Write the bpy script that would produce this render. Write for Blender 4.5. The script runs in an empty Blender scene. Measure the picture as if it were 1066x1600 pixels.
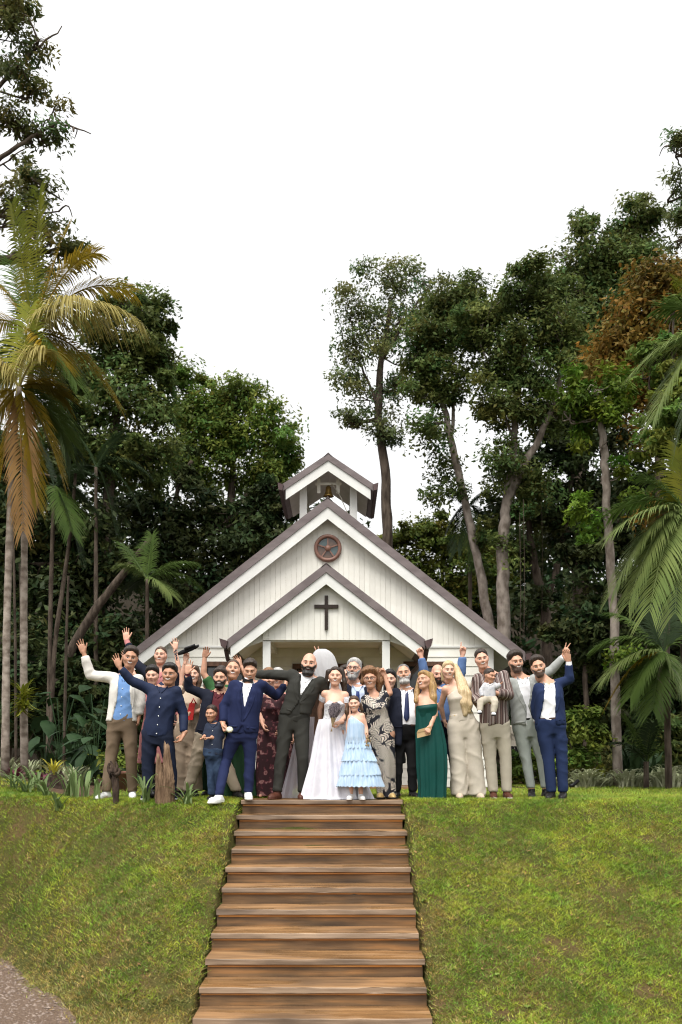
import bpy, math, random
import numpy as np
from mathutils import Vector
R = math.radians
rng = np.random.default_rng(7)
random.seed(7)
sc = bpy.context.scene
col = sc.collection

# ------------------------------------------------------------------ camera
F_PX, CX, HZ, ZC = 1556.0, 533.0, 1200.0, 0.39      # focal length, axis, horizon (photo pixels), eye height over the lawn
cam_d = bpy.data.cameras.new('camera'); cam = bpy.data.objects.new('camera', cam_d); col.objects.link(cam)
cam.location = (0, 0, ZC); cam.rotation_euler = (R(90), 0, 0)
cam_d.sensor_width = 36; cam_d.lens = 35; cam_d.shift_y = 0.25
cam_d.clip_start = 0.1; cam_d.clip_end = 400
cam_d.dof.use_dof = True; cam_d.dof.focus_distance = 12.4; cam_d.dof.aperture_fstop = 1.8
sc.camera = cam

# ------------------------------------------------------------------ sky, sun, exposure
w = bpy.data.worlds.new('World'); sc.world = w; w.use_nodes = True
nt = w.node_tree; nt.nodes.clear()
sky = nt.nodes.new('ShaderNodeTexSky'); sky.sky_type = 'NISHITA'; sky.sun_disc = False
sky.sun_elevation = R(62); sky.sun_rotation = R(196); sky.air_density = 1.0; sky.dust_density = 6.0; sky.ozone_density = 1.0
hs = nt.nodes.new('ShaderNodeHueSaturation'); hs.inputs['Saturation'].default_value = 0.07
bg = nt.nodes.new('ShaderNodeBackground'); bg.inputs['Strength'].default_value = 0.15
wo = nt.nodes.new('ShaderNodeOutputWorld')
gm = nt.nodes.new('ShaderNodeGamma'); gm.inputs['Gamma'].default_value = 0.35      # an even cloud deck
nt.links.new(sky.outputs[0], hs.inputs['Color']); nt.links.new(hs.outputs[0], gm.inputs['Color']); nt.links.new(gm.outputs[0], bg.inputs['Color']); nt.links.new(bg.outputs[0], wo.inputs['Surface'])
sun_d = bpy.data.lights.new('sun', 'SUN'); sun_d.energy = 0.7; sun_d.angle = R(35); sun_d.color = (1, 0.965, 0.91)
sun = bpy.data.objects.new('sun', sun_d); col.objects.link(sun)
sun_az, sun_el = R(196), R(62)
sd = Vector((math.sin(sun_az) * math.cos(sun_el), math.cos(sun_az) * math.cos(sun_el), math.sin(sun_el)))
sun.rotation_euler = sd.to_track_quat('Z', 'Y').to_euler()
sc.view_settings.view_transform = 'Standard'; sc.view_settings.look = 'None'
sc.view_settings.exposure = 2.45; sc.view_settings.gamma = 1
sc.view_settings.use_curve_mapping = False
sc.render.engine = 'CYCLES'
sc.cycles.use_denoising = True; sc.cycles.filter_width = 1.1
sc.cycles.max_bounces = 6; sc.cycles.diffuse_bounces = 3; sc.cycles.glossy_bounces = 2
sc.cycles.transmission_bounces = 3; sc.cycles.transparent_max_bounces = 6
sc.cycles.sample_clamp_indirect = 4

# ------------------------------------------------------------------ helpers
def at(px, py, D):
    """the world point at depth D that the photograph shows at (px, py)"""
    return np.array([(px - CX) * D / F_PX, D, ZC + (HZ - py) * D / F_PX])

def tag(o, label=None, cat=None, group=None, kind=None):
    if label: o['label'] = label
    if cat: o['category'] = cat
    if group: o['group'] = group
    if kind: o['kind'] = kind
    return o

def empty(name, loc=(0, 0, 0)):
    o = bpy.data.objects.new(name, None); o.location = [float(c) for c in loc]; o.empty_display_size = 0.1
    col.objects.link(o); return o

def mesh_np(name, V, faces, mats=None, smooth=True):
    """faces: list of int arrays (m,k); mats: list of material index arrays or None"""
    me = bpy.data.meshes.new(name)
    V = np.asarray(V, np.float32)
    faces = [np.asarray(f, np.int32) for f in faces if len(f)]
    nl = sum(f.size for f in faces); npoly = sum(len(f) for f in faces)
    me.vertices.add(len(V)); me.vertices.foreach_set('co', V.ravel())
    me.loops.add(nl); me.polygons.add(npoly)
    me.loops.foreach_set('vertex_index', np.concatenate([f.ravel() for f in faces]))
    tot = np.concatenate([np.full(len(f), f.shape[1], np.int32) for f in faces])
    st = np.concatenate([[0], np.cumsum(tot)[:-1]]).astype(np.int32)
    me.polygons.foreach_set('loop_start', st)
    me.polygons.foreach_set('use_smooth', np.full(npoly, bool(smooth)))
    if mats is not None: me.polygons.foreach_set('material_index', np.concatenate(mats).astype(np.int32))
    me.update(calc_edges=True)
    return me

def add_obj(name, me, mat=None, parent=None, loc=None):
    if mat is not None:
        for m in (mat if isinstance(mat, (list, tuple)) else [mat]): me.materials.append(m)
    o = bpy.data.objects.new(name, me); col.objects.link(o)
    if loc is not None: o.location = [float(c) for c in loc]
    if parent is not None: set_parent(o, parent)
    return o

def root_loc(p):
    l = np.zeros(3)
    while p is not None:
        l += np.array(p.location); p = p.parent
    return l

def set_parent(o, p):
    """o keeps its world place; no parent here is ever rotated"""
    l = root_loc(p); o.parent = p
    o.location = [float(c) for c in (np.array(o.location) - l)]

class MB:
    """collects shapes in world space, linked as ONE mesh object"""
    def __init__(s): s.V = []; s.F = {}; s.n = 0
    def add(s, V, F):
        V = np.asarray(V, float).reshape(-1, 3)
        for f in F: s.F.setdefault(len(f), []).append([i + s.n for i in f])
        s.V.append(V); s.n += len(V); return s
    def box(s, x0, x1, y0, y1, z0, z1):
        V = [(x, y, z) for z in (z0, z1) for y in (y0, y1) for x in (x0, x1)]
        return s.add(V, [(0, 2, 3, 1), (4, 5, 7, 6), (0, 1, 5, 4), (2, 6, 7, 3), (0, 4, 6, 2), (1, 3, 7, 5)])
    def prism(s, poly, y0, y1):
        """polygon in (x,z), extruded in y"""
        n = len(poly)
        a = sum(poly[i][0] * poly[(i + 1) % n][1] - poly[(i + 1) % n][0] * poly[i][1] for i in range(n))
        if a < 0: poly = poly[::-1]
        V = [(p[0], y0, p[1]) for p in poly] + [(p[0], y1, p[1]) for p in poly]
        F = [tuple(range(n)), tuple(range(2 * n - 1, n - 1, -1))] + [(i, n + i, n + (i + 1) % n, (i + 1) % n) for i in range(n)]
        return s.add(V, F)
    def tube(s, pts, rad, seg=8, cap=True, jit=0.0):
        pts = np.asarray(pts, float); n = len(pts)
        rad = np.full(n, rad) if np.isscalar(rad) else np.asarray(rad, float)
        tan = np.gradient(pts, axis=0); tan /= np.linalg.norm(tan, axis=1)[:, None] + 1e-9
        ref = np.array([0, 1, 0.]) if abs(tan[:, 1]).mean() < 0.8 else np.array([1., 0, 0])
        u = np.cross(tan, ref); u /= np.linalg.norm(u, axis=1)[:, None]; v = np.cross(tan, u)
        a = np.linspace(0, 2 * np.pi, seg, endpoint=False)
        rr = rad[:, None] * (1 + jit * rng.standard_normal((n, seg)))
        V = pts[:, None] + (u[:, None] * np.cos(a)[None, :, None] + v[:, None] * np.sin(a)[None, :, None]) * rr[..., None]
        F = [(i * seg + j, i * seg + (j + 1) % seg, (i + 1) * seg + (j + 1) % seg, (i + 1) * seg + j) for i in range(n - 1) for j in range(seg)]
        if cap: F += [tuple(range(seg - 1, -1, -1)), tuple((n - 1) * seg + j for j in range(seg))]
        return s.add(V.reshape(-1, 3), F)
    def lathe(s, c, prof, seg=24, axis='z'):
        c = np.asarray(c, float); a = np.linspace(0, 2 * np.pi, seg, endpoint=False); V = []
        for r, h in prof:
            for t in a:
                V.append((r * math.cos(t), r * math.sin(t), h) if axis == 'z' else (r * math.cos(t), h, r * math.sin(t)))
        n = len(prof)
        F = [(i * seg + j, i * seg + (j + 1) % seg, (i + 1) * seg + (j + 1) % seg, (i + 1) * seg + j) for i in range(n - 1) for j in range(seg)]
        return s.add(np.array(V) + c, F)
    def build(s, name, mat, parent=None, smooth=False, origin=None):
        V = np.concatenate(s.V); o3 = V.mean(0) if origin is None else np.asarray(origin, float)
        me = mesh_np(name, V - o3, list(s.F.values()), smooth=smooth)
        return add_obj(name, me, mat, parent, o3)

# ------------------------------------------------------------------ materials
def mat(name, c1, c2=None, rough=0.7, scale=8.0, stretch=(1, 1, 1), bump=0.0, bscale=None, detail=4, spec=0.3, coat=0.0, metallic=0.0,
        trans=0.0, attr=None, rand=0.0, c3=None, lo=0.35, hi=0.65, coords='Object', rough2=None, sheen=0.0, sss=0.0):
    """Principled with noise-mixed colours; attr = per-face colour attribute 'tint' multiplied in; rand = brightness by object"""
    m = bpy.data.materials.new(name); m.use_nodes = True; n = m.node_tree.nodes; l = m.node_tree.links
    p = n['Principled BSDF']; out = n['Material Output']
    c2 = c2 or c1
    tc = n.new('ShaderNodeTexCoord'); mp = n.new('ShaderNodeMapping'); mp.inputs['Scale'].default_value = stretch
    l.new(tc.outputs[coords], mp.inputs['Vector'])
    nz = n.new('ShaderNodeTexNoise'); nz.inputs['Scale'].default_value = scale; nz.inputs['Detail'].default_value = detail
    l.new(mp.outputs[0], nz.inputs['Vector'])
    cr = n.new('ShaderNodeValToRGB'); e = cr.color_ramp.elements
    e[0].position = lo; e[1].position = hi; e[0].color = (*c1, 1); e[1].color = (*c2, 1)
    if c3: x = e.new((lo + hi) / 2); x.color = (*c3, 1)
    l.new(nz.outputs['Fac'], cr.inputs['Fac'])
    colour = cr.outputs['Color']
    if attr:
        a = n.new('ShaderNodeAttribute'); a.attribute_name = attr
        mx = n.new('ShaderNodeMix'); mx.data_type = 'RGBA'; mx.blend_type = 'MULTIPLY'; mx.inputs['Factor'].default_value = 1
        l.new(colour, mx.inputs['A']); l.new(a.outputs['Color'], mx.inputs['B']); colour = mx.outputs['Result']
    if rand:
        oi = n.new('ShaderNodeObjectInfo'); mr = n.new('ShaderNodeMapRange'); mr.inputs['To Min'].default_value = 1 - rand; mr.inputs['To Max'].default_value = 1 + rand
        l.new(oi.outputs['Random'], mr.inputs['Value'])
        hv = n.new('ShaderNodeHueSaturation'); l.new(mr.outputs[0], hv.inputs['Value']); l.new(colour, hv.inputs['Color']); colour = hv.outputs['Color']
    l.new(colour, p.inputs['Base Color'])
    p.inputs['Roughness'].default_value = rough; p.inputs['Specular IOR Level'].default_value = spec
    p.inputs['Metallic'].default_value = metallic; p.inputs['Coat Weight'].default_value = coat
    if sheen: p.inputs['Sheen Weight'].default_value = sheen
    if sss:
        p.inputs['Subsurface Weight'].default_value = sss; p.inputs['Subsurface Radius'].default_value = (0.012, 0.005, 0.003); p.inputs['Subsurface Scale'].default_value = 1
    if rough2 is not None:
        mr2 = n.new('ShaderNodeMapRange'); mr2.inputs['From Min'].default_value = lo; mr2.inputs['From Max'].default_value = hi
        mr2.inputs['To Min'].default_value = rough; mr2.inputs['To Max'].default_value = rough2
        l.new(nz.outputs['Fac'], mr2.inputs['Value']); l.new(mr2.outputs[0], p.inputs['Roughness'])
    if bump:
        nb = n.new('ShaderNodeTexNoise'); nb.inputs['Scale'].default_value = bscale or scale * 3; nb.inputs['Detail'].default_value = 5
        l.new(mp.outputs[0], nb.inputs['Vector'])
        b = n.new('ShaderNodeBump'); b.inputs['Strength'].default_value = bump; b.inputs['Distance'].default_value = 0.02
        l.new(nb.outputs['Fac'], b.inputs['Height']); l.new(b.outputs[0], p.inputs['Normal'])
    if trans:
        t = n.new('ShaderNodeBsdfTranslucent'); l.new(colour, t.inputs['Color'])
        ms = n.new('ShaderNodeMixShader'); ms.inputs[0].default_value = trans
        l.new(p.outputs[0], ms.inputs[1]); l.new(t.outputs[0], ms.inputs[2]); l.new(ms.outputs[0], out.inputs['Surface'])
    return m

M = {}
M['white'] = mat('white_paint', (0.70, 0.68, 0.61), (0.80, 0.785, 0.72), rough=0.55, scale=2.5, bump=0.03, bscale=30, rand=0.05)
M['trim'] = mat('trim_paint', (0.66, 0.66, 0.63), (0.74, 0.74, 0.71), rough=0.5, scale=3, bump=0.03, bscale=25)
M['roof'] = mat('roof_metal', (0.125, 0.098, 0.097), (0.175, 0.143, 0.140), rough=0.5, scale=3, stretch=(1, 1, 3), bump=0.05, bscale=14, spec=0.4)
M['gutter'] = mat('gutter_brown', (0.055, 0.03, 0.03), (0.085, 0.05, 0.048), rough=0.4, scale=5, spec=0.4)
M['brown'] = mat('brown_timber', (0.07, 0.035, 0.02), (0.12, 0.06, 0.035), rough=0.55, scale=5, stretch=(6, 6, 1), bump=0.1)
M['copper'] = mat('copper_frame', (0.16, 0.075, 0.055), (0.24, 0.125, 0.09), rough=0.45, scale=8, spec=0.4)
M['brass'] = mat('brass', (0.22, 0.14, 0.045), (0.34, 0.22, 0.07), rough=0.35, scale=10, metallic=0.8)
M['glass_amber'] = mat('amber_glass', (0.06, 0.035, 0.025), (0.11, 0.06, 0.035), rough=0.12, scale=9, spec=0.6)
M['glass_teal'] = mat('teal_glass', (0.035, 0.06, 0.065), (0.06, 0.10, 0.10), rough=0.12, scale=9, spec=0.6)
M['dark'] = mat('dark_interior', (0.012, 0.011, 0.010), (0.02, 0.018, 0.016), rough=0.8)
M['pane'] = mat('window_glass', (0.02, 0.022, 0.022), (0.035, 0.04, 0.04), rough=0.06, spec=0.6)
M['ebony'] = mat('dark_stained_timber', (0.018, 0.011, 0.008), (0.032, 0.02, 0.014), rough=0.6, scale=6, stretch=(6, 6, 1))
M['rope'] = mat('rope', (0.42, 0.39, 0.33), (0.55, 0.52, 0.46), rough=0.9, scale=40)
# ------------------------------------------------------------------ ground
XS = -0.235                                    # stair axis
ST_Y, ST_Z, ST_T, ST_R, ST_W = 12.1, 0.0, 0.40, 0.165, 1.96
def sstep(t): t = np.clip(t, 0, 1); return t * t * (3 - 2 * t)
def ramp(t):
    """0..1 with rounded ends and a straight middle"""
    t = np.clip(t, 0, 1); e = 0.10
    return np.where(t < e, t * t / (2 * e), np.where(t > 1 - e, 1 - e - (1 - t) ** 2 / (2 * e), t - e / 2)) / (1 - e)
def hump(x, y):
    return (0.030 * np.sin(1.3 * x + 0.7 * y) + 0.022 * np.sin(2.9 * x - 1.9 * y + 1) + 0.012 * np.sin(6.1 * x + 4.7 * y) + 0.008 * np.sin(11 * x - 9 * y))
def bank_lines(x):
    l = np.maximum(0, -2.3 - x)
    yc = 12.12 + 0.4 * l + 0.06 * np.maximum(0, x - 2)
    yt = 7.9 + 1.72 * np.maximum(0, -1.9 - x)
    return yc, np.minimum(yt, yc - 1.3)
def zg(x, y, notch=True):
    x = np.asarray(x, float); y = np.asarray(y, float)
    yc, yt = bank_lines(x)
    t = (yc - y) / (yc - yt)
    z = -1.72 * ramp(t)
    z = z + hump(x, y) * np.clip(t * 6, 0, 1) * np.clip((1.25 - t) * 5, 0.15, 1)
    z = z + 0.30 * sstep((-2.9 - x) / 3.2) * sstep((y - 12.2) / 2.2)                    # the raised bed on the left
    z = z + np.where(y > 27, (y - 27) * 0.10, 0) + np.clip((y - 34) * 0.55, 0, 7)                                       # woodland floor climbs
    z = z + 0.8 * sstep((-6.5 - x) / 6) * sstep((y - 14) / 6) + 0.5 * sstep((x - 9) / 6) * sstep((y - 20) / 6)
    if notch:
        k = np.clip((ST_W / 2 + 0.028 - np.abs(x - XS)) / 0.03, 0, 1)
        z = z - 0.26 * k * sstep((12.9 - y) / 0.5)
    return z
def gp(px, py, D):
    """ground point below photo column px at depth D"""
    x = (px - CX) * D / F_PX
    return np.array([x, D, float(zg(x, D, False))])

def ground_mesh():
    xs = np.concatenate([np.linspace(-120, -14, 14), np.linspace(-13.4, -6.4, 16), np.sort(np.concatenate([np.linspace(-6, 6, 121), XS - ST_W / 2 + np.linspace(-0.10, 0.10, 11), XS + ST_W / 2 + np.linspace(-0.10, 0.10, 11)])), np.linspace(6.4, 13.4, 16), np.linspace(14, 120, 14)])
    ys = np.concatenate([np.linspace(-30, 5, 8), np.linspace(6, 14, 110), np.linspace(14.4, 40, 60), np.linspace(43, 180, 24)])
    X, Y = np.meshgrid(xs, ys); Z = zg(X, Y)
    Z = np.where(Y > 60, np.minimum(Z, 10), Z)
    nx, ny = len(xs), len(ys)
    i = np.arange(nx * ny).reshape(ny, nx)
    F = np.stack([i[:-1, :-1], i[:-1, 1:], i[1:, 1:], i[1:, :-1]], -1).reshape(-1, 4)
    return mesh_np('ground', np.stack([X, Y, Z], -1).reshape(-1, 3), [F])

def turf_mat(name, blades):
    m = bpy.data.materials.new(name); m.use_nodes = True; n = m.node_tree.nodes; l = m.node_tree.links
    p = n['Principled BSDF']; g = n.new('ShaderNodeNewGeometry')
    def noise(sc_, det=3):
        z = n.new('ShaderNodeTexNoise'); z.inputs['Scale'].default_value = sc_; z.inputs['Detail'].default_value = det
        l.new(g.outputs['Position'], z.inputs['Vector']); return z.outputs['Fac']
    def rampn(f, stops):
        c = n.new('ShaderNodeValToRGB'); e = c.color_ramp.elements
        e[0].position, e[0].color = stops[0][0], (*stops[0][1], 1); e[1].position, e[1].color = stops[-1][0], (*stops[-1][1], 1)
        for q, cc in stops[1:-1]: x = e.new(q); x.color = (*cc, 1)
        l.new(f, c.inputs['Fac']); return c.outputs['Color']
    if blades:
        # lush green, dry straw and brown thatch; straw gathers in patches and on the bank (object attribute 'dry')
        lush = rampn(noise(1.1), [(0.3, (0.14, 0.25, 0.026)), (0.5, (0.245, 0.345, 0.034)), (0.72, (0.36, 0.41, 0.045))])
        straw = rampn(noise(40, 1), [(0.3, (0.20, 0.13, 0.035)), (0.7, (0.42, 0.32, 0.13))])
        at_ = n.new('ShaderNodeAttribute'); at_.attribute_name = 'dry'
        mx = n.new('ShaderNodeMix'); mx.data_type = 'RGBA'; l.new(at_.outputs['Fac'], mx.inputs['Factor']); l.new(lush, mx.inputs['A']); l.new(straw, mx.inputs['B'])
        tn = n.new('ShaderNodeAttribute'); tn.attribute_name = 'tint'
        m2 = n.new('ShaderNodeMix'); m2.data_type = 'RGBA'; m2.blend_type = 'MULTIPLY'; m2.inputs['Factor'].default_value = 1
        l.new(mx.outputs['Result'], m2.inputs['A']); l.new(tn.outputs['Color'], m2.inputs['B'])
        l.new(m2.outputs['Result'], p.inputs['Base Color']); p.inputs['Roughness'].default_value = 0.5; p.inputs['Specular IOR Level'].default_value = 0.35
        t = n.new('ShaderNodeBsdfTranslucent'); l.new(m2.outputs['Result'], t.inputs['Color'])
        ms = n.new('ShaderNodeMixShader'); ms.inputs[0].default_value = 0.3
        l.new(p.outputs[0], ms.inputs[1]); l.new(t.outputs[0], ms.inputs[2]); l.new(ms.outputs[0], n['Material Output'].inputs['Surface'])
    else:
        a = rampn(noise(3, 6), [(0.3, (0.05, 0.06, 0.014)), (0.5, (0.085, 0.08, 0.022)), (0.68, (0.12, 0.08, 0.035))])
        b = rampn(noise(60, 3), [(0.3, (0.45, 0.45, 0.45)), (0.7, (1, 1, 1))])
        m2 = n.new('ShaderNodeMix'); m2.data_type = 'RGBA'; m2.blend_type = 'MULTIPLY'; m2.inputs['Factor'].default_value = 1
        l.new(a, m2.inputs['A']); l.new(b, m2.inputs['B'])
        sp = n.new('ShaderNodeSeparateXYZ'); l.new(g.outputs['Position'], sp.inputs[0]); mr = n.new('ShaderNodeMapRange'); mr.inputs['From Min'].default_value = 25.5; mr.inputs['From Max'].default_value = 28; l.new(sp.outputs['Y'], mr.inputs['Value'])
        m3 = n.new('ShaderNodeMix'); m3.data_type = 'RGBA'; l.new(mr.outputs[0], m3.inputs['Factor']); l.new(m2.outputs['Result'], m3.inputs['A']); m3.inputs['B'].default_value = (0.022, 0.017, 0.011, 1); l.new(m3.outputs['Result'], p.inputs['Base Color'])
        p.inputs['Roughness'].default_value = 0.95; p.inputs['Specular IOR Level'].default_value = 0.1
        bm = n.new('ShaderNodeBump'); bm.inputs['Strength'].default_value = 0.6; bm.inputs['Distance'].default_value = 0.02
        l.new(noise(45, 5), bm.inputs['Height']); l.new(bm.outputs[0], p.inputs['Normal'])
    return m
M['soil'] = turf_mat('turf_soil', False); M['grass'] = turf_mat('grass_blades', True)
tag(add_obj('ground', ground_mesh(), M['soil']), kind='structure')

# gravel track at the foot of the bank, lower left: one sheet 4 mm over the ground with loose stones on it
M['gravel'] = mat('gravel', (0.075, 0.045, 0.028), (0.20, 0.14, 0.10), rough=0.95, scale=55, bump=0.9, bscale=90, lo=0.3, hi=0.7, detail=6)
def gravel_sheet():
    xs = np.linspace(-9, -1.35, 70); V = []; F = []
    nr = 40
    for x in xs:
        top = float(bank_lines(x)[1]) + 0.06 * math.sin(7 * x) + 0.03 * math.sin(19 * x) - 0.10
        for k in range(nr):
            y = -4 + (top + 4) * (k / (nr - 1)) ** 0.5
            V.append((x, y, float(zg(x, y)) + 0.006))
    n = len(xs)
    F = [(i * nr + k, (i + 1) * nr + k, (i + 1) * nr + k + 1, i * nr + k + 1) for i in range(n - 1) for k in range(nr - 1)]
    return mesh_np('gravel_track', V, [np.array(F)])
tag(add_obj('gravel_track', gravel_sheet(), M['gravel']), kind='structure')

# ------------------------------------------------------------------ wooden stairs
def wood_mat(name, dark, mid, warm, wet=False):
    m = bpy.data.materials.new(name); m.use_nodes = True; n = m.node_tree.nodes; l = m.node_tree.links; p = n['Principled BSDF']
    tc = n.new('ShaderNodeTexCoord'); oi = n.new('ShaderNodeObjectInfo')
    add = n.new('ShaderNodeVectorMath'); add.operation = 'ADD'; cmb = n.new('ShaderNodeCombineXYZ')
    mu = n.new('ShaderNodeMath'); mu.operation = 'MULTIPLY'; mu.inputs[1].default_value = 37
    l.new(oi.outputs['Random'], mu.inputs[0]); l.new(mu.outputs[0], cmb.inputs[0]); l.new(mu.outputs[0], cmb.inputs[2])
    l.new(tc.outputs['Object'], add.inputs[0]); l.new(cmb.outputs[0], add.inputs[1])
    def noise(scale, stretch, det=5):
        mp = n.new('ShaderNodeMapping'); mp.inputs['Scale'].default_value = stretch; l.new(add.outputs[0], mp.inputs['Vector'])
        z = n.new('ShaderNodeTexNoise'); z.inputs['Scale'].default_value = scale; z.inputs['Detail'].default_value = det
        l.new(mp.outputs[0], z.inputs['Vector']); return z.outputs['Fac']
    g = noise(2.2, (0.55, 9, 9)); big = noise(1.4, (1, 2.5, 3), 3)
    c = n.new('ShaderNodeValToRGB'); e = c.color_ramp.elements
    e[0].position, e[0].color = 0.3, (*dark, 1); e[1].position, e[1].color = 0.72, (*warm, 1); x = e.new(0.5); x.color = (*mid, 1)
    l.new(g, c.inputs['Fac'])
    c2 = n.new('ShaderNodeValToRGB'); e = c2.color_ramp.elements; e[0].position, e[0].color = 0.33, (0.52, 0.50, 0.49, 1); e[1].position, e[1].color = 0.60, (1.15, 1.08, 1, 1)
    l.new(big, c2.inputs['Fac'])
    m2 = n.new('ShaderNodeMix'); m2.data_type = 'RGBA'; m2.blend_type = 'MULTIPLY'; m2.inputs['Factor'].default_value = 1
    l.new(c.outputs['Color'], m2.inputs['A']); l.new(c2.outputs['Color'], m2.inputs['B']); l.new(m2.outputs['Result'], p.inputs['Base Color'])
    p.inputs['Roughness'].default_value = 0.62
    if wet:
        r = n.new('ShaderNodeValToRGB'); e = r.color_ramp.elements; e[0].position, e[0].color = 0.50, (0.75, 0.75, 0.75, 1); e[1].position, e[1].color = 0.56, (0.08, 0.08, 0.08, 1)
        l.new(noise(1.3, (0.8, 3.2, 1), 4), r.inputs['Fac']); l.new(r.outputs['Color'], p.inputs['Roughness'])
        p.inputs['Specular IOR Level'].default_value = 0.4
    b = n.new('ShaderNodeBump'); b.inputs['Strength'].default_value = 0.12 if wet else 0.3; b.inputs['Distance'].default_value = 0.01
    l.new(noise(6, (0.5, 9, 9)), b.inputs['Height']); l.new(b.outputs[0], p.inputs['Normal'])
    return m
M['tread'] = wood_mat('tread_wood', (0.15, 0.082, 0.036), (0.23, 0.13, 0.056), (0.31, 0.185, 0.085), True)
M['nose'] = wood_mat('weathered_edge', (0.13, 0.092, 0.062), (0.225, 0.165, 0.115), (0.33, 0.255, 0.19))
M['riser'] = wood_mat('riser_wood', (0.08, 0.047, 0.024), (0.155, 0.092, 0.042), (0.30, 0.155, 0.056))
M['reflection_strip'] = wood_mat('wet_edge_reflection', (0.30, 0.13, 0.035), (0.48, 0.21, 0.05), (0.62, 0.30, 0.08))  # orange of wet fresh wood, with the reflection under the nose painted in
def bevel_board(x0, x1, y0, y1, z0, z1, b=0.006, wob=0.004):
    """a board along x with softened edges and a slightly worn front"""
    n = 14; prof = [(y0, z0 + b), (y0, z1 - b), (y0 + b, z1), (y1, z1), (y1, z0), (y0 + b, z0)]
    V = []; k = len(prof)
    xs = np.linspace(x0, x1, n)
    for i, x in enumerate(xs):
        d = wob * rng.standard_normal()
        for j, (y, z) in enumerate(prof): V.append((x, y + (d if j in (0, 1) else 0), z + (0.4 * d if j in (1, 2) else 0)))
    F = [(i * k + j, (i + 1) * k + j, (i + 1) * k + (j + 1) % k, i * k + (j + 1) % k) for i in range(n - 1) for j in range(k)]
    F = [f[::-1] for f in F]
    F += [tuple(range(k)), tuple((n - 1) * k + j for j in range(k - 1, -1, -1))]
    return V, F
stairs = empty('wooden_stairs', (XS, ST_Y, 0))
tag(stairs, 'wet weathered timber stairs climbing the grass bank to the wedding group', 'stairs')
for i in range(12):
    yn, zn = ST_Y - ST_T * i, ST_Z - ST_R * i
    jx = 0.012 * rng.standard_normal(2)
    dep = 0.78 if i == 0 else ST_T + 0.03
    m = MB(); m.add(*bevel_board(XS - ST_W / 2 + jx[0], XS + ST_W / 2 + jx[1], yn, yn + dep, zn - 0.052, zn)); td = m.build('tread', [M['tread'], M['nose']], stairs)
    y0_ = min(v.co.y for v in td.data.vertices)
    for q in td.data.polygons:
        if q.center.y < y0_ + 0.030: q.material_index = 1                  # the sawn front edge has weathered grey
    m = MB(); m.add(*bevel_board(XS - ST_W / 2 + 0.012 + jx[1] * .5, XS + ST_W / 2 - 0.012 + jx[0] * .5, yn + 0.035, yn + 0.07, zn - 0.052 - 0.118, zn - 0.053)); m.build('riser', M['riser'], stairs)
    m = MB(); m.add(*bevel_board(XS - ST_W / 2 + 0.02, XS + ST_W / 2 - 0.02, yn + 0.022, yn + 0.034, zn - 0.053 - rng.uniform(0.016, 0.024), zn - 0.0535, 0.003, 0.002)); m.build('reflection_strip', M['reflection_strip'], stairs)  # added strip: wet fresh edges and underside reflection, put into its orange colour
# ------------------------------------------------------------------ grass
def grass_obj(name, label, n, xr, yr, hgt, wid, keep, dryf):
    x = rng.uniform(*xr, n); y = rng.uniform(*yr, n)
    k = keep(x, y); x = x[k]; y = y[k]; n = len(x)
    z = zg(x, y) - 0.004
    cl = 0.5 + 0.5 * np.sin(x * 5.3 + 1.7 * np.sin(y * 4.1)) * np.sin(y * 6.2 + 1.3 * np.sin(x * 3.7))
    h = hgt * rng.uniform(0.5, 1.35, n) * (0.75 + 0.5 * cl)
    a = rng.uniform(0, 2 * np.pi, n); lean = rng.uniform(0.2, 2.4, n) * h
    wv = wid * rng.uniform(0.6, 1.3, n)
    b = rng.uniform(0, 2 * np.pi, n)
    P = np.stack([x, y, z], -1)
    side = np.stack([np.cos(a), np.sin(a), np.zeros(n)], -1) * wv[:, None] / 2
    tip = P + np.stack([np.cos(b) * lean, np.sin(b) * lean, h], -1)
    V = np.stack([P - side, P + side, tip], 1).reshape(-1, 3)
    me = mesh_np(name, V, [np.arange(3 * n).reshape(n, 3)], smooth=False)
    f = dryf(x, y)
    cell = (np.floor(x * 15 + 0.6 * np.sin(y * 21)).astype(int) * 7349 + np.floor(y * 15 + 0.6 * np.sin(x * 19)).astype(int) * 9151) % 65521      # little tussocks share a tone
    cr = np.random.default_rng(1).random((65521, 3))[cell]; f = np.clip(f + 0.5 * (cr[:, 2] - 0.5), 0.02, 0.97)
    dry = (rng.random(n) < f).astype(np.float32) * rng.uniform(0.6, 1, n)
    v = rng.uniform(0.55, 1.45, n) * (0.68 + 0.66 * cr[:, 0]); hue = rng.uniform(-0.12, 0.15, n) + 0.30 * (cr[:, 1] - 0.5)
    t = np.stack([v * (1 + hue), v, v * (1 - 0.3 * hue), np.ones(n)], -1)
    at_ = me.attributes.new('tint', 'FLOAT_COLOR', 'FACE'); at_.data.foreach_set('color', t.astype(np.float32).ravel())
    ad = me.attributes.new('dry', 'FLOAT', 'FACE'); ad.data.foreach_set('value', dry.astype(np.float32))
    return tag(add_obj(name, me, M['grass']), label, 'grass', kind='stuff')
def fbm(x, y, s=0):
    return (np.sin(1.7 * x + 2.1 * y + s) + np.sin(3.1 * x - 2.3 * y + 1.3 + s) * 0.7 + np.sin(5.7 * x + 6.1 * y + 2 * s) * 0.5 + np.sin(11.3 * x - 8.9 * y + s) * 0.35) / 2.55
def on_stairs(x, y): return (np.abs(x - XS) < ST_W / 2 + 0.012) & (y < 12.85)
def in_view(x, y, m=0.25): return np.abs(x) < y * 0.3435 + m
def in_bed(x, y):
    """the planted bed on the left"""
    return (y > 12.55 + 1.5 * np.maximum(0, -3.3 - x) + 0.1 * np.sin(5 * x)) & (y < 19) & (x < -3.2 - 0.14 * (y - 12.5))
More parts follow.
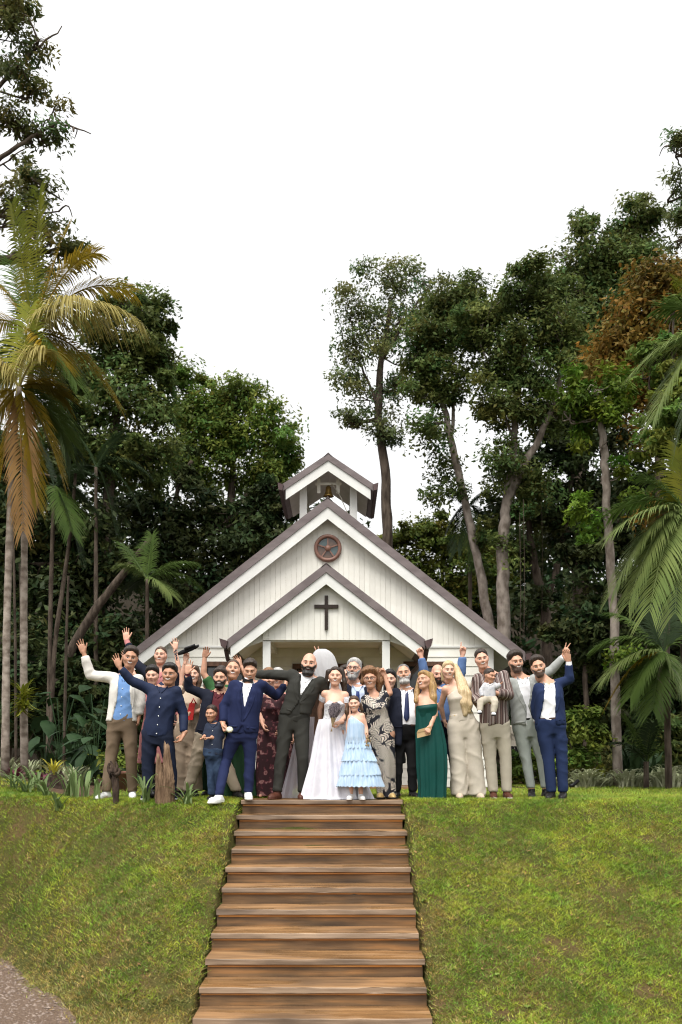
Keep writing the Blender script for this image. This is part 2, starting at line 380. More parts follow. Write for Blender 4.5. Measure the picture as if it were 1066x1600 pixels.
def keep_bank(x, y):
    yc, yt = bank_lines(x); t = (yc - y) / (yc - yt)
    worn = (fbm(x * 1.9, y * 1.9, 3) > 0.62) & (rng.random(len(x)) < 0.75)
    track = (x < -1.3) & (y < bank_lines(x)[1] - 0.08 + 0.06 * np.sin(7 * x) + rng.normal(0, 0.16, len(x)))
    edge = (np.abs(np.abs(x - XS) - ST_W / 2) < 0.12) & (fbm(x * .2, y * 2.2, 1) > 0.25) & (rng.random(len(x)) < 0.6)
    return in_view(x, y) & ~on_stairs(x, y) & ~worn & ~track & ~edge & ~in_bed(x, y)
def dry_bank(x, y):
    yc, yt = bank_lines(x); t = (yc - y) / (yc - yt)
    f = 0.06 + (0.12 + 0.24 * (x < XS)) * sstep(t / 0.45) + 0.42 * fbm(x * 1.3, y * 1.3) * sstep(t / 0.2) + 0.16 * fbm(x * 4, y * 4, 2)
    f = f + 0.8 * sstep((t - 0.78) / 0.2) * (x < -1.2)
    f = f + 0.6 * np.exp(-((np.abs(x - XS) - ST_W / 2) / 0.28) ** 2) * (x > XS) * sstep(t / 0.3)
    return np.clip(f, 0.03, 0.95)
grass_obj('bank_grass', 'short patchy green and straw grass on the bank beside the stairs', 470000, (-5.0, 4.9), (7.6, 13.6), 0.032, 0.0095, keep_bank, dry_bank)
grass_obj('lawn_grass', 'flat green lawn grass behind and beside the wedding group', 110000, (-9.2, 9.2), (12.9, 22.0), 0.045, 0.013,
          lambda x, y: in_view(x, y) & ((np.abs(x - XS) > 3.9) | (y < 18)) & ~in_bed(x, y), lambda x, y: np.clip(0.08 + 0.1 * fbm(x, y), 0.02, 1))

# brown leaf litter of the planted bed, a sheet just over the ground
def bed_mesh():
    xs = np.linspace(-7.5, -2.9, 60); ys = np.linspace(12.5, 19, 70); X, Y = np.meshgrid(xs, ys); V = np.stack([X, Y, zg(X, Y) + 0.008 + 0.015 * rng.random(X.shape)], -1).reshape(-1, 3); i = np.arange(X.size).reshape(X.shape)
    Q = np.stack([i[:-1, :-1], i[:-1, 1:], i[1:, 1:], i[1:, :-1]], -1).reshape(-1, 4); c = V[Q].mean(1); Q = Q[in_bed(c[:, 0], c[:, 1])]; u, inv = np.unique(Q, return_inverse=True); return mesh_np('planting_bed', V[u], [inv.reshape(-1, 4)])
M['litter'] = mat('leaf_litter', (0.035, 0.02, 0.012), (0.13, 0.075, 0.04), rough=0.95, scale=26, bump=1.0, bscale=40, lo=0.3, hi=0.7)
tag(add_obj('planting_bed', bed_mesh(), M['litter']), kind='structure')

# loose stones on the track
def pebbles(n):
    x = rng.uniform(-5.5, -1.5, n); y = rng.uniform(7.6, 12.5, n); e = bank_lines(x)[1] - 0.12; k = (y < e) & in_view(x, y); x, y = x[k], y[k]; n = len(x); s = rng.uniform(0.006, 0.02, n) * rng.uniform(0.5, 1.3, n)
    o = np.array([(1, 0, 0), (0, 1, 0), (-1, 0, 0), (0, -1, 0), (0, 0, 0.7), (0, 0, -0.7)]); V = np.stack([x, y, zg(x, y) + 0.008], -1)[:, None] + o[None] * s[:, None, None] * rng.uniform(0.6, 1.3, (n, 6, 1))
    f = np.array([(0, 1, 4), (1, 2, 4), (2, 3, 4), (3, 0, 4), (1, 0, 5), (2, 1, 5), (3, 2, 5), (0, 3, 5)]); F = (f[None] + 6 * np.arange(n)[:, None, None]).reshape(-1, 3); return mesh_np('gravel_stones', V.reshape(-1, 3), [F], smooth=False)
tag(add_obj('gravel_stones', pebbles(9000), mat('stone_chips', (0.10, 0.07, 0.055), (0.34, 0.27, 0.22), rough=0.9, scale=30, lo=0.3, hi=0.7)), 'loose brown and grey stones on the gravel track', 'gravel', kind='stuff')
# ------------------------------------------------------------------ chapel
CXC = -0.262
DP, DM, DT = 17.6, 19.6, 20.3                  # porch front, gable front, bell turret front
def zp(py, D): return ZC + (HZ - py) * D / F_PX
def wp(n, D): return n * D / F_PX
chapel = empty('chapel', (CXC, DM, 0))
tag(chapel, 'small white timber chapel with steep brown roof, gabled porch and bell turret', 'chapel')
def slope_poly(xa, za, xe, ze, t0, t1):
    """band under a roof line from apex to eave, between t0 and t1 below it (vertical)"""
    return [(xa, za - t0), (xe, ze - t0), (xe, ze - t1), (xa, za - t1)]
def gable_roof(name, za, hw, ze, y0, y1, th, barge, eave_cut=0.0):
    r = None
    for s in (-1, 1):
        m = MB(); m.prism(slope_poly(CXC, za, CXC + s * hw, ze, 0, th), y0, y1)
        o = m.build(name, M['roof'], chapel)
        # standing seams run down the slope
        n = max(2, int((y1 - y0) / 0.45))
        mm = MB()
        for k in range(n + 1):
            y = y0 + 0.04 + k * (y1 - y0 - 0.08) / n
            mm.prism([(CXC + s * 0.03, za + 0.022 - 0.03 * 0.78), (CXC + s * hw, ze + 0.022), (CXC + s * hw, ze - 0.004), (CXC + s * 0.03, za - 0.004 - 0.03 * 0.78)], y - 0.015, y + 0.015)
        mm.build('roof_seam', M['roof'], o)
        m = MB(); m.prism(slope_poly(CXC, za, CXC + s * (hw - 0.06), za + (ze - za) * (hw - 0.06) / hw, th + 0.002, th + barge), y0 + 0.025, y0 + 0.06); m.build('bargeboard', M['trim'], o)
        m = MB(); m.prism(slope_poly(CXC, za, CXC + s * (hw - 0.1), za + (ze - za) * (hw - 0.1) / hw, th + 0.003, th + 0.03), y0 + 0.06, y1 - 0.02); m.build('soffit', M['white'], o)
    m = MB(); m.prism([(CXC - 0.09, za - 0.055), (CXC, za + 0.03), (CXC + 0.09, za - 0.055), (CXC, za + 0.012)], y0 - 0.012, y1); m.build('ridge_cap', M['roof'], chapel)
def roof_z(x, za, hw, ze): return za + (ze - za) * abs(x - CXC) / hw
def plank_gable(name, xl, xr, zb, za, hw, ze, drop, y, pitch, skip=None):
    """wall of vertical boards under a roof line; each board its own piece"""
    n = int(round((xr - xl) / pitch)); n += n % 2; pitch = (xr - xl) / n
    ba = MB(); top = lambda x: roof_z(x, za, hw, ze) - drop
    ba.prism([(xl, zb), (xr, zb), (xr, top(xr)), (CXC, top(CXC)), (xl, top(xl))], y + 0.012, y + 0.05)
    wall = ba.build(name, M['white'], chapel)
    for k in range(n):
        x0, x1 = xl + k * pitch + 0.003, xl + (k + 1) * pitch - 0.003
        m = MB(); m.prism([(x0, zb), (x1, zb), (x1, top(x1)), (x0, top(x0))], y + rng.uniform(-0.002, 0.002), y + 0.013)
        m.build('plank', M['white'], wall)
    return wall
# main body ---------------------------------------------------------------
ZA, HW = zp(778, DM), wp(309, DM); ZE = zp(1020, DM)
gable_roof('roof', ZA, HW, ZE, DM, DM + 9.5, 0.17, 0.17 + 0.065)
WY = DM + 0.26                                  # front wall plane
WHW = wp(254, WY)
ZT = zp(1012, WY)
plank_gable('front_gable', CXC - WHW, CXC + WHW, ZT + 0.04, ZA, HW, ZE, 0.205, WY, 0.105)
m = MB(); m.box(CXC - WHW - 0.01, CXC + WHW + 0.01, WY - 0.025, WY + 0.03, ZT, ZT + 0.038); m.build('belt_board', M['trim'], chapel)
lw = MB(); lw.box(CXC - WHW, CXC + WHW, WY + 0.014, WY + 0.1, -0.05, ZT); lower = lw.build('lower_wall', M['white'], chapel)
DOORW, DOORH = 0.62, zp(1045, WY)
nb = int(ZT / 0.185)
for k in range(nb):                             # horizontal lapped boards, broken by the doorway
    z1 = ZT - 0.004 - k * 0.185; z0 = z1 - 0.18
    spans = [(CXC - WHW, CXC + WHW)] if z0 > DOORH + 0.12 else [(CXC - WHW, CXC - DOORW - 0.09), (CXC + DOORW + 0.09, CXC + WHW)]
    for (x0, x1) in spans:
        m = MB(); V = [(x, y, z) for x in (x0, x1) for (y, z) in ((WY - 0.012, z0), (WY + 0.002, z1), (WY + 0.013, z1), (WY + 0.013, z0))]
        m.add(V, [(0, 1, 2, 3), (7, 6, 5, 4), (0, 4, 5, 1), (1, 5, 6, 2), (2, 6, 7, 3), (3, 7, 4, 0)]); m.build('siding_board', M['white'], lower)
for s in (-1, 1):
    m = MB(); m.box(CXC + s * WHW - 0.06, CXC + s * WHW + 0.06, WY - 0.03, WY + 0.11, -0.05, ZT - 0.003); m.build('corner_board', M['trim'], chapel)
    m = MB(); m.box(CXC + s * WHW - 0.05, CXC + s * WHW + 0.05, WY + 0.12, DM + 9.2, -0.05, roof_z(CXC + s * WHW, ZA, HW, ZE) - 0.17); m.build('side_wall', M['white'], chapel)
m = MB(); m.box(CXC - WHW, CXC + WHW, DM + 9.1, DM + 9.2, -0.05, ZT); m.prism([(CXC - WHW, ZT), (CXC + WHW, ZT), (CXC, ZA - 0.3)], DM + 9.1, DM + 9.2); m.build('rear_wall', M['white'], chapel)
for s in (-1, 1):                               # purlin ends under the verge, eaves gutters
    for f in (0.06, 0.33, 0.62, 0.9):
        x = CXC + s * HW * f; z = roof_z(x, ZA, HW, ZE) - 0.20
        m = MB(); m.box(x - 0.045, x + 0.045, DM + 0.08, WY + 0.01, z - 0.13, z - 0.02); m.build('purlin_end', M['trim'], chapel)
    x = CXC + s * HW
    m = MB(); m.prism([(x - 0.0, ZE - 0.02), (x + s * 0.12, ZE - 0.0), (x + s * 0.10, ZE - 0.13), (x + s * 0.01, ZE - 0.14)], DM - 0.04, DM + 9.5); m.build('gutter', M['gutter'], chapel)
# doorway and the two side windows
door = MB(); door.box(CXC - DOORW, CXC + DOORW, WY - 0.008, WY + 0.012, 0.0, DOORH); dr = door.build('doorway', M['dark'], chapel)
m = MB(); m.box(CXC - DOORW - 0.085, CXC + DOORW + 0.085, WY - 0.03, WY + 0.012, DOORH + 0.002, DOORH + 0.10)
for s in (-1, 1): m.box(CXC + s * (DOORW + 0.044) - 0.04, CXC + s * (DOORW + 0.044) + 0.04, WY - 0.03, WY + 0.012, 0.0, DOORH)
m.build('door_frame', M['brown'], dr)
for s in (-1, 1):
    m = MB(); x0 = CXC + s * 0.33; m.box(x0 - 0.27, x0 + 0.27, WY - 0.022, WY - 0.012, 0.03, DOORH - 0.02); lf = m.build('door_leaf', M['brown'], dr)
    for k in range(3):
        mm = MB(); z0 = 0.2 + k * (DOORH - 0.3) / 3; mm.box(x0 - 0.19, x0 + 0.19, WY - 0.028, WY - 0.022, z0, z0 + (DOORH - 0.3) / 3 - 0.12); mm.build('door_panel', M['brown'], dr)
for s, xc_ in ((-1, (352 - CX) * WY / F_PX), (1, (664 - CX) * WY / F_PX)):
    zt, zb = zp(1041, WY), 0.85; hw = 0.36
    win = MB(); win.box(xc_ - hw, xc_ + hw, WY - 0.015, WY - 0.006, zb, zt); wo_ = win.build('window', M['dark'], chapel)
    m = MB()
    m.box(xc_ - hw - 0.07, xc_ + hw + 0.07, WY - 0.05, WY - 0.016, zt - 0.002, zt + 0.09); m.box(xc_ - hw - 0.07, xc_ + hw + 0.07, WY - 0.06, WY - 0.016, zb - 0.07, zb + 0.002)
    for q in (-1, 1): m.box(xc_ + q * (hw + 0.035) - 0.034, xc_ + q * (hw + 0.035) + 0.034, WY - 0.048, WY - 0.016, zb + 0.003, zt - 0.003)
    m.box(xc_ - 0.022, xc_ + 0.022, WY - 0.04, WY - 0.016, zb + 0.003, zt - 0.003); m.build('window_frame', M['brown'], wo_)
    for q in (-1, 1):
        for r_ in range(3):
            z0 = zb + 0.02 + r_ * (zt - zb - 0.02) / 3
            m = MB(); m.box(xc_ + q * 0.19 - 0.155, xc_ + q * 0.19 + 0.155, WY - 0.024, WY - 0.018, z0, z0 + (zt - zb - 0.02) / 3 - 0.03); m.build('pane', M['pane'], wo_)
# round window
RW = np.array([CXC, WY - 0.02, zp(857, WY)]); r0 = wp(21.5, WY)
m = MB(); m.lathe(RW, [(r0 * 0.74, 0.02), (r0 * 0.74, -0.03), (r0 * 0.80, -0.055), (r0 * 0.93, -0.06), (r0, -0.035), (r0, 0.02)], 40, 'y'); rose = m.build('round_window', M['copper'], chapel, smooth=True)
for k in range(5):
    a = math.pi / 2 + k * 2 * math.pi / 5
    m = MB(); dx, dz = math.cos(a), math.sin(a); ox, oz = -dz * 0.012, dx * 0.012
    p0 = RW + np.array([dx, 0, dz]) * r0 * 0.2; p1 = RW + np.array([dx, 0, dz]) * r0 * 0.76
    m.prism([(p0[0] + ox, p0[2] + oz), (p1[0] + ox, p1[2] + oz), (p1[0] - ox, p1[2] - oz), (p0[0] - ox, p0[2] - oz)], RW[1] - 0.03, RW[1] + 0.0); m.build('spoke', M['copper'], rose)
    b0, b1 = a + 0.06, a + 2 * math.pi / 5 - 0.06
    arc = [(RW[0] + math.cos(t) * r0 * 0.735, RW[2] + math.sin(t) * r0 * 0.735) for t in np.linspace(b0, b1, 8)] + [(RW[0] + math.cos(t) * r0 * 0.2, RW[2] + math.sin(t) * r0 * 0.2) for t in np.linspace(b1, b0, 4)]
    m = MB(); m.prism(arc, RW[1] - 0.004, RW[1] + 0.006); m.build('pane', M['glass_teal' if k in (0, 3) else 'glass_amber'], rose)
m = MB(); m.lathe(RW, [(0.001, -0.05), (r0 * 0.2, -0.045), (r0 * 0.22, -0.02), (r0 * 0.22, 0.01)], 20, 'y'); m.build('hub', M['copper'], rose, smooth=True)
# porch -------------------------------------------------------------------
PZA, PHW, PZE = zp(881, DP), wp(155, DP), zp(1001, DP)
gable_roof('porch_roof', PZA, PHW, PZE, DP, WY - 0.02, 0.145, 0.145 + 0.062)
PY = DP + 0.20; PPW = wp(99.5, PY); ZB = zp(1000, PY)
plank_gable('porch_gable', CXC - PPW, CXC + PPW, ZB, PZA, PHW, PZE, 0.178, PY, 0.105)
m = MB(); m.box(CXC - PPW, CXC + PPW, PY + 0.055, PY + 0.16, ZB - 0.02, ZB + 0.14); m.build('porch_beam', M['trim'], chapel)
for s in (-1, 1):
    x = CXC + s * (PPW - 0.07)
    m = MB(); m.box(x - 0.068, x + 0.068, PY + 0.005, PY + 0.14, 0, ZB - 0.022); m.build('porch_post', M['trim'], chapel)
    m = MB(); m.box(x - 0.05, x + 0.05, PY + 0.17, WY - 0.03, ZB - 0.02, ZB + 0.12); m.build('porch_side_beam', M['trim'], chapel)
    # raking brace under the overhanging eave
    xe = CXC + s * (PHW - 0.12); ze = roof_z(xe, PZA, PHW, PZE) - 0.16
    m = MB(); m.prism([(x + s * 0.07, ZB + 0.10), (xe, ze), (xe, ze - 0.09), (x + s * 0.07, ZB - 0.02)], PY + 0.03, PY + 0.09); m.build('eave_bracket', M['white'], chapel)
    g = CXC + s * PHW
    m = MB(); m.prism([(g - s * 0.02, PZE - 0.01), (g + s * 0.13, PZE + 0.035), (g + s * 0.10, PZE - 0.10), (g + s * 0.02, PZE - 0.14)], DP - 0.06, WY - 0.05); m.build('porch_gutter', M['gutter'], chapel)
    m = MB(); m.tube([(g + s * 0.05, DP + 0.25, PZE - 0.12), (g + s * 0.02, DP + 0.3, PZE - 0.3), (g - s * 0.25, DP + 1.6, PZE - 0.55)], 0.04, 8); m.build('downpipe', M['gutter'], chapel)
    for f in (0.1, 0.5, 0.8):
        xx = CXC + s * PHW * f; z = roof_z(xx, PZA, PHW, PZE) - 0.175
        m = MB(); m.box(xx - 0.04, xx + 0.04, DP + 0.07, PY + 0.002, z - 0.11, z - 0.01); m.build('porch_purlin_end', M['trim'], chapel)
m = MB(); m.box(CXC - PPW + 0.02, CXC + PPW - 0.02, PY + 0.17, WY - 0.04, ZB + 0.10, ZB + 0.125); m.build('porch_ceiling', M['white'], chapel)
m = MB(); m.box(CXC - 2.0, CXC + 2.0, PY - 0.3, WY - 0.03, -0.05, 0.05); m.build('porch_floor', M['tread'], chapel)
cz = zp(948, PY); k = DP / F_PX
m = MB(); m.box(CXC - 2.7 * k, CXC + 2.7 * k, PY - 0.05, PY - 0.004, zp(984, PY), zp(931, PY)); m.build('cross_upright', M['ebony'], chapel)
m = MB(); m.box(CXC - 19 * k, CXC + 19 * k, PY - 0.054, PY - 0.002, cz - 2.6 * k, cz + 2.6 * k); m.build('cross_arm', M['ebony'], chapel)
# bell turret -------------------------------------------------------------
TZA, THW, TZE = zp(709, DT), wp(71, DT), zp(757, DT)
TB = DT + 2.3
gable_roof('turret_roof', TZA, THW, TZE, DT, TB, 0.13, 0.13 + 0.08)
for s in (-1, 1):
    for y in (DT + 0.35, TB - 0.45):
        x = CXC + s * wp(40, DT)
        m = MB(); m.box(x - 0.075, x + 0.075, y, y + 0.15, roof_z(x, ZA, HW, ZE) - 0.12, roof_z(x, TZA, THW, TZE) - 0.14); m.build('turret_post', M['trim'], chapel)
    x = CXC + s * wp(40, DT); z = roof_z(x, TZA, THW, TZE) - 0.14
    m = MB(); m.box(x - 0.05, x + 0.05, DT + 0.5, TB - 0.45, z - 0.14, z - 0.02); m.build('turret_plate', M['white'], chapel)
    g = CXC + s * THW
    m = MB(); m.prism([(g - s * 0.02, TZE - 0.01), (g + s * 0.10, TZE + 0.03), (g + s * 0.085, TZE - 0.11), (g + s * 0.01, TZE - 0.13)], DT - 0.05, TB); m.build('turret_gutter', M['gutter'], chapel)
    xx = CXC + s * 0.2
    m = MB(); m.box(xx - 0.035, xx + 0.035, DT + 0.4, DT + 0.48, zp(762, DT) , roof_z(xx, TZA, THW, TZE) - 0.14); m.build('bell_hanger', M['white'], chapel)
zb_ = zp(749, DT)
m = MB(); m.box(CXC - 0.27, CXC + 0.27, DT + 0.395, DT + 0.485, zb_, zb_ + 0.05); m.build('bell_beam', M['white'], chapel)
bell = empty('bell', (CXC, DT + 0.44, zb_)); tag(bell, 'small brass bell hanging in the open turret above the chapel', 'bell')
m = MB(); m.lathe((CXC, DT + 0.44, zb_ - 0.23), [(0.0, 0.225), (0.03, 0.22), (0.055, 0.19), (0.065, 0.10), (0.085, 0.04), (0.115, 0.0), (0.105, -0.003), (0.07, 0.05)], 24); m.build('bell_body', M['brass'], bell, smooth=True)
m = MB(); m.tube([(CXC, DT + 0.44, zb_ - 0.005), (CXC, DT + 0.44, zb_ - 0.27)], [0.008, 0.018], 8); m.build('clapper', M['gutter'], bell)
m = MB(); m.tube([(CXC + 0.07, DT + 0.38, zb_ + 0.02), (CXC + 0.25, DT + 0.36, zb_ - 0.25), (CXC + 0.42, DT + 0.34, zb_ - 0.66)], 0.010, 6); m.build('bell_rope', M['rope'], bell)
# ------------------------------------------------------------------ people: implicit surfaces meshed with surface nets
class Grid:
    def __init__(s, lo, hi, h):
        s.h = h; s.o = np.asarray(lo, float); n = np.ceil((np.asarray(hi) - s.o) / h).astype(int) + 1
        s.n = n; s.F = np.full(n, 0.25, np.float32)
        s.ax = [s.o[i] + h * np.arange(n[i]) for i in range(3)]
    def block(s, lo, hi):
        a = np.clip(np.floor((lo - s.o) / s.h).astype(int), 0, s.n - 1); b = np.clip(np.ceil((hi - s.o) / s.h).astype(int) + 1, 1, s.n)
        return tuple(slice(i, j) for i, j in zip(a, b)), [s.ax[i][a[i]:b[i]].astype(np.float32) for i in range(3)]
    def pts(s): return np.meshgrid(*[a.astype(np.float32) for a in s.ax], indexing='ij')
    def sample(s, P):
        q = (P - s.o) / s.h; i = np.clip(np.floor(q).astype(int), 0, s.n - 2); f = np.clip(q - i, 0, 1); r = 0
        for dx in (0, 1):
            for dy in (0, 1):
                for dz in (0, 1):
                    wgt = (f[..., 0] if dx else 1 - f[..., 0]) * (f[..., 1] if dy else 1 - f[..., 1]) * (f[..., 2] if dz else 1 - f[..., 2])
                    r = r + wgt * s.F[i[..., 0] + dx, i[..., 1] + dy, i[..., 2] + dz]
        return r

def smin(a, b, k):
    h = np.maximum(k - np.abs(a - b), 0) / k
    return np.minimum(a, b) - h * h * k * 0.25

def cone_d(ax, a, b, ra, rb):
    X, Y, Z = ax[0][:, None, None], ax[1][None, :, None], ax[2][None, None, :]
    d = (b - a).astype(np.float32); L = float(d @ d) + 1e-12
    px, py, pz = X - np.float32(a[0]), Y - np.float32(a[1]), Z - np.float32(a[2])
    t = np.clip((px * d[0] + py * d[1] + pz * d[2]) / L, 0, 1)
    return np.sqrt((px - t * d[0]) ** 2 + (py - t * d[1]) ** 2 + (pz - t * d[2]) ** 2) - (ra + t * (rb - ra))

def ell_d(ax, c, r, rot=None):
    X, Y, Z = ax[0][:, None, None] - np.float32(c[0]), ax[1][None, :, None] - np.float32(c[1]), ax[2][None, None, :] - np.float32(c[2])
    q = np.sqrt((X / r[0]) ** 2 + (Y / r[1]) ** 2 + (Z / r[2]) ** 2)
    return (q - 1) * min(r)

def loft_d(ax, fr, st, infl, e=2.4):
    """elliptic loft along the trunk; st rows: t, half width, half depth, depth offset"""
    p0, u, side, fwd, L = fr
    X, Y, Z = ax[0][:, None, None] - np.float32(p0[0]), ax[1][None, :, None] - np.float32(p0[1]), ax[2][None, None, :] - np.float32(p0[2])
    t = (X * u[0] + Y * u[1] + Z * u[2]) / L
    s = X * side[0] + Y * side[1] + Z * side[2]; d = X * fwd[0] + Y * fwd[1] + Z * fwd[2]
    T = st[:, 0]; wx = np.interp(t, T, st[:, 1]) + infl; wd = np.interp(t, T, st[:, 2]) + infl; d = d - np.interp(t, T, st[:, 3])
    q = (np.abs(s / wx) ** e + np.abs(d / wd) ** e) ** (1 / e)
    r = (q - 1) * np.minimum(wx, wd)
    cap = np.maximum((T[0] - t) * L, (t - T[-1]) * L)
    return np.maximum(r, cap)

def fill(g, prims, k=0.03, infl=0.0):
    for p in prims:
        kk = k
        if p[0] == 'c':
            _, a, b, ra, rb = p[:5]; a = np.asarray(a, float); b = np.asarray(b, float); r = max(ra, rb) + infl + 2 * k + 2 * g.h
            sl, ax = g.block(np.minimum(a, b) - r, np.maximum(a, b) + r)
            if min(len(q) for q in ax) == 0: continue
            d = cone_d(ax, a, b, ra + infl, rb + infl)
        elif p[0] == 'e':
            _, c, r3 = p[:3]; c = np.asarray(c, float); r3 = np.asarray(r3, float) + infl; r = r3 + 2 * k + 2 * g.h
            sl, ax = g.block(c - r, c + r)
            if min(len(q) for q in ax) == 0: continue
            d = ell_d(ax, c, r3)
        elif p[0] == 'l':
            _, fr, st = p[:3]; sl = (slice(None),) * 3; ax = [q.astype(np.float32) for q in g.ax]
            d = loft_d(ax, fr, st, infl, p[3] if len(p) > 3 else 2.4)
        g.F[sl] = smin(g.F[sl], d.astype(np.float32), kk)
    return g

def carve(g, prims, k=0.01):
    for p in prims:
        if p[0] == 'e':
            c = np.asarray(p[1], float); r3 = np.asarray(p[2], float); sl, ax = g.block(c - r3 - 0.05, c + r3 + 0.05); d = ell_d(ax, c, r3)
        else:
            a, b = np.asarray(p[1], float), np.asarray(p[2], float); r = max(p[3], p[4]) + 0.05; sl, ax = g.block(np.minimum(a, b) - r, np.maximum(a, b) + r); d = cone_d(ax, a, b, p[3], p[4])
        g.F[sl] = -smin(-g.F[sl], d.astype(np.float32), k)

def nets(g):
    """surface nets -> V, quads"""
    F = g.F; S = F < 0; n = g.n
    c = np.zeros(n - 1, np.int8)
    for dx in (0, 1):
        for dy in (0, 1):
            for dz in (0, 1):
                c += S[dx:n[0] - 1 + dx, dy:n[1] - 1 + dy, dz:n[2] - 1 + dz]
    act = np.argwhere((c > 0) & (c < 8)); m = len(act)
    idx = np.full(n - 1, -1, np.int32); idx[act[:, 0], act[:, 1], act[:, 2]] = np.arange(m)
    acc = np.zeros((m, 3)); cnt = np.zeros(m); I, J, K = act.T
    for axis in range(3):
        o = [a for a in range(3) if a != axis]
        for d1 in (0, 1):
            for d2 in (0, 1):
                b0 = act.copy(); b0[:, o[0]] += d1; b0[:, o[1]] += d2; b1 = b0.copy(); b1[:, axis] += 1
                f0 = F[b0[:, 0], b0[:, 1], b0[:, 2]]; f1 = F[b1[:, 0], b1[:, 1], b1[:, 2]]
                k = (f0 < 0) != (f1 < 0); t = np.where(k, f0 / np.where(k, f0 - f1, 1), 0)
                p = b0.astype(float); p[:, axis] += t
                acc[k] += p[k]; cnt[k] += 1
    V = g.o + g.h * acc / np.maximum(cnt, 1)[:, None]
    Q = []
    for axis in range(3):
        o1, o2 = (axis + 1) % 3, (axis + 2) % 3
        sa = [slice(None)] * 3; sb = [slice(None)] * 3; sa[axis] = slice(0, -1); sb[axis] = slice(1, None)
        X = S[tuple(sa)] != S[tuple(sb)]; e = np.argwhere(X)
        e = e[(e[:, o1] > 0) & (e[:, o2] > 0) & (e[:, o1] < n[o1] - 1) & (e[:, o2] < n[o2] - 1)]
        if not len(e): continue
        def cell(a, b):
            q = e.copy(); q[:, o1] -= a; q[:, o2] -= b; return idx[q[:, 0], q[:, 1], q[:, 2]]
        q = np.stack([cell(1, 1), cell(0, 1), cell(0, 0), cell(1, 0)], 1)
        fl = ~S[e[:, 0], e[:, 1], e[:, 2]]; q[fl] = q[fl][:, ::-1]; Q.append(q)
    return V, np.concatenate(Q)

def bbox(prims, pad):
    lo, hi = np.full(3, 1e9), np.full(3, -1e9)
    for p in prims:
        if p[0] == 'c': r = max(p[3], p[4]); lo = np.minimum(lo, np.minimum(p[1], p[2]) - r); hi = np.maximum(hi, np.maximum(p[1], p[2]) + r)
        elif p[0] == 'e': lo = np.minimum(lo, np.asarray(p[1]) - p[2]); hi = np.maximum(hi, np.asarray(p[1]) + p[2])
        else:
            p0, u, side, fwd, L = p[1]
            for t, wx, wd, of in p[2]:
                c = p0 + u * t * L; r = abs(side) * wx + abs(fwd) * (wd + abs(of)); lo = np.minimum(lo, c - r); hi = np.maximum(hi, c + r)
    return lo - pad, hi + pad

def rotm(yaw=0, pitch=0, roll=0):
    """yaw: turns towards image right, pitch: nods down, roll: tilts the crown to image right (degrees)"""
    y, p, r = R(yaw), R(pitch), R(roll)
    Ry = np.array([[math.cos(y), -math.sin(y), 0], [math.sin(y), math.cos(y), 0], [0, 0, 1]])
    Rp = np.array([[1, 0, 0], [0, math.cos(p), -math.sin(p)], [0, math.sin(p), math.cos(p)]])
    Rr = np.array([[math.cos(r), 0, math.sin(r)], [0, 1, 0], [-math.sin(r), 0, math.cos(r)]])
    return Rr @ Ry @ Rp

# --- head templates (metres, adult: chin -0.115, crown +0.115, the face looks along -y)
def head_grid(kind):
    w, jaw, ck = {'m': (1.0, 1.0, 0.021), 'f': (0.955, 0.90, 0.026), 'k': (1.0, 0.90, 0.032)}[kind]
    g = Grid((-0.115, -0.15, -0.21), (0.115, 0.145, 0.15), 0.0078)
    P = [('e', (0, 0.016, 0.032), (0.074 * w, 0.094, 0.084)), ('e', (0, -0.022, -0.030), (0.058 * w, 0.072, 0.074)), ('e', (0, -0.062, -0.094), (0.026 * jaw, 0.026, 0.021))]
    for s in (-1, 1):
        P += [('c', (s * 0.052 * jaw, 0.0, -0.05), (s * 0.022 * jaw, -0.055, -0.094), 0.020, 0.018), ('c', (s * 0.047, -0.066, 0.025), (s * 0.012, -0.085, 0.021), 0.011, 0.011),
              ('e', (s * 0.040, -0.064, -0.024), (0.024, ck, 0.024)), ('c', (s * 0.070 * w, -0.01, 0.01), (s * 0.062 * w, -0.035, -0.02), 0.012, 0.012)]
    fill(g, P, 0.026)
    fill(g, [('c', (0, 0.026, -0.06), (0, 0.036, -0.125), 0.054 * w * (0.9 if kind == 'f' else 0.8 if kind == 'k' else 1), 0.058 * w * (0.86 if kind == 'f' else 0.8 if kind == 'k' else 1))], 0.03)
    carve(g, [('e', (s * 0.031, -0.098, -0.002), (0.015, 0.012, 0.008)) for s in (-1, 1)], 0.014)
    nz = 0.75 if kind == 'k' else 1.0
    fill(g, [('c', (0, -0.086, 0.010), (0, -0.090 - 0.024 * nz, -0.026), 0.0075, 0.012), ('e', (0.013, -0.096, -0.032), (0.010, 0.011, 0.008)), ('e', (-0.013, -0.096, -0.032), (0.010, 0.011, 0.008)),
             ('c', (-0.020, -0.083, -0.052), (0.020, -0.083, -0.052), 0.009, 0.009), ('c', (-0.018, -0.081, -0.064), (0.018, -0.081, -0.064), 0.009, 0.009)], 0.012)
    noear = g.F.copy()
    fill(g, [('e', (s * 0.077 * w, 0.014, -0.004), (0.010, 0.021, 0.031)) for s in (-1, 1)], 0.010)
    return g, noear
HEAD = {}
for kd in ('m', 'f', 'k'):
    g, ne = head_grid(kd); V, Q = nets(g)
    gn = Grid(g.o, g.o + g.h * (g.n - 1), g.h); gn.F = ne[:gn.n[0], :gn.n[1], :gn.n[2]] if tuple(gn.n) != tuple(g.n) else ne
    HEAD[kd] = (g, gn, V, Q)
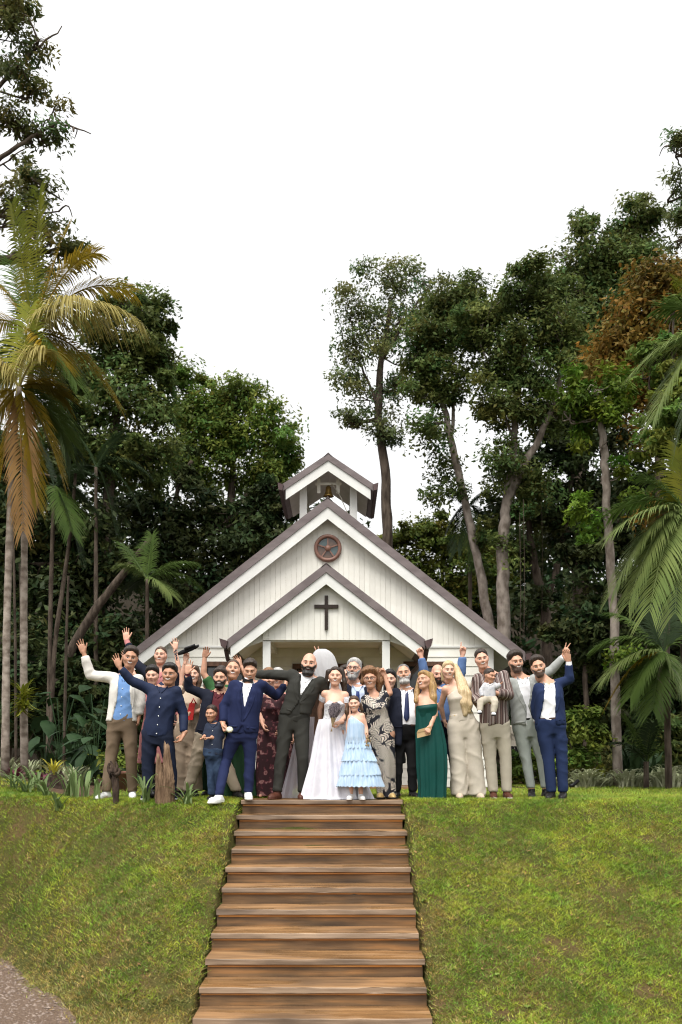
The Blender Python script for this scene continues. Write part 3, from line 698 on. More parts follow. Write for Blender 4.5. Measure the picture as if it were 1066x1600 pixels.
def front_y(g, x, z):
    """foremost surface of the head at local (x, z)"""
    ys = np.linspace(-0.135, 0.02, 60); P = np.stack(np.broadcast_arrays(np.asarray(x)[..., None], ys, np.asarray(z)[..., None]), -1)
    F = g.sample(P); k = np.maximum(np.argmax(F < 0, -1), 1); f1 = np.take_along_axis(F, k[..., None], -1)[..., 0]; f0 = np.take_along_axis(F, (k - 1)[..., None], -1)[..., 0]; return ys[k - 1] + (ys[k] - ys[k - 1]) * np.clip(f0 / (f0 - f1 + 1e-9), 0, 1)
def face_patch(g, xf, zf, nu, nv, off):
    """xf, zf(u, v) -> strip laid on the face"""
    u, v = np.meshgrid(np.linspace(-1, 1, nu), np.linspace(-1, 1, nv), indexing='ij'); x, z = xf(u, v), zf(u, v)
    y = front_y(g, x, z)
    for _ in range(2): y[1:-1] = 0.25 * y[:-2] + 0.5 * y[1:-1] + 0.25 * y[2:]
    V = np.stack([x, y - off, z], -1).reshape(-1, 3)
    i = np.arange(nu * nv).reshape(nu, nv); Q = np.stack([i[:-1, :-1], i[1:, :-1], i[1:, 1:], i[:-1, 1:]], -1).reshape(-1, 4)
    return V, Q

def face_parts(g, kind, smile, brow_w=1.0, shut=False):
    """list of (slot, V, Q): 1 lips, 2 teeth, 3 eye white, 4 iris and lashes, 5 brows, 6 mouth dark"""
    out = []; mw = {'m': 0.027, 'f': 0.026, 'k': 0.022}[kind]
    el = np.sqrt
    cv = 0.010 if smile else 0.003
    op = {0: 0.0012, 1: 0.0040, 2: 0.0065, 3: 0.015}[smile]
    zc = -0.057 - (0.006 if smile == 3 else 0)
    prof = lambda u: el(np.clip(1 - u * u, 0, 1))
    out.append((1, *face_patch(g, lambda u, v: u * mw * 1.03, lambda u, v: zc + cv * u * u + v * (op + 0.0034) * prof(u) + 0.0005 * v, 11, 5, 0.0034)))
    if smile == 3: out.append((6, *face_patch(g, lambda u, v: u * mw * 0.9, lambda u, v: zc + cv * u * u + v * op * prof(u), 11, 5, 0.0048)))
    if smile == 3: out.append((2, *face_patch(g, lambda u, v: u * mw * 0.72, lambda u, v: zc + op * 0.62 + 0.3 * cv * u * u + v * 0.0038 * prof(u), 9, 3, 0.0060)))
    elif smile: out.append((2, *face_patch(g, lambda u, v: u * mw * 0.95, lambda u, v: zc + cv * u * u + 0.001 + v * op * prof(u), 11, 4, 0.0050)))
    for s in (-1, 1):
        hgt = 0.0034 if shut else 0.0052
        out.append((3, *face_patch(g, lambda u, v: s * (0.0315 + s * u * 0.0135), lambda u, v: -0.003 + v * hgt * prof(u * 0.97), 9, 4, 0.0032)))
        out.append((4, *face_patch(g, lambda u, v: s * 0.0315 + u * 0.0064, lambda u, v: -0.003 + v * max(hgt, 0.0045) * prof(u * 0.98), 6, 4, 0.0048)))
        out.append((4, *face_patch(g, lambda u, v: s * (0.0315 + s * u * 0.0155), lambda u, v: -0.002 + hgt * prof(u * 0.95) + v * 0.0013, 9, 3, 0.0052)))
        out.append((5, *face_patch(g, lambda u, v: s * (0.033 + s * u * 0.020), lambda u, v: 0.0235 - 0.004 * u * u * (1 if True else 0) + v * 0.0029 * brow_w * (1 - 0.45 * np.clip(s * u, 0, 1)), 9, 3, 0.0046)))
    return out

# --- hand templates: wrist at the origin, fingers along +z, palm towards -y, thumb towards +x
def hand_tpl(pose):
    bends = {'open': [(4, 6, 4)] * 4, 'wave': [(14, 16, 10)] * 4, 'relax': [(24, 30, 20), (28, 34, 22), (32, 36, 24), (36, 38, 24)], 'grip': [(60, 70, 40)] * 4, 'fist': [(82, 92, 60)] * 4,
             'vee': [(2, 3, 2), (2, 3, 2), (82, 92, 60), (82, 92, 60)], 'point': [(0, 2, 2), (80, 90, 55), (84, 92, 60), (84, 92, 60)]}[pose]
    sp = {'open': (13, 4, -5, -15), 'wave': (9, 3, -4, -11), 'vee': (11, -11, -4, -8)}.get(pose, (3, 1, -1, -3))
    xs = (0.030, 0.010, -0.010, -0.029); zs = (0.088, 0.092, 0.088, 0.080); ln = (0.070, 0.078, 0.072, 0.057); rd = (0.0088, 0.009, 0.0088, 0.0078)
    P = [('c', (0, 0.002, -0.045), (0, 0, 0.012), 0.027, 0.025)]
    for i in range(4):
        P.append(('c', (xs[i] * 0.62, 0, 0.012), (xs[i], 0, zs[i]), 0.0165, 0.0125))
    P.append(('e', (0, -0.006, 0.045), (0.034, 0.013, 0.042)))
    fing = []
    for i in range(4):
        p = np.array([xs[i], 0, zs[i]]); a = R(sp[i]); b = 0.0; seg = (0.46, 0.30, 0.24)
        for j in range(3):
            b += R(bends[i][j]); d = np.array([math.sin(a) * math.cos(b), -math.sin(b), math.cos(a) * math.cos(b)]); q = p + d * ln[i] * seg[j]
            fing.append(('c', p, q, rd[i] * (1 - 0.09 * j), rd[i] * (0.91 - 0.09 * j))); p = q
    th = {'open': [(0.022, -0.008, 0.016), (0.047, -0.012, 0.048), (0.066, -0.014, 0.074), (0.078, -0.014, 0.094)], 'wave': [(0.022, -0.008, 0.016), (0.045, -0.014, 0.05), (0.058, -0.018, 0.078), (0.064, -0.02, 0.1)]}.get(
        pose, [(0.022, -0.010, 0.018), (0.038, -0.026, 0.048), (0.030, -0.040, 0.072), (0.014, -0.046, 0.084)])
    for j in range(3): fing.append(('c', th[j], th[j + 1], (0.0135, 0.0108, 0.0096)[j], (0.0108, 0.0096, 0.0082)[j]))
    lo, hi = bbox(P + fing, 0.02); g = Grid(lo, hi, 0.0066); fill(g, P, 0.012)
    g2 = Grid(lo, hi, 0.0066); fill(g2, fing, 0.004)
    g.F = smin(g.F, g2.F, 0.006)
    return nets(g)
HAND = {p: hand_tpl(p) for p in ('open', 'wave', 'relax', 'grip', 'fist', 'vee', 'point')}

TORSO = {   # t, half width, half depth, forward offset (metres at scale 1); t in trunk lengths from hip joints to shoulder joints
    'm': [(-0.26, 0.085, 0.08, 0), (-0.10, 0.155, 0.108, -0.01), (0.10, 0.160, 0.112, 0), (0.36, 0.150, 0.106, 0.005), (0.66, 0.168, 0.118, 0.008), (0.88, 0.165, 0.110, 0), (1.02, 0.115, 0.085, -0.01), (1.12, 0.062, 0.062, -0.012)],
    'f': [(-0.26, 0.085, 0.085, -0.01), (-0.08, 0.168, 0.118, -0.015), (0.10, 0.160, 0.112, -0.005), (0.40, 0.120, 0.092, 0.008), (0.60, 0.132, 0.104, 0.02), (0.72, 0.138, 0.118, 0.03), (0.88, 0.138, 0.094, 0.01), (1.02, 0.095, 0.070, -0.01), (1.12, 0.05, 0.052, -0.012)],
    'h': [(-0.26, 0.09, 0.09, 0), (-0.10, 0.172, 0.128, 0), (0.12, 0.182, 0.142, 0.02), (0.36, 0.180, 0.146, 0.03), (0.66, 0.182, 0.136, 0.015), (0.88, 0.175, 0.118, 0), (1.02, 0.12, 0.09, -0.01), (1.12, 0.064, 0.064, -0.012)],
    'k': [(-0.26, 0.09, 0.09, 0), (-0.10, 0.150, 0.118, 0), (0.12, 0.155, 0.125, 0.005), (0.40, 0.150, 0.122, 0.008), (0.70, 0.158, 0.122, 0.005), (0.88, 0.150, 0.11, 0), (1.02, 0.105, 0.08, -0.008), (1.12, 0.058, 0.058, -0.01)]}
# ------------------------------------------------------------------ a person: skeleton, body, hair, clothes
def cloth(name, c, c2=None, rough=0.85, scale=6, bump=0.05, sheen=0.0, **k):
    return mat(name, c, c2 or tuple(x * 1.18 for x in c), rough=rough, scale=scale, bump=bump, bscale=60, sheen=sheen, spec=0.2, **k)
def skin_mat(name, c):
    return mat(name, c, tuple(x * y for x, y in zip(c, (1.18, 1.10, 1.08))), rough=0.45, scale=22, spec=0.35, bump=0.04, bscale=60, sss=0.0)
SK = {'fair': skin_mat('skin_fair', (0.60, 0.365, 0.265)), 'mid': skin_mat('skin_medium', (0.50, 0.285, 0.19)), 'tan': skin_mat('skin_tan', (0.39, 0.21, 0.132)), 'rosy': skin_mat('skin_rosy', (0.57, 0.325, 0.232))}
LIP = mat('lips', (0.42, 0.17, 0.14), (0.46, 0.20, 0.165), rough=0.4, spec=0.4); LIPR = mat('lips_red', (0.40, 0.055, 0.055), (0.45, 0.07, 0.07), rough=0.35, spec=0.4)
TEETH = mat('teeth', (0.76, 0.73, 0.68), (0.80, 0.77, 0.72), rough=0.3); EYEW = mat('eye_white', (0.50, 0.44, 0.40), (0.56, 0.50, 0.46), rough=0.25)
IRIS = mat('iris', (0.025, 0.015, 0.01), (0.04, 0.022, 0.014), rough=0.2); MOUTH = mat('mouth_inside', (0.05, 0.012, 0.012), (0.08, 0.02, 0.02), rough=0.6)
def hair_mat(name, c, c2):
    return mat(name, c, c2, rough=0.42, scale=26, stretch=(1.6, 1.6, 0.22), bump=0.55, bscale=60, spec=0.4, lo=0.3, hi=0.7)
HR = {'black': hair_mat('hair_black', (0.010, 0.008, 0.007), (0.024, 0.019, 0.017)), 'dark': hair_mat('hair_dark_brown', (0.018, 0.011, 0.008), (0.045, 0.028, 0.018)),
      'brown': hair_mat('hair_brown', (0.045, 0.024, 0.014), (0.10, 0.055, 0.03)), 'auburn': hair_mat('hair_auburn', (0.10, 0.042, 0.02), (0.27, 0.145, 0.065)),
      'blond': hair_mat('hair_blond', (0.46, 0.33, 0.17), (0.66, 0.52, 0.32)), 'gold': hair_mat('hair_honey', (0.17, 0.085, 0.03), (0.47, 0.30, 0.12)), 'grey': hair_mat('hair_grey', (0.24, 0.23, 0.22), (0.50, 0.49, 0.47)),
      'salt': hair_mat('hair_salt_pepper', (0.05, 0.045, 0.042), (0.22, 0.21, 0.20)), 'stubble': hair_mat('stubble', (0.07, 0.042, 0.03), (0.13, 0.085, 0.062))}

def wrinkle(V, seed, amp, zstretch=1.0):
    """sparse sharp folds over nearly flat cloth"""
    r = np.random.default_rng(seed); f = np.zeros(len(V)); W = V + 0.05 * np.sin(V[:, [1, 2, 0]] * 9 + seed) + 0.02 * np.sin(V[:, [2, 0, 1]] * 23 + seed)
    for k in range(4):
        d = r.standard_normal(3); d /= np.linalg.norm(d); d[2] *= zstretch; e = r.standard_normal(3) * 5
        mask = np.clip(np.sin(V @ e + r.uniform(0, 6)) * 1.6 - 0.35, 0, 1); f += mask * ((1 - np.abs(np.sin(W @ d * r.uniform(18, 32) + r.uniform(0, 6)))) ** 2 - 0.3)
    return amp * 1.5 * f

def frame_of(p0, p1, sa, sb):
    L = np.linalg.norm(p1 - p0); u = (p1 - p0) / L; side = sb - sa; side = side - u * (side @ u); side /= np.linalg.norm(side); return (p0, u, side, np.cross(side, u), L)

class Person:
    def __init__(P, label, D, kind, head, hh, ypr, s=1.0, skin='mid', group='wedding guests waving on the lawn', smile=1, hair=None, beard=None, lip=None, brow='dark', shut=False, wide=1.0, z0=None, res=0.026, hz=None, **j):
        P.D, P.kind, P.s, P.label, P.group, P.j, P.hs = D, kind, s, label, group, j, None
        w3 = lambda q: at(q[0], q[1], D + (q[2] if len(q) > 2 else 0)) * 1.0
        P.w3 = w3; P.n = 0; P.seed = int(D * 100 + head[0] * 7)
        hk = 'k' if kind == 'k' else 'f' if kind == 'f' else 'm'; P.hk = hk
        P.C = w3(head); P.Rm = rotm(*ypr); P.hsc = 0.945 * hh * P.C[1] / F_PX / 0.235 * np.array([0.985 * wide, 1.0, 1.0])
        P.sa = w3(j['sa']); P.sb = w3(j['sb'])
        mid = (P.sa + P.sb) / 2; gz = float(zg(mid[0], D, False)) if z0 is None else z0; P.gz = gz
        up = max(0.25, mid[2] - gz)
        if 'pa' in j: P.pa = w3(j['pa']); P.pb = w3(j['pb'])
        else: P.pa = np.array([mid[0] - 0.095 * s, mid[1] + 0.01, gz + up * 0.62]); P.pb = P.pa + np.array([0.19 * s, 0, 0])
        P.aa, P.ab = [np.array([((q[0] - CX) * (D + (q[1] if len(q) > 1 else 0)) / F_PX), D + (q[1] if len(q) > 1 else 0), 0.]) if q is not None else None for q in (j.get('aa'), j.get('ab'))]
        if P.aa is None: P.aa = P.pa * np.array([1, 1, 0]) + np.array([-0.01, 0.0, 0])
        if P.ab is None: P.ab = P.pb * np.array([1, 1, 0]) + np.array([0.01, 0.0, 0])
        for i_, a in enumerate((P.aa, P.ab)):
            if 'apy' in j: a[2] = ZC + (HZ - j['apy'][i_]) * a[1] / F_PX
            else: a[2] = (float(zg(a[0], a[1], False)) if z0 is None else z0) + 0.095 * s
        P.ka = w3(j['ka']) if 'ka' in j else P.pa * 0.5 + P.aa * 0.5 + np.array([0, -0.02, 0.0]); P.kb = w3(j['kb']) if 'kb' in j else P.pb * 0.5 + P.ab * 0.5 + np.array([0, -0.02, 0.0])
        hang = lambda sh, sg: (sh + np.array([sg * 0.05, 0.03, -0.29]) * s, sh + np.array([sg * 0.06, -0.03, -0.53]) * s)
        P.ea, P.wa = (w3(j['ea']), w3(j['wa'])) if 'ea' in j else hang(P.sa, -1)
        P.eb, P.wb = (w3(j['eb']), w3(j['wb'])) if 'eb' in j else hang(P.sb, 1)
        P.fr = frame_of((P.pa + P.pb) / 2, mid, P.sa, P.sb)
        st = np.array(TORSO[j.get('build', kind)]); st[:, 1:] *= s
        k = np.linalg.norm(P.sb - P.sa) / (0.36 * s); kk = np.clip(k, 0.75, 1.2) if 'nofit' not in j else 1
        st[:, 1] *= np.where(st[:, 0] > 0.5, 0.5 + 0.5 * kk, 1); P.st = st
        P.nb = mid + P.fr[1] * 0.055 * s + P.fr[3] * -0.012 * s
        P.chin_back = P.C + P.Rm @ (np.array([0, 0.03, -0.085]) * P.hsc)
        P.skin = SK[skin]; P.mats = [P.skin, LIPR if lip == 'red' else LIP, TEETH, EYEW, IRIS, HR[brow], MOUTH]
        P.res = res
        P.body(smile, shut)
        if hair: P.hair(**hair)
        if beard: P.beard(**beard)
    # ---- skeleton pieces
    def core(P, neck=True):
        s = P.s; f = 0.86 if P.kind == 'f' else 0.9 if P.kind == 'k' else 1.0; P.f = f
        pr = [('l', P.fr, P.st)]
        if neck: pr.append(('c', P.nb, P.chin_back, 0.058 * s * f, 0.053 * s * f))
        for sh in (P.sa, P.sb): pr.append(('c', P.nb - P.fr[1] * 0.02 * s, sh, 0.042 * s * f, 0.046 * s * f))
        return pr
    def arm(P, b, f0=0.0, f1=1.0, ra=0.0):
        """cones along one arm from fraction f0 to f1 (0 shoulder, 0.5 elbow, 1 wrist)"""
        s, f = P.s, (0.82 if P.kind == 'f' else 0.92 if P.kind == 'k' else 1.0)
        sh, el, wr = (P.sb, P.eb, P.wb) if b else (P.sa, P.ea, P.wa); out = []
        r = [0.050, 0.048, 0.042, 0.042, 0.029]; ts = [0, 0.25, 0.5, 0.62, 1.0]
        pt = lambda t: sh + (el - sh) * t * 2 if t <= 0.5 else el + (wr - el) * (t - 0.5) * 2
        rr = lambda t: float(np.interp(t, ts, r)) * s * f + ra
        cut = sorted({f0, f1} | {t for t in (0.25, 0.5, 0.62) if f0 < t < f1})
        return [('c', pt(a), pt(c), rr(a), rr(c)) for a, c in zip(cut[:-1], cut[1:])]
    def leg(P, b, f1=1.0, ra=0.0, r=(0.085, 0.074, 0.056, 0.057, 0.040)):
        s = P.s; h, k, a = (P.pb, P.kb, P.ab) if b else (P.pa, P.ka, P.aa); ts = [0, 0.25, 0.5, 0.66, 1.0]
        pt = lambda t: h + (k - h) * t * 2 if t <= 0.5 else k + (a - k) * (t - 0.5) * 2
        rr = lambda t: float(np.interp(t, ts, r)) * s + ra
        cut = sorted({0.0, f1} | {t for t in (0.25, 0.5, 0.66) if t < f1})
        return [('c', pt(a_), pt(c), rr(a_), rr(c)) for a_, c in zip(cut[:-1], cut[1:])]
    def foot_dir(P, b):
        d = P.j.get('tb' if b else 'ta'); a = P.ab if b else P.aa
        v = np.array([d if d is not None else (0.25 if b else -0.25), -1.0, 0]); return v / np.linalg.norm(v)
    # ---- body mesh (the top-level object)
    def body(P, smile, shut):
        pr = P.core(); ch = [P.arm(0), P.arm(1), P.leg(0), P.leg(1)]
        for b, a in ((0, P.aa), (1, P.ab)):
            d = P.foot_dir(b); ch[2 + b].append(('c', a - np.array([0, 0, 0.055 * P.s]), a + d * 0.15 * P.s - np.array([0, 0, 0.068 * P.s]), 0.034 * P.s, 0.022 * P.s))
        lo, hi = bbox(pr + sum(ch, []), 0.05); g = Grid(lo, hi, P.res); fill(g, pr, 0.035 * P.s)
        for c in ch: g2 = Grid(lo, hi, P.res); fill(g2, c, 0.004); g.F = smin(g.F, g2.F, 0.035 * P.s)
        V, Q = nets(g); P.bg = g
        Vs, Qs, Ms = [V], [Q], [np.zeros(len(Q), int)]; n = len(V)
        hg, hne, HV, HQ = HEAD[P.hk]
        T = lambda L: P.C + (L * P.hsc) @ P.Rm.T
        def put(V, Q, m):
            nonlocal n
            Vs.append(V); Qs.append(Q + n); Ms.append(np.full(len(Q), m)); n += len(V)
        put(T(HV), HQ, 0)
        for slot, V, Q in face_parts(hg, P.hk, smile, 0.8 if P.hk != 'm' else 1.15, shut): put(T(V), Q[:, ::-1] if False else Q, slot)
        for b, key in ((0, 'ha'), (1, 'hb')):
            spec = P.j.get(key)
            if spec is None: spec = dict(pose='relax')
            if spec == 0: continue
            wr, el = (P.wb, P.eb) if b else (P.wa, P.ea)
            z = (P.w3(spec['tip']) - wr) if 'tip' in spec else wr - el
            z = z / np.linalg.norm(z); pn = np.array(spec.get('palm', (1 if not b else -1, -0.2, 0) if 'tip' not in spec else (0, -1, 0)), float)
            y = -(pn - z * (pn @ z)); y /= np.linalg.norm(y); x = np.cross(y, z)
            th = spec.get('thumb', None)            # +1: thumb towards image right
            HV_, HQ_ = HAND[spec.get('pose', 'relax')]
            xl = HV_[:, 0].copy(); fl = False
            if th is not None and x[0] * th < 0: xl = -xl; fl = True
            k = P.s * spec.get('k', 0.94 if P.kind == 'f' else 1.04)
            W = wr + k * (xl[:, None] * x + HV_[:, 1:2] * y + HV_[:, 2:3] * z)
            put(W, HQ_[:, ::-1] if fl else HQ_, 0)
        base = np.array([(P.aa[0] + P.ab[0]) / 2, P.D, P.gz])
        me = mesh_np('person', np.concatenate(Vs) - base, [np.concatenate(Qs)], [np.concatenate(Ms)])
        P.o = add_obj('person', me, P.mats, None, base); tag(P.o, P.label, 'person', P.group)
        P.T = T
    def part(P, name, V, Q, m, parent=None, smooth=True):
        base = V.mean(0); return add_obj(name, mesh_np(name, V - base, [Q], smooth=smooth), m, parent or P.o, base)
    # ---- hair
    def hair(P, col='dark', th=0.007, top=0.010, line=0.070, slope=1.15, nape=-0.075, bumps=(), locks=(), lk=0.03, curl=0.0, lres=0.014, side=0.0):
        Vs, Qs, n = [], [], 0
        if th is not None:
            g, ne, _, _ = HEAD[P.hk]; lo, hi = g.o - 0.03, g.o + g.h * (g.n - 1) + 0.05; h = Grid(lo, hi, 0.0105)
            X, Y, Z = h.pts(); F = ne.sample(np.stack([X, Y, Z], -1))
            out = np.maximum.reduce([g.o[0] - X, X - (g.o[0] + g.h * (g.n[0] - 1)), g.o[1] - Y, Y - (g.o[1] + g.h * (g.n[1] - 1)), Z - (g.o[2] + g.h * (g.n[2] - 1)), np.zeros_like(X)])
            F = F + out
            reg = (line - slope * (Y + 0.066) + side * X) - Z + 0.006 * np.sin(X * 130) + 0.25 * np.maximum(np.abs(X) - 0.055, 0)
            F = F - 0.002 - (th + top * np.clip((Z - 0.03) / 0.06, 0, 1)) * np.clip(-reg / 0.030, 0, 1) ** 0.7
            if curl: F = F - curl * (np.sin(X * 150) * np.sin(Y * 160 + 1) * np.sin(Z * 140 + 2))
            h.F = F.astype(np.float32)
            for b in bumps: fill(h, [b], 0.02)
            h.F = np.maximum(h.F, np.maximum(reg, nape - Z).astype(np.float32))
            V, Q = nets(h); V = V + (0.0012 * np.sin(V[:, 0] * 330 + 3 * np.sin(V[:, 2] * 70)))[:, None] * V / 0.1
            V = P.T(V); Vs.append(V); Qs.append(Q); n += len(V)
        if locks:
            pr = []
            for ch in locks:
                pts = [(P.w3(q[:3]), q[3]) for q in ch]
                pr += [('c', a[0], b[0], a[1], b[1]) for a, b in zip(pts[:-1], pts[1:])]
            lo, hi = bbox(pr, 0.05); g = Grid(lo, hi, lres); fill(g, pr, lk)
            X, Y, Z = g.pts(); amp = 0.0018 + curl
            g.F = (g.F + amp * np.sin(X * 150 + 2.5 * np.sin(Z * 22) + 1.5 * np.sin(Y * 60)) * np.cos(Z * (14 if not curl else 90))).astype(np.float32)
            V, Q = nets(g); Vs.append(V); Qs.append(Q + n)
        if Vs: P.part('hair', np.concatenate(Vs), np.concatenate(Qs), HR[col])
    def beard(P, col='dark', th=0.008, chin=0.006, line=-0.040, mouth=0.009):
        g, ne, _, _ = HEAD[P.hk]; h = Grid(g.o, g.o + g.h * (g.n - 1), 0.0085); X, Y, Z = h.pts(); F = ne.sample(np.stack([X, Y, Z], -1))
        fr_ = np.clip((-0.02 - Y) / 0.05, 0, 1); F = F - th * (0.3 + 0.7 * fr_) - chin * fr_ * np.clip((-0.075 - Z) / 0.03, 0, 1)
        reg = np.maximum.reduce([Z - (line - 0.10 * np.clip(np.abs(X) - 0.022, 0, 0.02) + 1.15 * np.maximum(np.abs(X) - 0.045, 0)), Y + 0.022 - 0.25 * np.clip(-0.05 - Z, 0, 0.05), -0.130 - Z]) + 0.002 * np.sin(X * 300) * np.sin(Z * 280)
        h.F = np.maximum(F, reg).astype(np.float32); carve(h, [('e', (0, -0.10, -0.057), (0.025, 0.05, mouth))], 0.004)
        V, Q = nets(h); P.part('beard', P.T(V), Q, HR[col])
    def glasses(P):
        m = MB(); g = HEAD[P.hk][0]
        for s in (-1, 1):
            a = np.linspace(0, 2 * np.pi, 15); x = s * 0.032 + 0.023 * np.cos(a); z = 0.002 + 0.017 * np.sin(a)
            m.tube(P.T(np.stack([x, np.full(15, -0.103), z - 0.005], -1)), 0.0026, 6, False)
            m.tube(P.T(np.array([[s * 0.054, -0.1, 0.006], [s * 0.073, -0.06, 0.006], [s * 0.08, 0.012, 0.004]])), 0.0026, 6)
        m.tube(P.T(np.array([[-0.010, -0.106, 0.006], [0, -0.110, 0.009], [0.010, -0.106, 0.006]])), 0.0026, 6)
        m.build('glasses', CL['black'], P.o, smooth=True)
    # ---- clothes
    def straight(P, flare=0.0, low=-0.75):
        st = P.st.copy(); hip = st[st[:, 0] > -0.15][0]; rows = [(low, hip[1] + flare, hip[2] + flare * 0.7, hip[3]), (-0.05, hip[1] + flare * 0.3, hip[2] + flare * 0.2, hip[3])]
        return np.array(rows + [tuple(r) for r in st if r[0] > 0.05])
    def stf(P, X, Y, Z):
        p0, u, side, fwd, L = P.fr; x, y, z = X - p0[0], Y - p0[1], Z - p0[2]
        return x * side[0] + y * side[1] + z * side[2], (x * u[0] + y * u[1] + z * u[2]) / L, x * fwd[0] + y * fwd[1] + z * fwd[2]
    def top(P, name, m, infl=0.012, sleeve=0.96, sinfl=None, hem=-0.02, hem_py=None, neck=1.07, openv=None, flare=0.0, h=0.0175, wr=0.0045, sides=(1, 1), clav=True, k=0.03, strap=None, parent=None, belly=0.0):
        """a garment of the trunk; openv rows: t, left, right edge of the front opening (metres in trunk coordinates)"""
        s = P.s; sinfl = infl if sinfl is None else sinfl
        st = P.straight(flare); pr = [('l', P.fr, st)]
        if clav: pr += [('c', P.nb - P.fr[1] * 0.02 * s, sh, 0.036 * s, 0.040 * s) for sh in (P.sa, P.sb)]
        arms = []
        for b in (0, 1):
            if sides[b] and sleeve > 0: arms += P.arm(b, 0, sleeve)
        lo, hi = bbox(pr + arms, 0.06)
        zl = None
        if hem_py is not None: lo[2] = max(lo[2], P.w3((0, hem_py))[2] - 0.06)
        g = Grid(lo, hi, h); fill(g, pr, k, infl); 
        X, Y, Z = g.pts(); S, T, Dd = P.stf(X, Y, Z)
        if hem_py is not None:
            zh = P.w3((0, hem_py))[2]; cut = zh - Z + 0.008 * np.sin(X * 23)
        else: cut = (hem - T) * P.fr[4]
        F = np.maximum(g.F, cut)
        F = np.maximum(F, (T - neck) * P.fr[4] - 0.25 * np.maximum(np.abs(S) - 0.07 * s, 0))
        nk = np.sqrt(S ** 2 + (Dd - 0.01 * s) ** 2) - 0.066 * s; F = np.maximum(F, -np.maximum(nk, (neck - 0.07) - T))      # neck hole
        if openv is not None:
            ov = np.array(sorted(openv)); l = np.interp(T, ov[:, 0], ov[:, 1]) * s; r = np.interp(T, ov[:, 0], ov[:, 2]) * s
            wedge = np.maximum.reduce([l - S, S - r, -Dd]); F = np.maximum(F, -wedge)
        if strap is not None: F = np.maximum(F, strap(S / s, T, Dd / s, F) * s)
        g.F = F.astype(np.float32)
        for b in (0, 1):
            if not (sides[b] and sleeve > 0): continue
            g2 = Grid(lo, hi, h); fill(g2, P.arm(b, 0, sleeve), 0.004, sinfl)
            wr_, el = (P.wb, P.eb) if b else (P.wa, P.ea); sh = P.sb if b else P.sa
            e = (el + (wr_ - el) * (sleeve - 0.5) * 2) if sleeve > 0.5 else sh + (el - sh) * sleeve * 2
            d = (wr_ - el) if sleeve > 0.5 else (el - sh); d = d / np.linalg.norm(d)
            q = (X - e[0]) * d[0] + (Y - e[1]) * d[1] + (Z - e[2]) * d[2]; rad = np.sqrt((X - e[0]) ** 2 + (Y - e[1]) ** 2 + (Z - e[2]) ** 2)
            g2.F = np.where((q > 0) & (rad < 0.11 * s), np.maximum(g2.F, q), g2.F)
            g.F = smin(g.F, g2.F, 0.035 * s).astype(np.float32)
        V, Q = nets(g); P.n += 1
        V = P.push(g, V, wrinkle(V, P.seed + P.n, wr * s, 0.9)); P.g = g
        o = P.part(name, V, Q, m, parent); P.last = o
        return o
    def push(P, g, V, f):
        e = 0.012; G = np.stack([g.sample(V + d) - g.sample(V - d) for d in (np.array([e, 0, 0]), np.array([0, e, 0]), np.array([0, 0, e]))], -1)
        G /= np.linalg.norm(G, axis=1)[:, None] + 1e-6; return V + G * f[:, None]
    def trousers(P, m, waist=0.16, end=0.98, wide=(0.100, 0.090, 0.070, 0.068, 0.058), infl=0.018, wr=0.0065, h=0.0175, name='trousers', cut_z=None):
        st = P.st.copy(); pr = [('l', P.fr, st)]; legs = P.leg(0, end, 0, wide) + P.leg(1, end, 0, wide)
        lo, hi = bbox([('l', P.fr, st[st[:, 0] < 0.3])] + legs, 0.05); g = Grid(lo, hi, h); fill(g, pr, 0.03, infl)
        X, Y, Z = g.pts(); S, T, Dd = P.stf(X, Y, Z)
        g.F = np.maximum(g.F, (T - waist) * P.fr[4]).astype(np.float32)
        g2 = Grid(lo, hi, h); fill(g2, P.leg(0, end, 0, wide), 0.004); g3 = Grid(lo, hi, h); fill(g3, P.leg(1, end, 0, wide), 0.004)
        g.F = smin(g.F, np.minimum(g2.F, g3.F), 0.035 * P.s)
        for b in (0, 1):
            k, a = (P.kb, P.ab) if b else (P.ka, P.aa); e = k + (a - k) * (end - 0.5) * 2; near = ((X - e[0]) ** 2 + (Y - e[1]) ** 2 < (0.13 * P.s) ** 2) & (Z < e[2] + 0.05)
            g.F = np.where(near, np.maximum(g.F, e[2] - 0.02 * P.s - Z), g.F).astype(np.float32)
        V, Q = nets(g); P.n += 1
        f = wrinkle(V, P.seed + 31 + P.n, wr * P.s, 0.8)
        for k, a in ((P.ka, P.aa), (P.kb, P.ab)):                     # creases break over the knee and pile up over the shoe
            for c, am, fq, sp in ((k, 0.0012, 60, 0.08), (a + np.array([0, 0, 0.04]), 0.0040, 85, 0.06)):
                d2 = ((V - c) ** 2).sum(1); f = f + am * P.s * np.exp(-d2 / (sp * P.s) ** 2) * np.sin(V[:, 2] * fq + V[:, 0] * 45 + 1.5 * np.sin(V[:, 0] * 70 + V[:, 1] * 50) + P.seed)
        V = P.push(g, V, f); P.tg = g
        return P.part(name, V, Q, m)
    def belt(P, m, t0=0.10, t1=0.17, infl=0.016):
        pr = [('l', P.fr, P.st)]; lo, hi = bbox([('l', P.fr, P.st[(P.st[:, 0] > -0.12) & (P.st[:, 0] < 0.5)])], 0.04); g = Grid(lo, hi, 0.012); fill(g, pr, 0.02, infl)
        X, Y, Z = g.pts(); S, T, Dd = P.stf(X, Y, Z); g.F = np.maximum(g.F, np.maximum((t0 - T), (T - t1)) * P.fr[4]).astype(np.float32); V, Q = nets(g); return P.part('belt', V, Q, m)
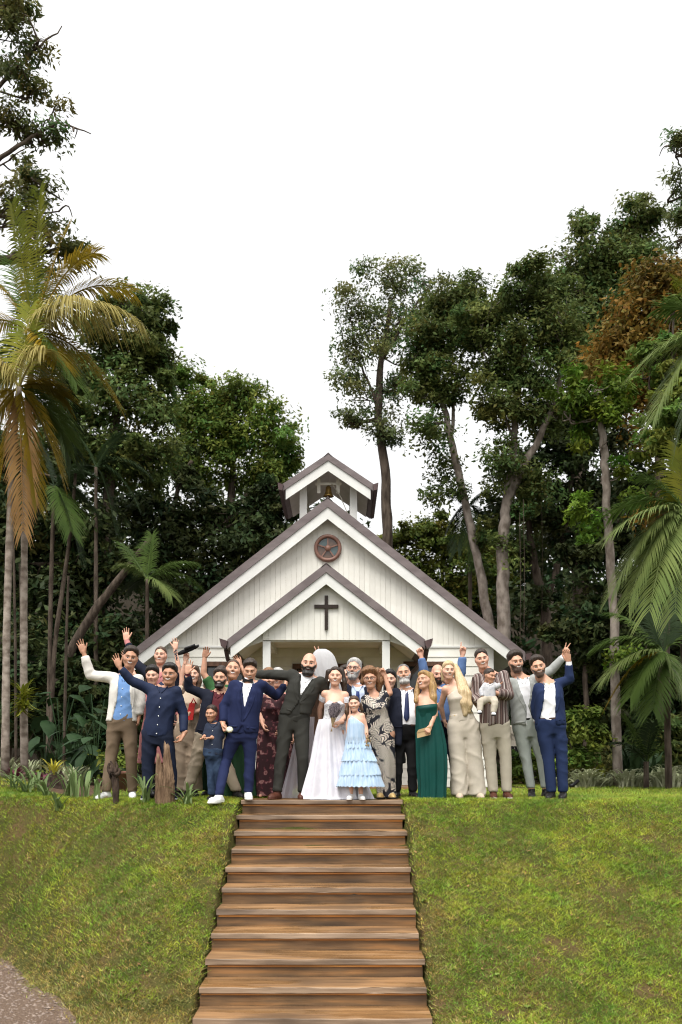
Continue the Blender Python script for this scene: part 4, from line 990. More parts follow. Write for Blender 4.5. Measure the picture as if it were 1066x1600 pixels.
    def shoes(P, m, sole=None, high=0.03, sides=(0, 1), name='shoe', k=1.0):
        for b in sides:
            a = P.ab if b else P.aa; d = P.foot_dir(b); s = P.s * k; f = a.copy(); z0 = a[2] - 0.095 * P.s; f[2] = z0; up = np.array([0, 0, 1.])
            pr = [('c', f - d * 0.045 * s + up * 0.035 * s, f + d * 0.03 * s + up * 0.04 * s, 0.040 * s, 0.044 * s), ('c', f + d * 0.03 * s + up * 0.045 * s, f + d * 0.165 * s + up * 0.022 * s, 0.044 * s, 0.030 * s),
                  ('c', f + d * 0.10 * s + up * 0.03 * s, f + d * 0.12 * s + up * 0.03 * s, 0.046 * s, 0.046 * s), ('c', f - d * 0.02 * s + up * 0.05 * s, a + up * high * s, 0.044 * s, 0.045 * s)]
            lo, hi = bbox(pr, 0.03); g = Grid(lo, hi, 0.011); fill(g, pr, 0.02)
            Z = g.pts()[2]; g.F = np.maximum(g.F, np.maximum(z0 + 0.012 * s - Z, Z - (a[2] + high * s))).astype(np.float32)
            V, Q = nets(g); o = P.part(name, V, Q, m)
            g = Grid(lo - 0.01, hi, 0.011); fill(g, pr, 0.02, 0.004); Z = g.pts()[2]; g.F = np.maximum(g.F, np.maximum(z0 + 0.001 - Z, Z - z0 - 0.026 * s)).astype(np.float32)
            V, Q = nets(g); P.part('sole', V, Q, sole or CL['sole'], o)
    def patch(P, name, m, sf, tf, nu, nv, off=0.006, grid=None, parent=None, th=0.006):
        """a thin piece laid on the front of the last garment; sf, tf(u, v) in trunk coordinates"""
        g = grid or P.g; u, v = np.meshgrid(np.linspace(-1, 1, nu), np.linspace(0, 1, nv), indexing='ij'); S, T = sf(u, v) * P.s, tf(u, v)
        p0, up, side, fwd, L = P.fr; ds = np.linspace(0.30, -0.12, 70) * P.s
        base = p0 + S[..., None] * side + T[..., None] * L * up
        F = g.sample(base[..., None, :] + ds[:, None] * fwd); k = np.argmax(F < 0, -1); k = np.where((F < 0).any(-1), k, 35); d = ds[k]
        for _ in range(2):
            if nu > 2: d[1:-1] = 0.25 * d[:-2] + 0.5 * d[1:-1] + 0.25 * d[2:]
            if nv > 2: d[:, 1:-1] = 0.25 * d[:, :-2] + 0.5 * d[:, 1:-1] + 0.25 * d[:, 2:]
        A = base + (d + off)[..., None] * fwd; B = base + (d + off - th)[..., None] * fwd; n = nu * nv
        V = np.concatenate([A.reshape(-1, 3), B.reshape(-1, 3)]); i = np.arange(n).reshape(nu, nv)
        Q = np.stack([i[:-1, :-1], i[1:, :-1], i[1:, 1:], i[:-1, 1:]], -1).reshape(-1, 4); ring = np.concatenate([i[:, 0], i[-1, 1:], i[-2::-1, -1], i[0, -2:0:-1]]); r2 = np.roll(ring, -1)
        E = np.stack([ring, ring + n, r2 + n, r2], -1)
        return P.part(name, V, np.concatenate([Q, E]), m, parent or P.o)
    def collar(P, m, parent=None, spread=0.05, drop=0.10, ring=True):
        ax = P.chin_back - P.nb; c = P.nb + 0.12 * ax; ax = 0.7 * ax / np.linalg.norm(ax) + 0.3 * P.fr[1]; ax /= np.linalg.norm(ax); r = 0.066 * P.s * (0.88 if P.kind == 'f' else 1)
        mb = MB(); x = np.cross([0, -1., 0], ax); x /= np.linalg.norm(x); y = np.cross(ax, x); a = np.linspace(0, 2 * np.pi, 25)[:-1]; prof = [(1.06, -0.035), (0.99, 0.010), (0.93, 0.014), (0.92, -0.03)]
        V = np.array([c + (x * math.cos(t) + y * math.sin(t)) * r * q + ax * hh * P.s - ax * 0.010 * math.sin(t) * P.s * (1 if hh > 0 else 0) for q, hh in prof for t in a]); n = 24
        mb.add(V, [(i * n + j, i * n + (j + 1) % n, (i + 1) * n + (j + 1) % n, (i + 1) * n + j) for i in range(3) for j in range(n)])
        if ring: mb.build('collar', m, parent or P.o, smooth=True)
        for q in (-1, 1):
            P.patch('collar', m, lambda u, v: q * (0.008 + 0.062 * v + 0.5 * (u + 1) * (spread - 0.035) * (1 - 0.6 * v)), lambda u, v: 1.02 + 0.085 * v - 0.5 * (1 - u) * drop * (1 - 0.55 * v) + 0.0 * u, 5, 5, 0.011, None, parent, 0.018)
    def lapels(P, m, openv, w=0.055, parent=None, shawl=False):
        ov = np.array(sorted(openv))
        for q, c in ((-1, 1), (1, 2)):
            tb = max(r_[0] for r_ in ov if abs(r_[2] - r_[1]) < 0.012) if any(abs(r_[2] - r_[1]) < 0.012 for r_ in ov) else 0.28
            def sf(u, v):
                t = tb + (1.03 - tb) * v; e = np.interp(t, ov[:, 0], ov[:, c]); sh = np.sin(np.pi * np.clip(v * 0.95, 0, 1) ** 1.1) ** 0.7
                if not shawl: sh = np.where(v > 0.80, sh * 0.75 + 0.12, sh)
                return e + q * (u + 1) / 2 * (0.010 + w * sh)
            P.patch('lapel', m, sf, lambda u, v: tb + (1.03 - tb) * v, 4, 12, 0.007, None, parent, 0.010)
    def tie(P, m, end=0.22, w=0.036, grid=None):
        def sf(u, v): return u * np.interp(v, [0, 0.05, 0.14, 0.86, 0.93, 1.0], [0.001, w * 0.55, w, 0.020, 0.014, 0.022])
        P.patch('tie', m, sf, lambda u, v: end + (1.05 - end) * v, 3, 16, 0.014, grid, None, 0.008)
    def bow(P, m):
        c = P.nb + P.fr[1] * 0.0 + P.fr[3] * 0.085 * P.s; x, z = P.fr[2], P.fr[1]; mb = MB()
        for q in (-1, 1):
            V = [c + x * q * a * P.s + z * b * P.s + P.fr[3] * d * P.s for a, b in ((0.005, 0.010), (0.062, 0.030), (0.062, -0.028), (0.005, -0.010)) for d in (0.012, -0.012)]
            mb.add(V, [(0, 2, 4, 6), (1, 7, 5, 3), (0, 1, 3, 2), (2, 3, 5, 4), (4, 5, 7, 6), (6, 7, 1, 0)])
        mb.lathe(c - np.array([0, 0.014, 0]), [(0.0, -0.006), (0.012, -0.004), (0.014, 0.012)], 10, 'y'); mb.build('bow_tie', m, P.o)
    def buttons(P, m, ts, s0=0.0, r=0.007, parent=None, grid=None):
        for t in ts: P.patch('button', m, lambda u, v: s0 + u * r * np.sqrt(np.clip(1 - (2 * v - 1) ** 2, 0.05, 1)), lambda u, v: t + (v - 0.5) * 2 * r / 0.5, 4, 5, 0.008, grid, parent, 0.006)
    def flap(P, m, s0, t, w=0.055, hgt=0.05, parent=None):
        P.patch('pocket_flap', m, lambda u, v: s0 + u * w, lambda u, v: t + v * hgt, 5, 3, 0.007, None, parent)
    def skirt(P, name, m, rows, ratio=0.72, nf=9, amp=0.02, seg=84, per=26, dy=0.0, top_amp=0.0, parent=None, sharp=1.0, wave=0.0, fade=0.15):
        """cloth falling in folds; rows: photo y, left and right edge"""
        rows = np.array(rows, float); py = np.linspace(rows[0, 0], rows[-1, 0], per); l = np.interp(py, rows[:, 0], rows[:, 1]); r = np.interp(py, rows[:, 0], rows[:, 2])
        for q in (l, r):
            q[1:-1] = 0.25 * q[:-2] + 0.5 * q[1:-1] + 0.25 * q[2:]
        a = np.linspace(0, 2 * np.pi, seg, endpoint=False); k = P.D / F_PX; rg = np.random.default_rng(P.seed + len(name) + int(rows[0, 0])); ph = rg.uniform(0, 6, 6); V = []
        for i in range(per):
            f = i / (per - 1); c = at((l[i] + r[i]) / 2, py[i], P.D + dy); w_ = (r[i] - l[i]) / 2 * k; dp = min(w_ * ratio, max(0.13 * P.s, w_ * ratio * 0.8)) if ratio < 1 else w_ * ratio
            A = amp * (top_amp + (1 - top_amp) * np.clip((f - fade) / (1 - fade), 0, 1) ** 0.8) * P.s
            fold = np.sin(nf * a + ph[0] + 1.2 * np.sin(2 * a + ph[1]) + 0.5 * f * np.sin(3 * a + ph[2])) + 0.45 * np.sin((nf * 2 + 1) * a + ph[3] + f)
            fold = np.sign(fold) * np.abs(fold) ** sharp; wob = 0.35 * np.sin(4 * a + ph[4] + 5 * f)
            rr = A * (fold + wob); z = c[2] + wave * np.sin(nf * a + ph[5]) * f ** 3
            V.append(np.stack([c[0] + (w_ + rr) * np.cos(a), c[1] + (dp + rr) * np.sin(a), np.broadcast_to(z, a.shape)], -1))
        V = np.concatenate(V); gzz = np.array([float(zg(x, y, False)) for x, y in V[-seg:, :2]]) if rows[-1, 0] > 1238 else None
        if gzz is not None: V[-seg:, 2] = np.maximum(V[-seg:, 2], gzz + 0.006)
        i = np.arange(per * seg).reshape(per, seg); n = np.roll(i, -1, 1)
        Q = np.stack([i[:-1], i[1:], n[1:], n[:-1]], -1).reshape(-1, 4)
        return P.part(name, V, Q, m, parent)
CL = {'black': cloth('black_plastic', (0.012, 0.012, 0.013), rough=0.35, bump=0), 'sole': cloth('rubber_sole', (0.03, 0.027, 0.025)), 'white_sole': cloth('white_rubber', (0.66, 0.65, 0.63), bump=0.02)}
# ------------------------------------------------------------------ fabrics with a print
def stripe_mat():
    m = mat('striped_shirt', (0.5, 0.5, 0.5)); n = m.node_tree.nodes; l = m.node_tree.links; p = n['Principled BSDF']
    tc = n.new('ShaderNodeTexCoord'); sp = n.new('ShaderNodeSeparateXYZ'); l.new(tc.outputs['Object'], sp.inputs[0])
    nz = n.new('ShaderNodeTexNoise'); nz.noise_dimensions = '1D'; nz.inputs['Scale'].default_value = 46; nz.inputs['Detail'].default_value = 1
    ad = n.new('ShaderNodeMath'); ad.operation = 'MULTIPLY_ADD'; ad.inputs[1].default_value = 0.35; l.new(sp.outputs['Y'], ad.inputs[0]); l.new(sp.outputs['X'], ad.inputs[2]); l.new(ad.outputs[0], nz.inputs['W'])
    c = n.new('ShaderNodeValToRGB'); c.color_ramp.interpolation = 'CONSTANT'; e = c.color_ramp.elements
    e[0].position, e[0].color = 0, (0.045, 0.028, 0.025, 1); e[1].position, e[1].color = 0.44, (0.13, 0.08, 0.07, 1)
    for q, cc in ((0.53, (0.46, 0.42, 0.39)), (0.58, (0.09, 0.05, 0.045)), (0.66, (0.30, 0.24, 0.22))): x = e.new(q); x.color = (*cc, 1)
    l.new(nz.outputs['Fac'], c.inputs['Fac']); l.new(c.outputs['Color'], p.inputs['Base Color']); return m
def leaf_print():
    m = mat('leaf_print', (0.5, 0.5, 0.5)); n = m.node_tree.nodes; l = m.node_tree.links; p = n['Principled BSDF']
    tc = n.new('ShaderNodeTexCoord'); ds = n.new('ShaderNodeTexNoise'); ds.inputs['Scale'].default_value = 9; l.new(tc.outputs['Object'], ds.inputs['Vector']); dm = n.new('ShaderNodeVectorMath'); dm.operation = 'MULTIPLY_ADD'; dm.inputs[1].default_value = (0.09, 0.09, 0.09); l.new(ds.outputs['Color'], dm.inputs[0]); l.new(tc.outputs['Object'], dm.inputs[2]); vo = n.new('ShaderNodeTexVoronoi'); vo.inputs['Scale'].default_value = 8.0; l.new(dm.outputs[0], vo.inputs['Vector'])
    sub = n.new('ShaderNodeVectorMath'); sub.operation = 'SUBTRACT'; l.new(dm.outputs[0], sub.inputs[0]); l.new(vo.outputs['Position'], sub.inputs[1])
    rt = n.new('ShaderNodeVectorRotate'); rt.rotation_type = 'Y_AXIS'; sx = n.new('ShaderNodeSeparateColor'); l.new(vo.outputs['Color'], sx.inputs[0])
    mu = n.new('ShaderNodeMath'); mu.operation = 'MULTIPLY'; mu.inputs[1].default_value = 6.3; l.new(sx.outputs[0], mu.inputs[0]); l.new(mu.outputs[0], rt.inputs['Angle']); l.new(sub.outputs[0], rt.inputs['Vector'])
    s2 = n.new('ShaderNodeSeparateXYZ'); l.new(rt.outputs[0], s2.inputs[0])
    ab = n.new('ShaderNodeMath'); ab.operation = 'ABSOLUTE'; l.new(s2.outputs['X'], ab.inputs[0])
    k = n.new('ShaderNodeMath'); k.operation = 'MULTIPLY_ADD'; k.inputs[1].default_value = -0.9; l.new(ab.outputs[0], k.inputs[0]); l.new(s2.outputs['Z'], k.inputs[2])     # feathered veins off a midrib
    w_ = n.new('ShaderNodeMath'); w_.operation = 'MULTIPLY'; w_.inputs[1].default_value = 240; l.new(k.outputs[0], w_.inputs[0])
    si = n.new('ShaderNodeMath'); si.operation = 'SINE'; l.new(w_.outputs[0], si.inputs[0])
    g = n.new('ShaderNodeMath'); g.operation = 'GREATER_THAN'; g.inputs[1].default_value = -0.05; l.new(si.outputs[0], g.inputs[0])
    x2 = n.new('ShaderNodeMath'); x2.operation = 'MULTIPLY'; x2.inputs[1].default_value = 1.9; l.new(ab.outputs[0], x2.inputs[0])
    cx_ = n.new('ShaderNodeCombineXYZ'); l.new(x2.outputs[0], cx_.inputs[0]); l.new(s2.outputs['Z'], cx_.inputs[2]); ln = n.new('ShaderNodeVectorMath'); ln.operation = 'LENGTH'; l.new(cx_.outputs[0], ln.inputs[0])
    d = n.new('ShaderNodeMath'); d.operation = 'LESS_THAN'; d.inputs[1].default_value = 0.105; l.new(ln.outputs['Value'], d.inputs[0])
    mm = n.new('ShaderNodeMath'); mm.operation = 'MULTIPLY'; l.new(g.outputs[0], mm.inputs[0]); l.new(d.outputs[0], mm.inputs[1])
    c = n.new('ShaderNodeValToRGB'); e = c.color_ramp.elements; e[0].position, e[0].color = 0.4, (0.010, 0.011, 0.018, 1); e[1].position, e[1].color = 0.6, (0.66, 0.59, 0.50, 1)
    l.new(mm.outputs[0], c.inputs['Fac']); l.new(c.outputs['Color'], p.inputs['Base Color']); return m
def spot_print(name, base, spots, scale):
    m = mat(name, base); n = m.node_tree.nodes; l = m.node_tree.links; p = n['Principled BSDF']; tc = n.new('ShaderNodeTexCoord')
    nz = n.new('ShaderNodeTexNoise'); nz.inputs['Scale'].default_value = scale; nz.inputs['Detail'].default_value = 4; l.new(tc.outputs['Object'], nz.inputs['Vector'])
    c = n.new('ShaderNodeValToRGB'); e = c.color_ramp.elements; e[0].position, e[0].color = 0.52, (*base, 1); e[1].position, e[1].color = 0.70, (*spots[-1], 1)
    for i, s_ in enumerate(spots[:-1]): x = e.new(0.57 + 0.05 * i); x.color = (*s_, 1)
    l.new(nz.outputs['Fac'], c.inputs['Fac']); l.new(c.outputs['Color'], p.inputs['Base Color']); p.inputs['Roughness'].default_value = 0.8; return m
def tulle_mat(name, c, a, lace=0.0):
    m = mat(name, c, tuple(min(1, x * 1.04) for x in c), rough=0.8, scale=30, bump=0.1 if lace else 0.02, bscale=70); n = m.node_tree.nodes; l = m.node_tree.links; p = n['Principled BSDF']
    tr = n.new('ShaderNodeBsdfTransparent'); tl = n.new('ShaderNodeBsdfTranslucent'); tl.inputs['Color'].default_value = (*c, 1)
    m1 = n.new('ShaderNodeMixShader'); m1.inputs[0].default_value = 0.4; m2 = n.new('ShaderNodeMixShader'); m2.inputs[0].default_value = a
    l.new(p.outputs[0], m1.inputs[1]); l.new(tl.outputs[0], m1.inputs[2]); l.new(tr.outputs[0], m2.inputs[1]); l.new(m1.outputs[0], m2.inputs[2]); l.new(m2.outputs[0], n['Material Output'].inputs['Surface']); return m
CL.update(
    cream_blazer=cloth('cream_blazer', (0.60, 0.575, 0.53)), sky_shirt=cloth('sky_blue_shirt', (0.14, 0.26, 0.50)), khaki=cloth('khaki_cotton', (0.14, 0.10, 0.065)), tan_chino=cloth('tan_chino', (0.30, 0.245, 0.18)),
    navy_shirt=cloth('navy_shirt', (0.011, 0.018, 0.046), rough=0.7), navy_trouser=cloth('navy_trousers', (0.008, 0.012, 0.027)), navy=cloth('navy_wool', (0.008, 0.010, 0.020)), maroon=cloth('maroon_shirt', (0.085, 0.018, 0.024)),
    blue_suit=cloth('royal_blue_wool', (0.011, 0.0165, 0.054)), blue_suit2=cloth('mid_blue_wool', (0.0135, 0.024, 0.068)), white=cloth('white_cotton', (0.72, 0.72, 0.74)), charcoal=cloth('grey_green_wool', (0.030, 0.030, 0.026)), waist=cloth('charcoal_waistcoat', (0.022, 0.022, 0.019)),
    brown_shoe=cloth('brown_leather', (0.075, 0.028, 0.018), rough=0.35, bump=0.02), black_shoe=cloth('black_leather', (0.014, 0.013, 0.013), rough=0.3, bump=0.02), white_shoe=cloth('white_leather', (0.72, 0.72, 0.71), rough=0.5, bump=0.02),
    tie_blue=cloth('blue_tie', (0.016, 0.035, 0.15), rough=0.5), tie_navy=cloth('navy_tie', (0.018, 0.026, 0.075), rough=0.5), pale_blue=cloth('pale_blue_shirt', (0.50, 0.58, 0.74)), black=CL['black'], black_cloth=cloth('black_wool', (0.010, 0.010, 0.011)),
    denim=cloth('denim', (0.016, 0.028, 0.058), c2=(0.035, 0.06, 0.11), scale=10), chambray=cloth('chambray', (0.08, 0.135, 0.27)), kid_shirt=cloth('slate_blue_shirt', (0.020, 0.027, 0.048)), emerald=cloth('emerald_satin', (0.003, 0.048, 0.040), rough=0.55, sheen=0.0), bottle=cloth('bottle_green', (0.010, 0.035, 0.014)),
    green_tee=cloth('green_tee', (0.035, 0.10, 0.035)), cream_linen=cloth('cream_linen', (0.46, 0.41, 0.34)), beige=cloth('beige_top', (0.46, 0.37, 0.28)), taupe=cloth('taupe_trousers', (0.26, 0.20, 0.145)), stone=cloth('stone_chino', (0.38, 0.34, 0.27)), lt_grey=cloth('light_grey_wool', (0.28, 0.29, 0.275)), lt_grey2=cloth('grey_green_chino', (0.30, 0.325, 0.30)),
    yellow=cloth('pale_yellow_top', (0.62, 0.50, 0.32)), grey_top=cloth('grey_top', (0.06, 0.06, 0.065)), pink=cloth('dusty_pink_top', (0.42, 0.17, 0.17)), baby=spot_print('baby_shirt', (0.46, 0.46, 0.47), [(0.35, 0.36, 0.4), (0.6, 0.6, 0.6)], 30), sock=cloth('white_sock', (0.7, 0.7, 0.72)),
    leather=cloth('brown_belt', (0.05, 0.025, 0.018), rough=0.4, bump=0.02), gold=mat('gold_belt', (0.5, 0.34, 0.14), (0.62, 0.45, 0.2), rough=0.4, metallic=0.4), stripes=stripe_mat(), leafy=leaf_print(), floral=spot_print('maroon_floral', (0.032, 0.010, 0.013), [(0.10, 0.022, 0.03), (0.30, 0.16, 0.15), (0.12, 0.03, 0.03)], 11),
    bodice=mat('ivory_lace', (0.48, 0.48, 0.52), (0.74, 0.74, 0.76), rough=0.75, scale=38, bump=0.5, bscale=55), satin=mat('bridal_tulle', (0.58, 0.575, 0.63), (0.68, 0.675, 0.72), rough=0.7, scale=7, bump=0.04, sheen=0.3), veil=tulle_mat('veil_tulle', (0.70, 0.70, 0.71), 0.86), train=tulle_mat('train_tulle', (0.80, 0.77, 0.84), 0.5),
    powder=mat('powder_blue_tulle', (0.33, 0.47, 0.64), (0.46, 0.58, 0.72), rough=0.8, scale=16, stretch=(3, 3, 0.3), bump=0.1, sheen=0.3), button=cloth('pearl_button', (0.7, 0.7, 0.68), rough=0.3, bump=0), tattoo=cloth('ink', (0.05, 0.05, 0.06)))
# ------------------------------------------------------------------ the guests, left to right
VS = [(-0.6, -0.085, 0.085), (-0.1, -0.05, 0.05), (0.30, 0.0, 0.0), (0.36, -0.002, 0.002), (1.0, -0.058, 0.058), (1.1, -0.07, 0.07)]     # buttoned jacket
def suit(P, jm, tm, sm, hem, V=VS, tie=None, collar=True, flaps=True, jshoes=None, sole=None, end=0.98, wide=(0.100, 0.088, 0.068, 0.066, 0.056), lw=0.055, shirt_t=-0.02, belt=None, ring=True, sinfl=0.016, flare=0.012, shawl=False, infl=0.033):
    P.top('shirt', sm, 0.013, sleeve=0.0, clav=True, hem=shirt_t, h=0.0125); sg = P.g; sh = P.last
    if collar: P.collar(sm, sh, ring=ring)
    if tie: P.tie(tie)
    P.trousers(tm, end=end, wide=wide)
    if belt: P.belt(belt)
    j = P.top('jacket', jm, infl, sleeve=0.93, sinfl=sinfl, hem_py=hem, openv=V, flare=flare, neck=1.05); P.lapels(jm, V, lw, j, shawl)
    if flaps:
        for q in (-1, 1): P.flap(jm, q * 0.105, 0.06, parent=j)
    for b in (0, 1):                                  # shirt cuffs
        wr, el = (P.wb, P.eb) if b else (P.wa, P.ea); d = (wr - el) / np.linalg.norm(wr - el)
        mb = MB(); mb.tube([wr - d * 0.05, wr + d * 0.004], [0.040 * P.s, 0.037 * P.s], 14, False); mb.build('cuff', sm, sh, smooth=True)
    if jshoes: P.shoes(jshoes, sole)
    return j
SHORT = dict(col='dark', th=0.005, top=0.020, line=0.076, slope=1.3, nape=-0.06)

# man in the cream blazer
p = Person('man in open cream blazer and light blue shirt, one hand high, beside the dark trees', 12.55, 'm', (204, 1028), 35, (12, 2, 8), skin='tan', smile=2, hair=SHORT,
    sa=(178, 1059), sb=(215, 1062), ea=(141, 1055, -0.05), wa=(131, 1020, -0.1), ha=dict(pose='open', tip=(121, 992, -0.1), thumb=1), eb=(220, 1092), wb=(217, 1120), pa=(181, 1126), pb=(201, 1127), ka=(174, 1181), kb=(205, 1181), aa=(166, -0.05), ab=(207, 0.1), ta=-0.5)
V = [(-0.6, -0.16, 0.19), (0.0, -0.10, 0.15), (0.5, -0.05, 0.105), (1.0, -0.062, 0.075), (1.1, -0.07, 0.08)]
p.trousers(CL['khaki'], wide=(0.105, 0.094, 0.074, 0.072, 0.062)); sh = p.top('shirt', CL['sky_shirt'], 0.020, sleeve=0.0, hem_py=1129, flare=0.006, wr=0.005); p.collar(CL['sky_shirt'], sh); p.buttons(CL['button'], (0.15, 0.35, 0.55, 0.75), parent=sh)
j = p.top('jacket', CL['cream_blazer'], 0.034, sleeve=0.93, sinfl=0.022, hem_py=1128, openv=V, flare=0.05, neck=1.05); p.lapels(CL['cream_blazer'], V, 0.05, j); p.flap(CL['cream_blazer'], -0.13, 0.12, 0.05, parent=j); p.shoes(CL['white_shoe'], CL['white_sole'])

# boy in navy shirt
p = Person('boy in untucked navy button shirt waving, standing by the weathered stump', 12.2, 'm', (265, 1054), 35, (0, 2, 3), s=0.95, skin='tan', smile=2, brow='black', wide=1.02, hair=dict(col='black', th=0.008, top=0.014, line=0.070, slope=1.15, bumps=[('c', (-0.035, -0.066, 0.088), (0.045, -0.062, 0.096), 0.018, 0.020)]),
    sa=(234, 1077), sb=(275, 1080), ea=(204, 1063, -0.08), wa=(187, 1042, -0.15), ha=dict(pose='open', tip=(177, 1018, -0.15), thumb=1), eb=(287, 1116, 0.05), wb=(287, 1148, -0.05), hb=dict(pose='relax', tip=(276, 1166, -0.08), palm=(-1, -0.6, 0)), pa=(235, 1146), pb=(258, 1147), ka=(231, 1194), kb=(266, 1194), aa=(232,), ab=(268,), tb=0.45)
p.trousers(CL['navy_trouser'], wide=(0.108, 0.098, 0.082, 0.078, 0.072)); t = p.top('shirt', CL['navy_shirt'], 0.026, sleeve=0.94, sinfl=0.018, hem_py=1151, flare=0.022, wr=0.005); p.collar(CL['navy_shirt'], t); p.buttons(CL['button'], (0.0, 0.2, 0.4, 0.6, 0.8), 0.01, parent=t); p.shoes(CL['navy_trouser'], CL['white_sole'])

# tall man behind
p = Person('tall smiling man in dark jacket behind the boy, arm stretched up to the left', 13.3, 'm', (251, 1025), 30, (0, -6, 0), skin='rosy', smile=1, shut=True, brow='brown', hair=dict(col='brown', th=0.004, top=0.006, line=0.086, slope=1.25),
    sa=(232, 1053), sb=(272, 1055), ea=(212, 1036, 0.05), wa=(198, 1001, 0.1), ha=dict(pose='open', tip=(195, 969, 0.1), thumb=1)); suit(p, CL['navy'], CL['navy_trouser'], CL['pink'], 1150, jshoes=CL['black_shoe'])
# peeking woman
p = Person('short dark-haired woman peeking out behind the boy in navy', 12.95, 'f', (238, 1056), 31, (2, 4, 0), s=0.9, skin='fair', smile=0, brow='black', hair=dict(col='black', th=0.012, top=0.014, line=0.066, slope=0.85, nape=-0.09, curl=0.004),
    sa=(224, 1086), sb=(255, 1086), ea=(212, 1058, -0.05), wa=(199, 1032, 0.0), ha=dict(pose='wave', tip=(189, 1012, 0), thumb=1)); p.top('dress', CL['pink'], 0.012, sleeve=0.25, hem_py=1215, flare=0.05)
# tattooed arm
p = Person('guest in grey top hidden behind the boy, bare tattooed arm raised', 13.35, 'f', (265, 1055), 30, (0, 0, 0), s=0.95, skin='fair', hair=dict(col='dark', th=0.012, top=0.01),
    sa=(252, 1079), sb=(283, 1076), eb=(279, 1042, -0.05), wb=(274, 1014, -0.05), hb=dict(pose='open', tip=(275, 993, -0.05), thumb=-1), res=0.016); p.top('top', CL['grey_top'], 0.012, sleeve=0.22); p.trousers(CL['black_cloth'])
mb = MB()
for k_ in range(9):
    q = p.eb + (p.wb - p.eb) * (0.35 + 0.07 * k_); a = k_ * 1.1; mb.lathe(q + np.array([0.01 * math.sin(a * 3), -0.031 + 0.002 * (k_ % 2), 0]), [(0.0, -0.004), (0.007 + 0.003 * (k_ % 3), 0.0), (0.009, 0.006)], 8, 'y')
mb.build('tattoo', CL['tattoo'], p.o)
# woman with umbrella
p5 = p = Person('laughing long-haired woman in beige holding a folded black umbrella overhead', 13.1, 'f', (301, 1055), 30, (10, -4, -4), skin='fair', smile=2, hair=dict(col='brown', th=0.010, top=0.010, line=0.072, slope=1.0, locks=[[(306, 1045, 0.06, 0.05), (310, 1065, 0.04, 0.045), (308, 1082, 0, 0.03)], [(292, 1048, 0.05, 0.04), (289, 1068, 0.0, 0.045), (287, 1084, -0.05, 0.03)]]),
    sa=(284, 1082), sb=(315, 1080), ea=(285, 1055, -0.02), wa=(290, 1032, -0.06), ha=dict(pose='grip', tip=(293, 1012, -0.06), palm=(0.2, -1, 0)), eb=(320, 1108, 0), wb=(303, 1114, -0.14), hb=dict(pose='grip'), pa=(283, 1148), pb=(302, 1148), aa=(281,), ab=(304,), res=0.016)
p.top('blouse', CL['beige'], 0.014, sleeve=0.2, hem=0.05); p.trousers(CL['taupe'], wide=(0.10, 0.10, 0.10, 0.105, 0.11), waist=0.3); p.shoes(CL['black_shoe'])
um = empty('umbrella', at(294, 1016, 12.98)); tag(um, 'folded black umbrella held up in front of the chapel wall', 'umbrella')
mb = MB(); mb.tube([at(278, 1022, 12.98), at(284, 1019.6, 12.98), at(300, 1013, 12.98), at(308, 1009.5, 12.98)], [0.018, 0.028, 0.030, 0.016], 10); mb.build('canopy', CL['black_cloth'], um, smooth=True)
mb = MB(); mb.tube([at(288, 1014, 12.94), at(305, 1007.6, 12.94)], 0.016, 8); mb.build('handle', CL['black'], um, smooth=True)
mb = MB(); mb.tube([at(304, 1012, 12.98), at(311, 1008.2, 12.98)], [0.024, 0.014], 8); mb.build('cap', CL['black'], um, smooth=True)
red = mat('red_leather', (0.42, 0.02, 0.02), (0.5, 0.035, 0.03), rough=0.4, scale=10); bagc = at(298.5, 1112, 12.92)
bag = empty('handbag', bagc); tag(bag, 'small red handbag held by the woman in beige', 'handbag')
mb = MB(); x, y, z = bagc; V = [(x + a * (0.036 + 0.012 * (c < 0)) + 0.02 * c, y + b * 0.025, z + c * 0.11) for c in (-1, 1) for b in (-1, 1) for a in (-1, 1)]; mb.add(V, [(0, 2, 3, 1), (4, 5, 7, 6), (0, 1, 5, 4), (2, 6, 7, 3), (0, 4, 6, 2), (1, 3, 7, 5)]); mb.build('pouch', red, bag)
mb = MB(); mb.tube([(x + 0.0, y - 0.01, z + 0.10), (x + 0.035, y - 0.02, z + 0.17), (x + 0.07, y - 0.01, z + 0.10)], 0.010, 6); mb.build('strap', red, bag, smooth=True)
# bearded man in navy blazer
p = Person('bearded man in dark navy blazer over maroon shirt, palm raised, legs wide', 12.8, 'm', (344, 1060), 32, (0, 0, 2), skin='mid', smile=2, hair=SHORT, beard=dict(col='black', th=0.007, chin=0.012), shut=True,
    sa=(322, 1086), sb=(361, 1088), ea=(295, 1075, -0.05), wa=(293, 1052, -0.12), ha=dict(pose='open', tip=(297, 1027, -0.12), thumb=1), pa=(318, 1150), pb=(338, 1150), ka=(306, 1194), kb=(352, 1194), aa=(293,), ab=(370,), ta=-0.5, tb=0.6)
V6 = [(-0.6, -0.1, 0.14), (0.3, -0.03, 0.08), (1.0, -0.05, 0.07), (1.1, -0.06, 0.07)]
suit(p, CL['navy'], CL['tan_chino'], CL['maroon'], 1150, V=V6, jshoes=CL['black_shoe'], belt=CL['leather'], wide=(0.11, 0.10, 0.082, 0.078, 0.068))
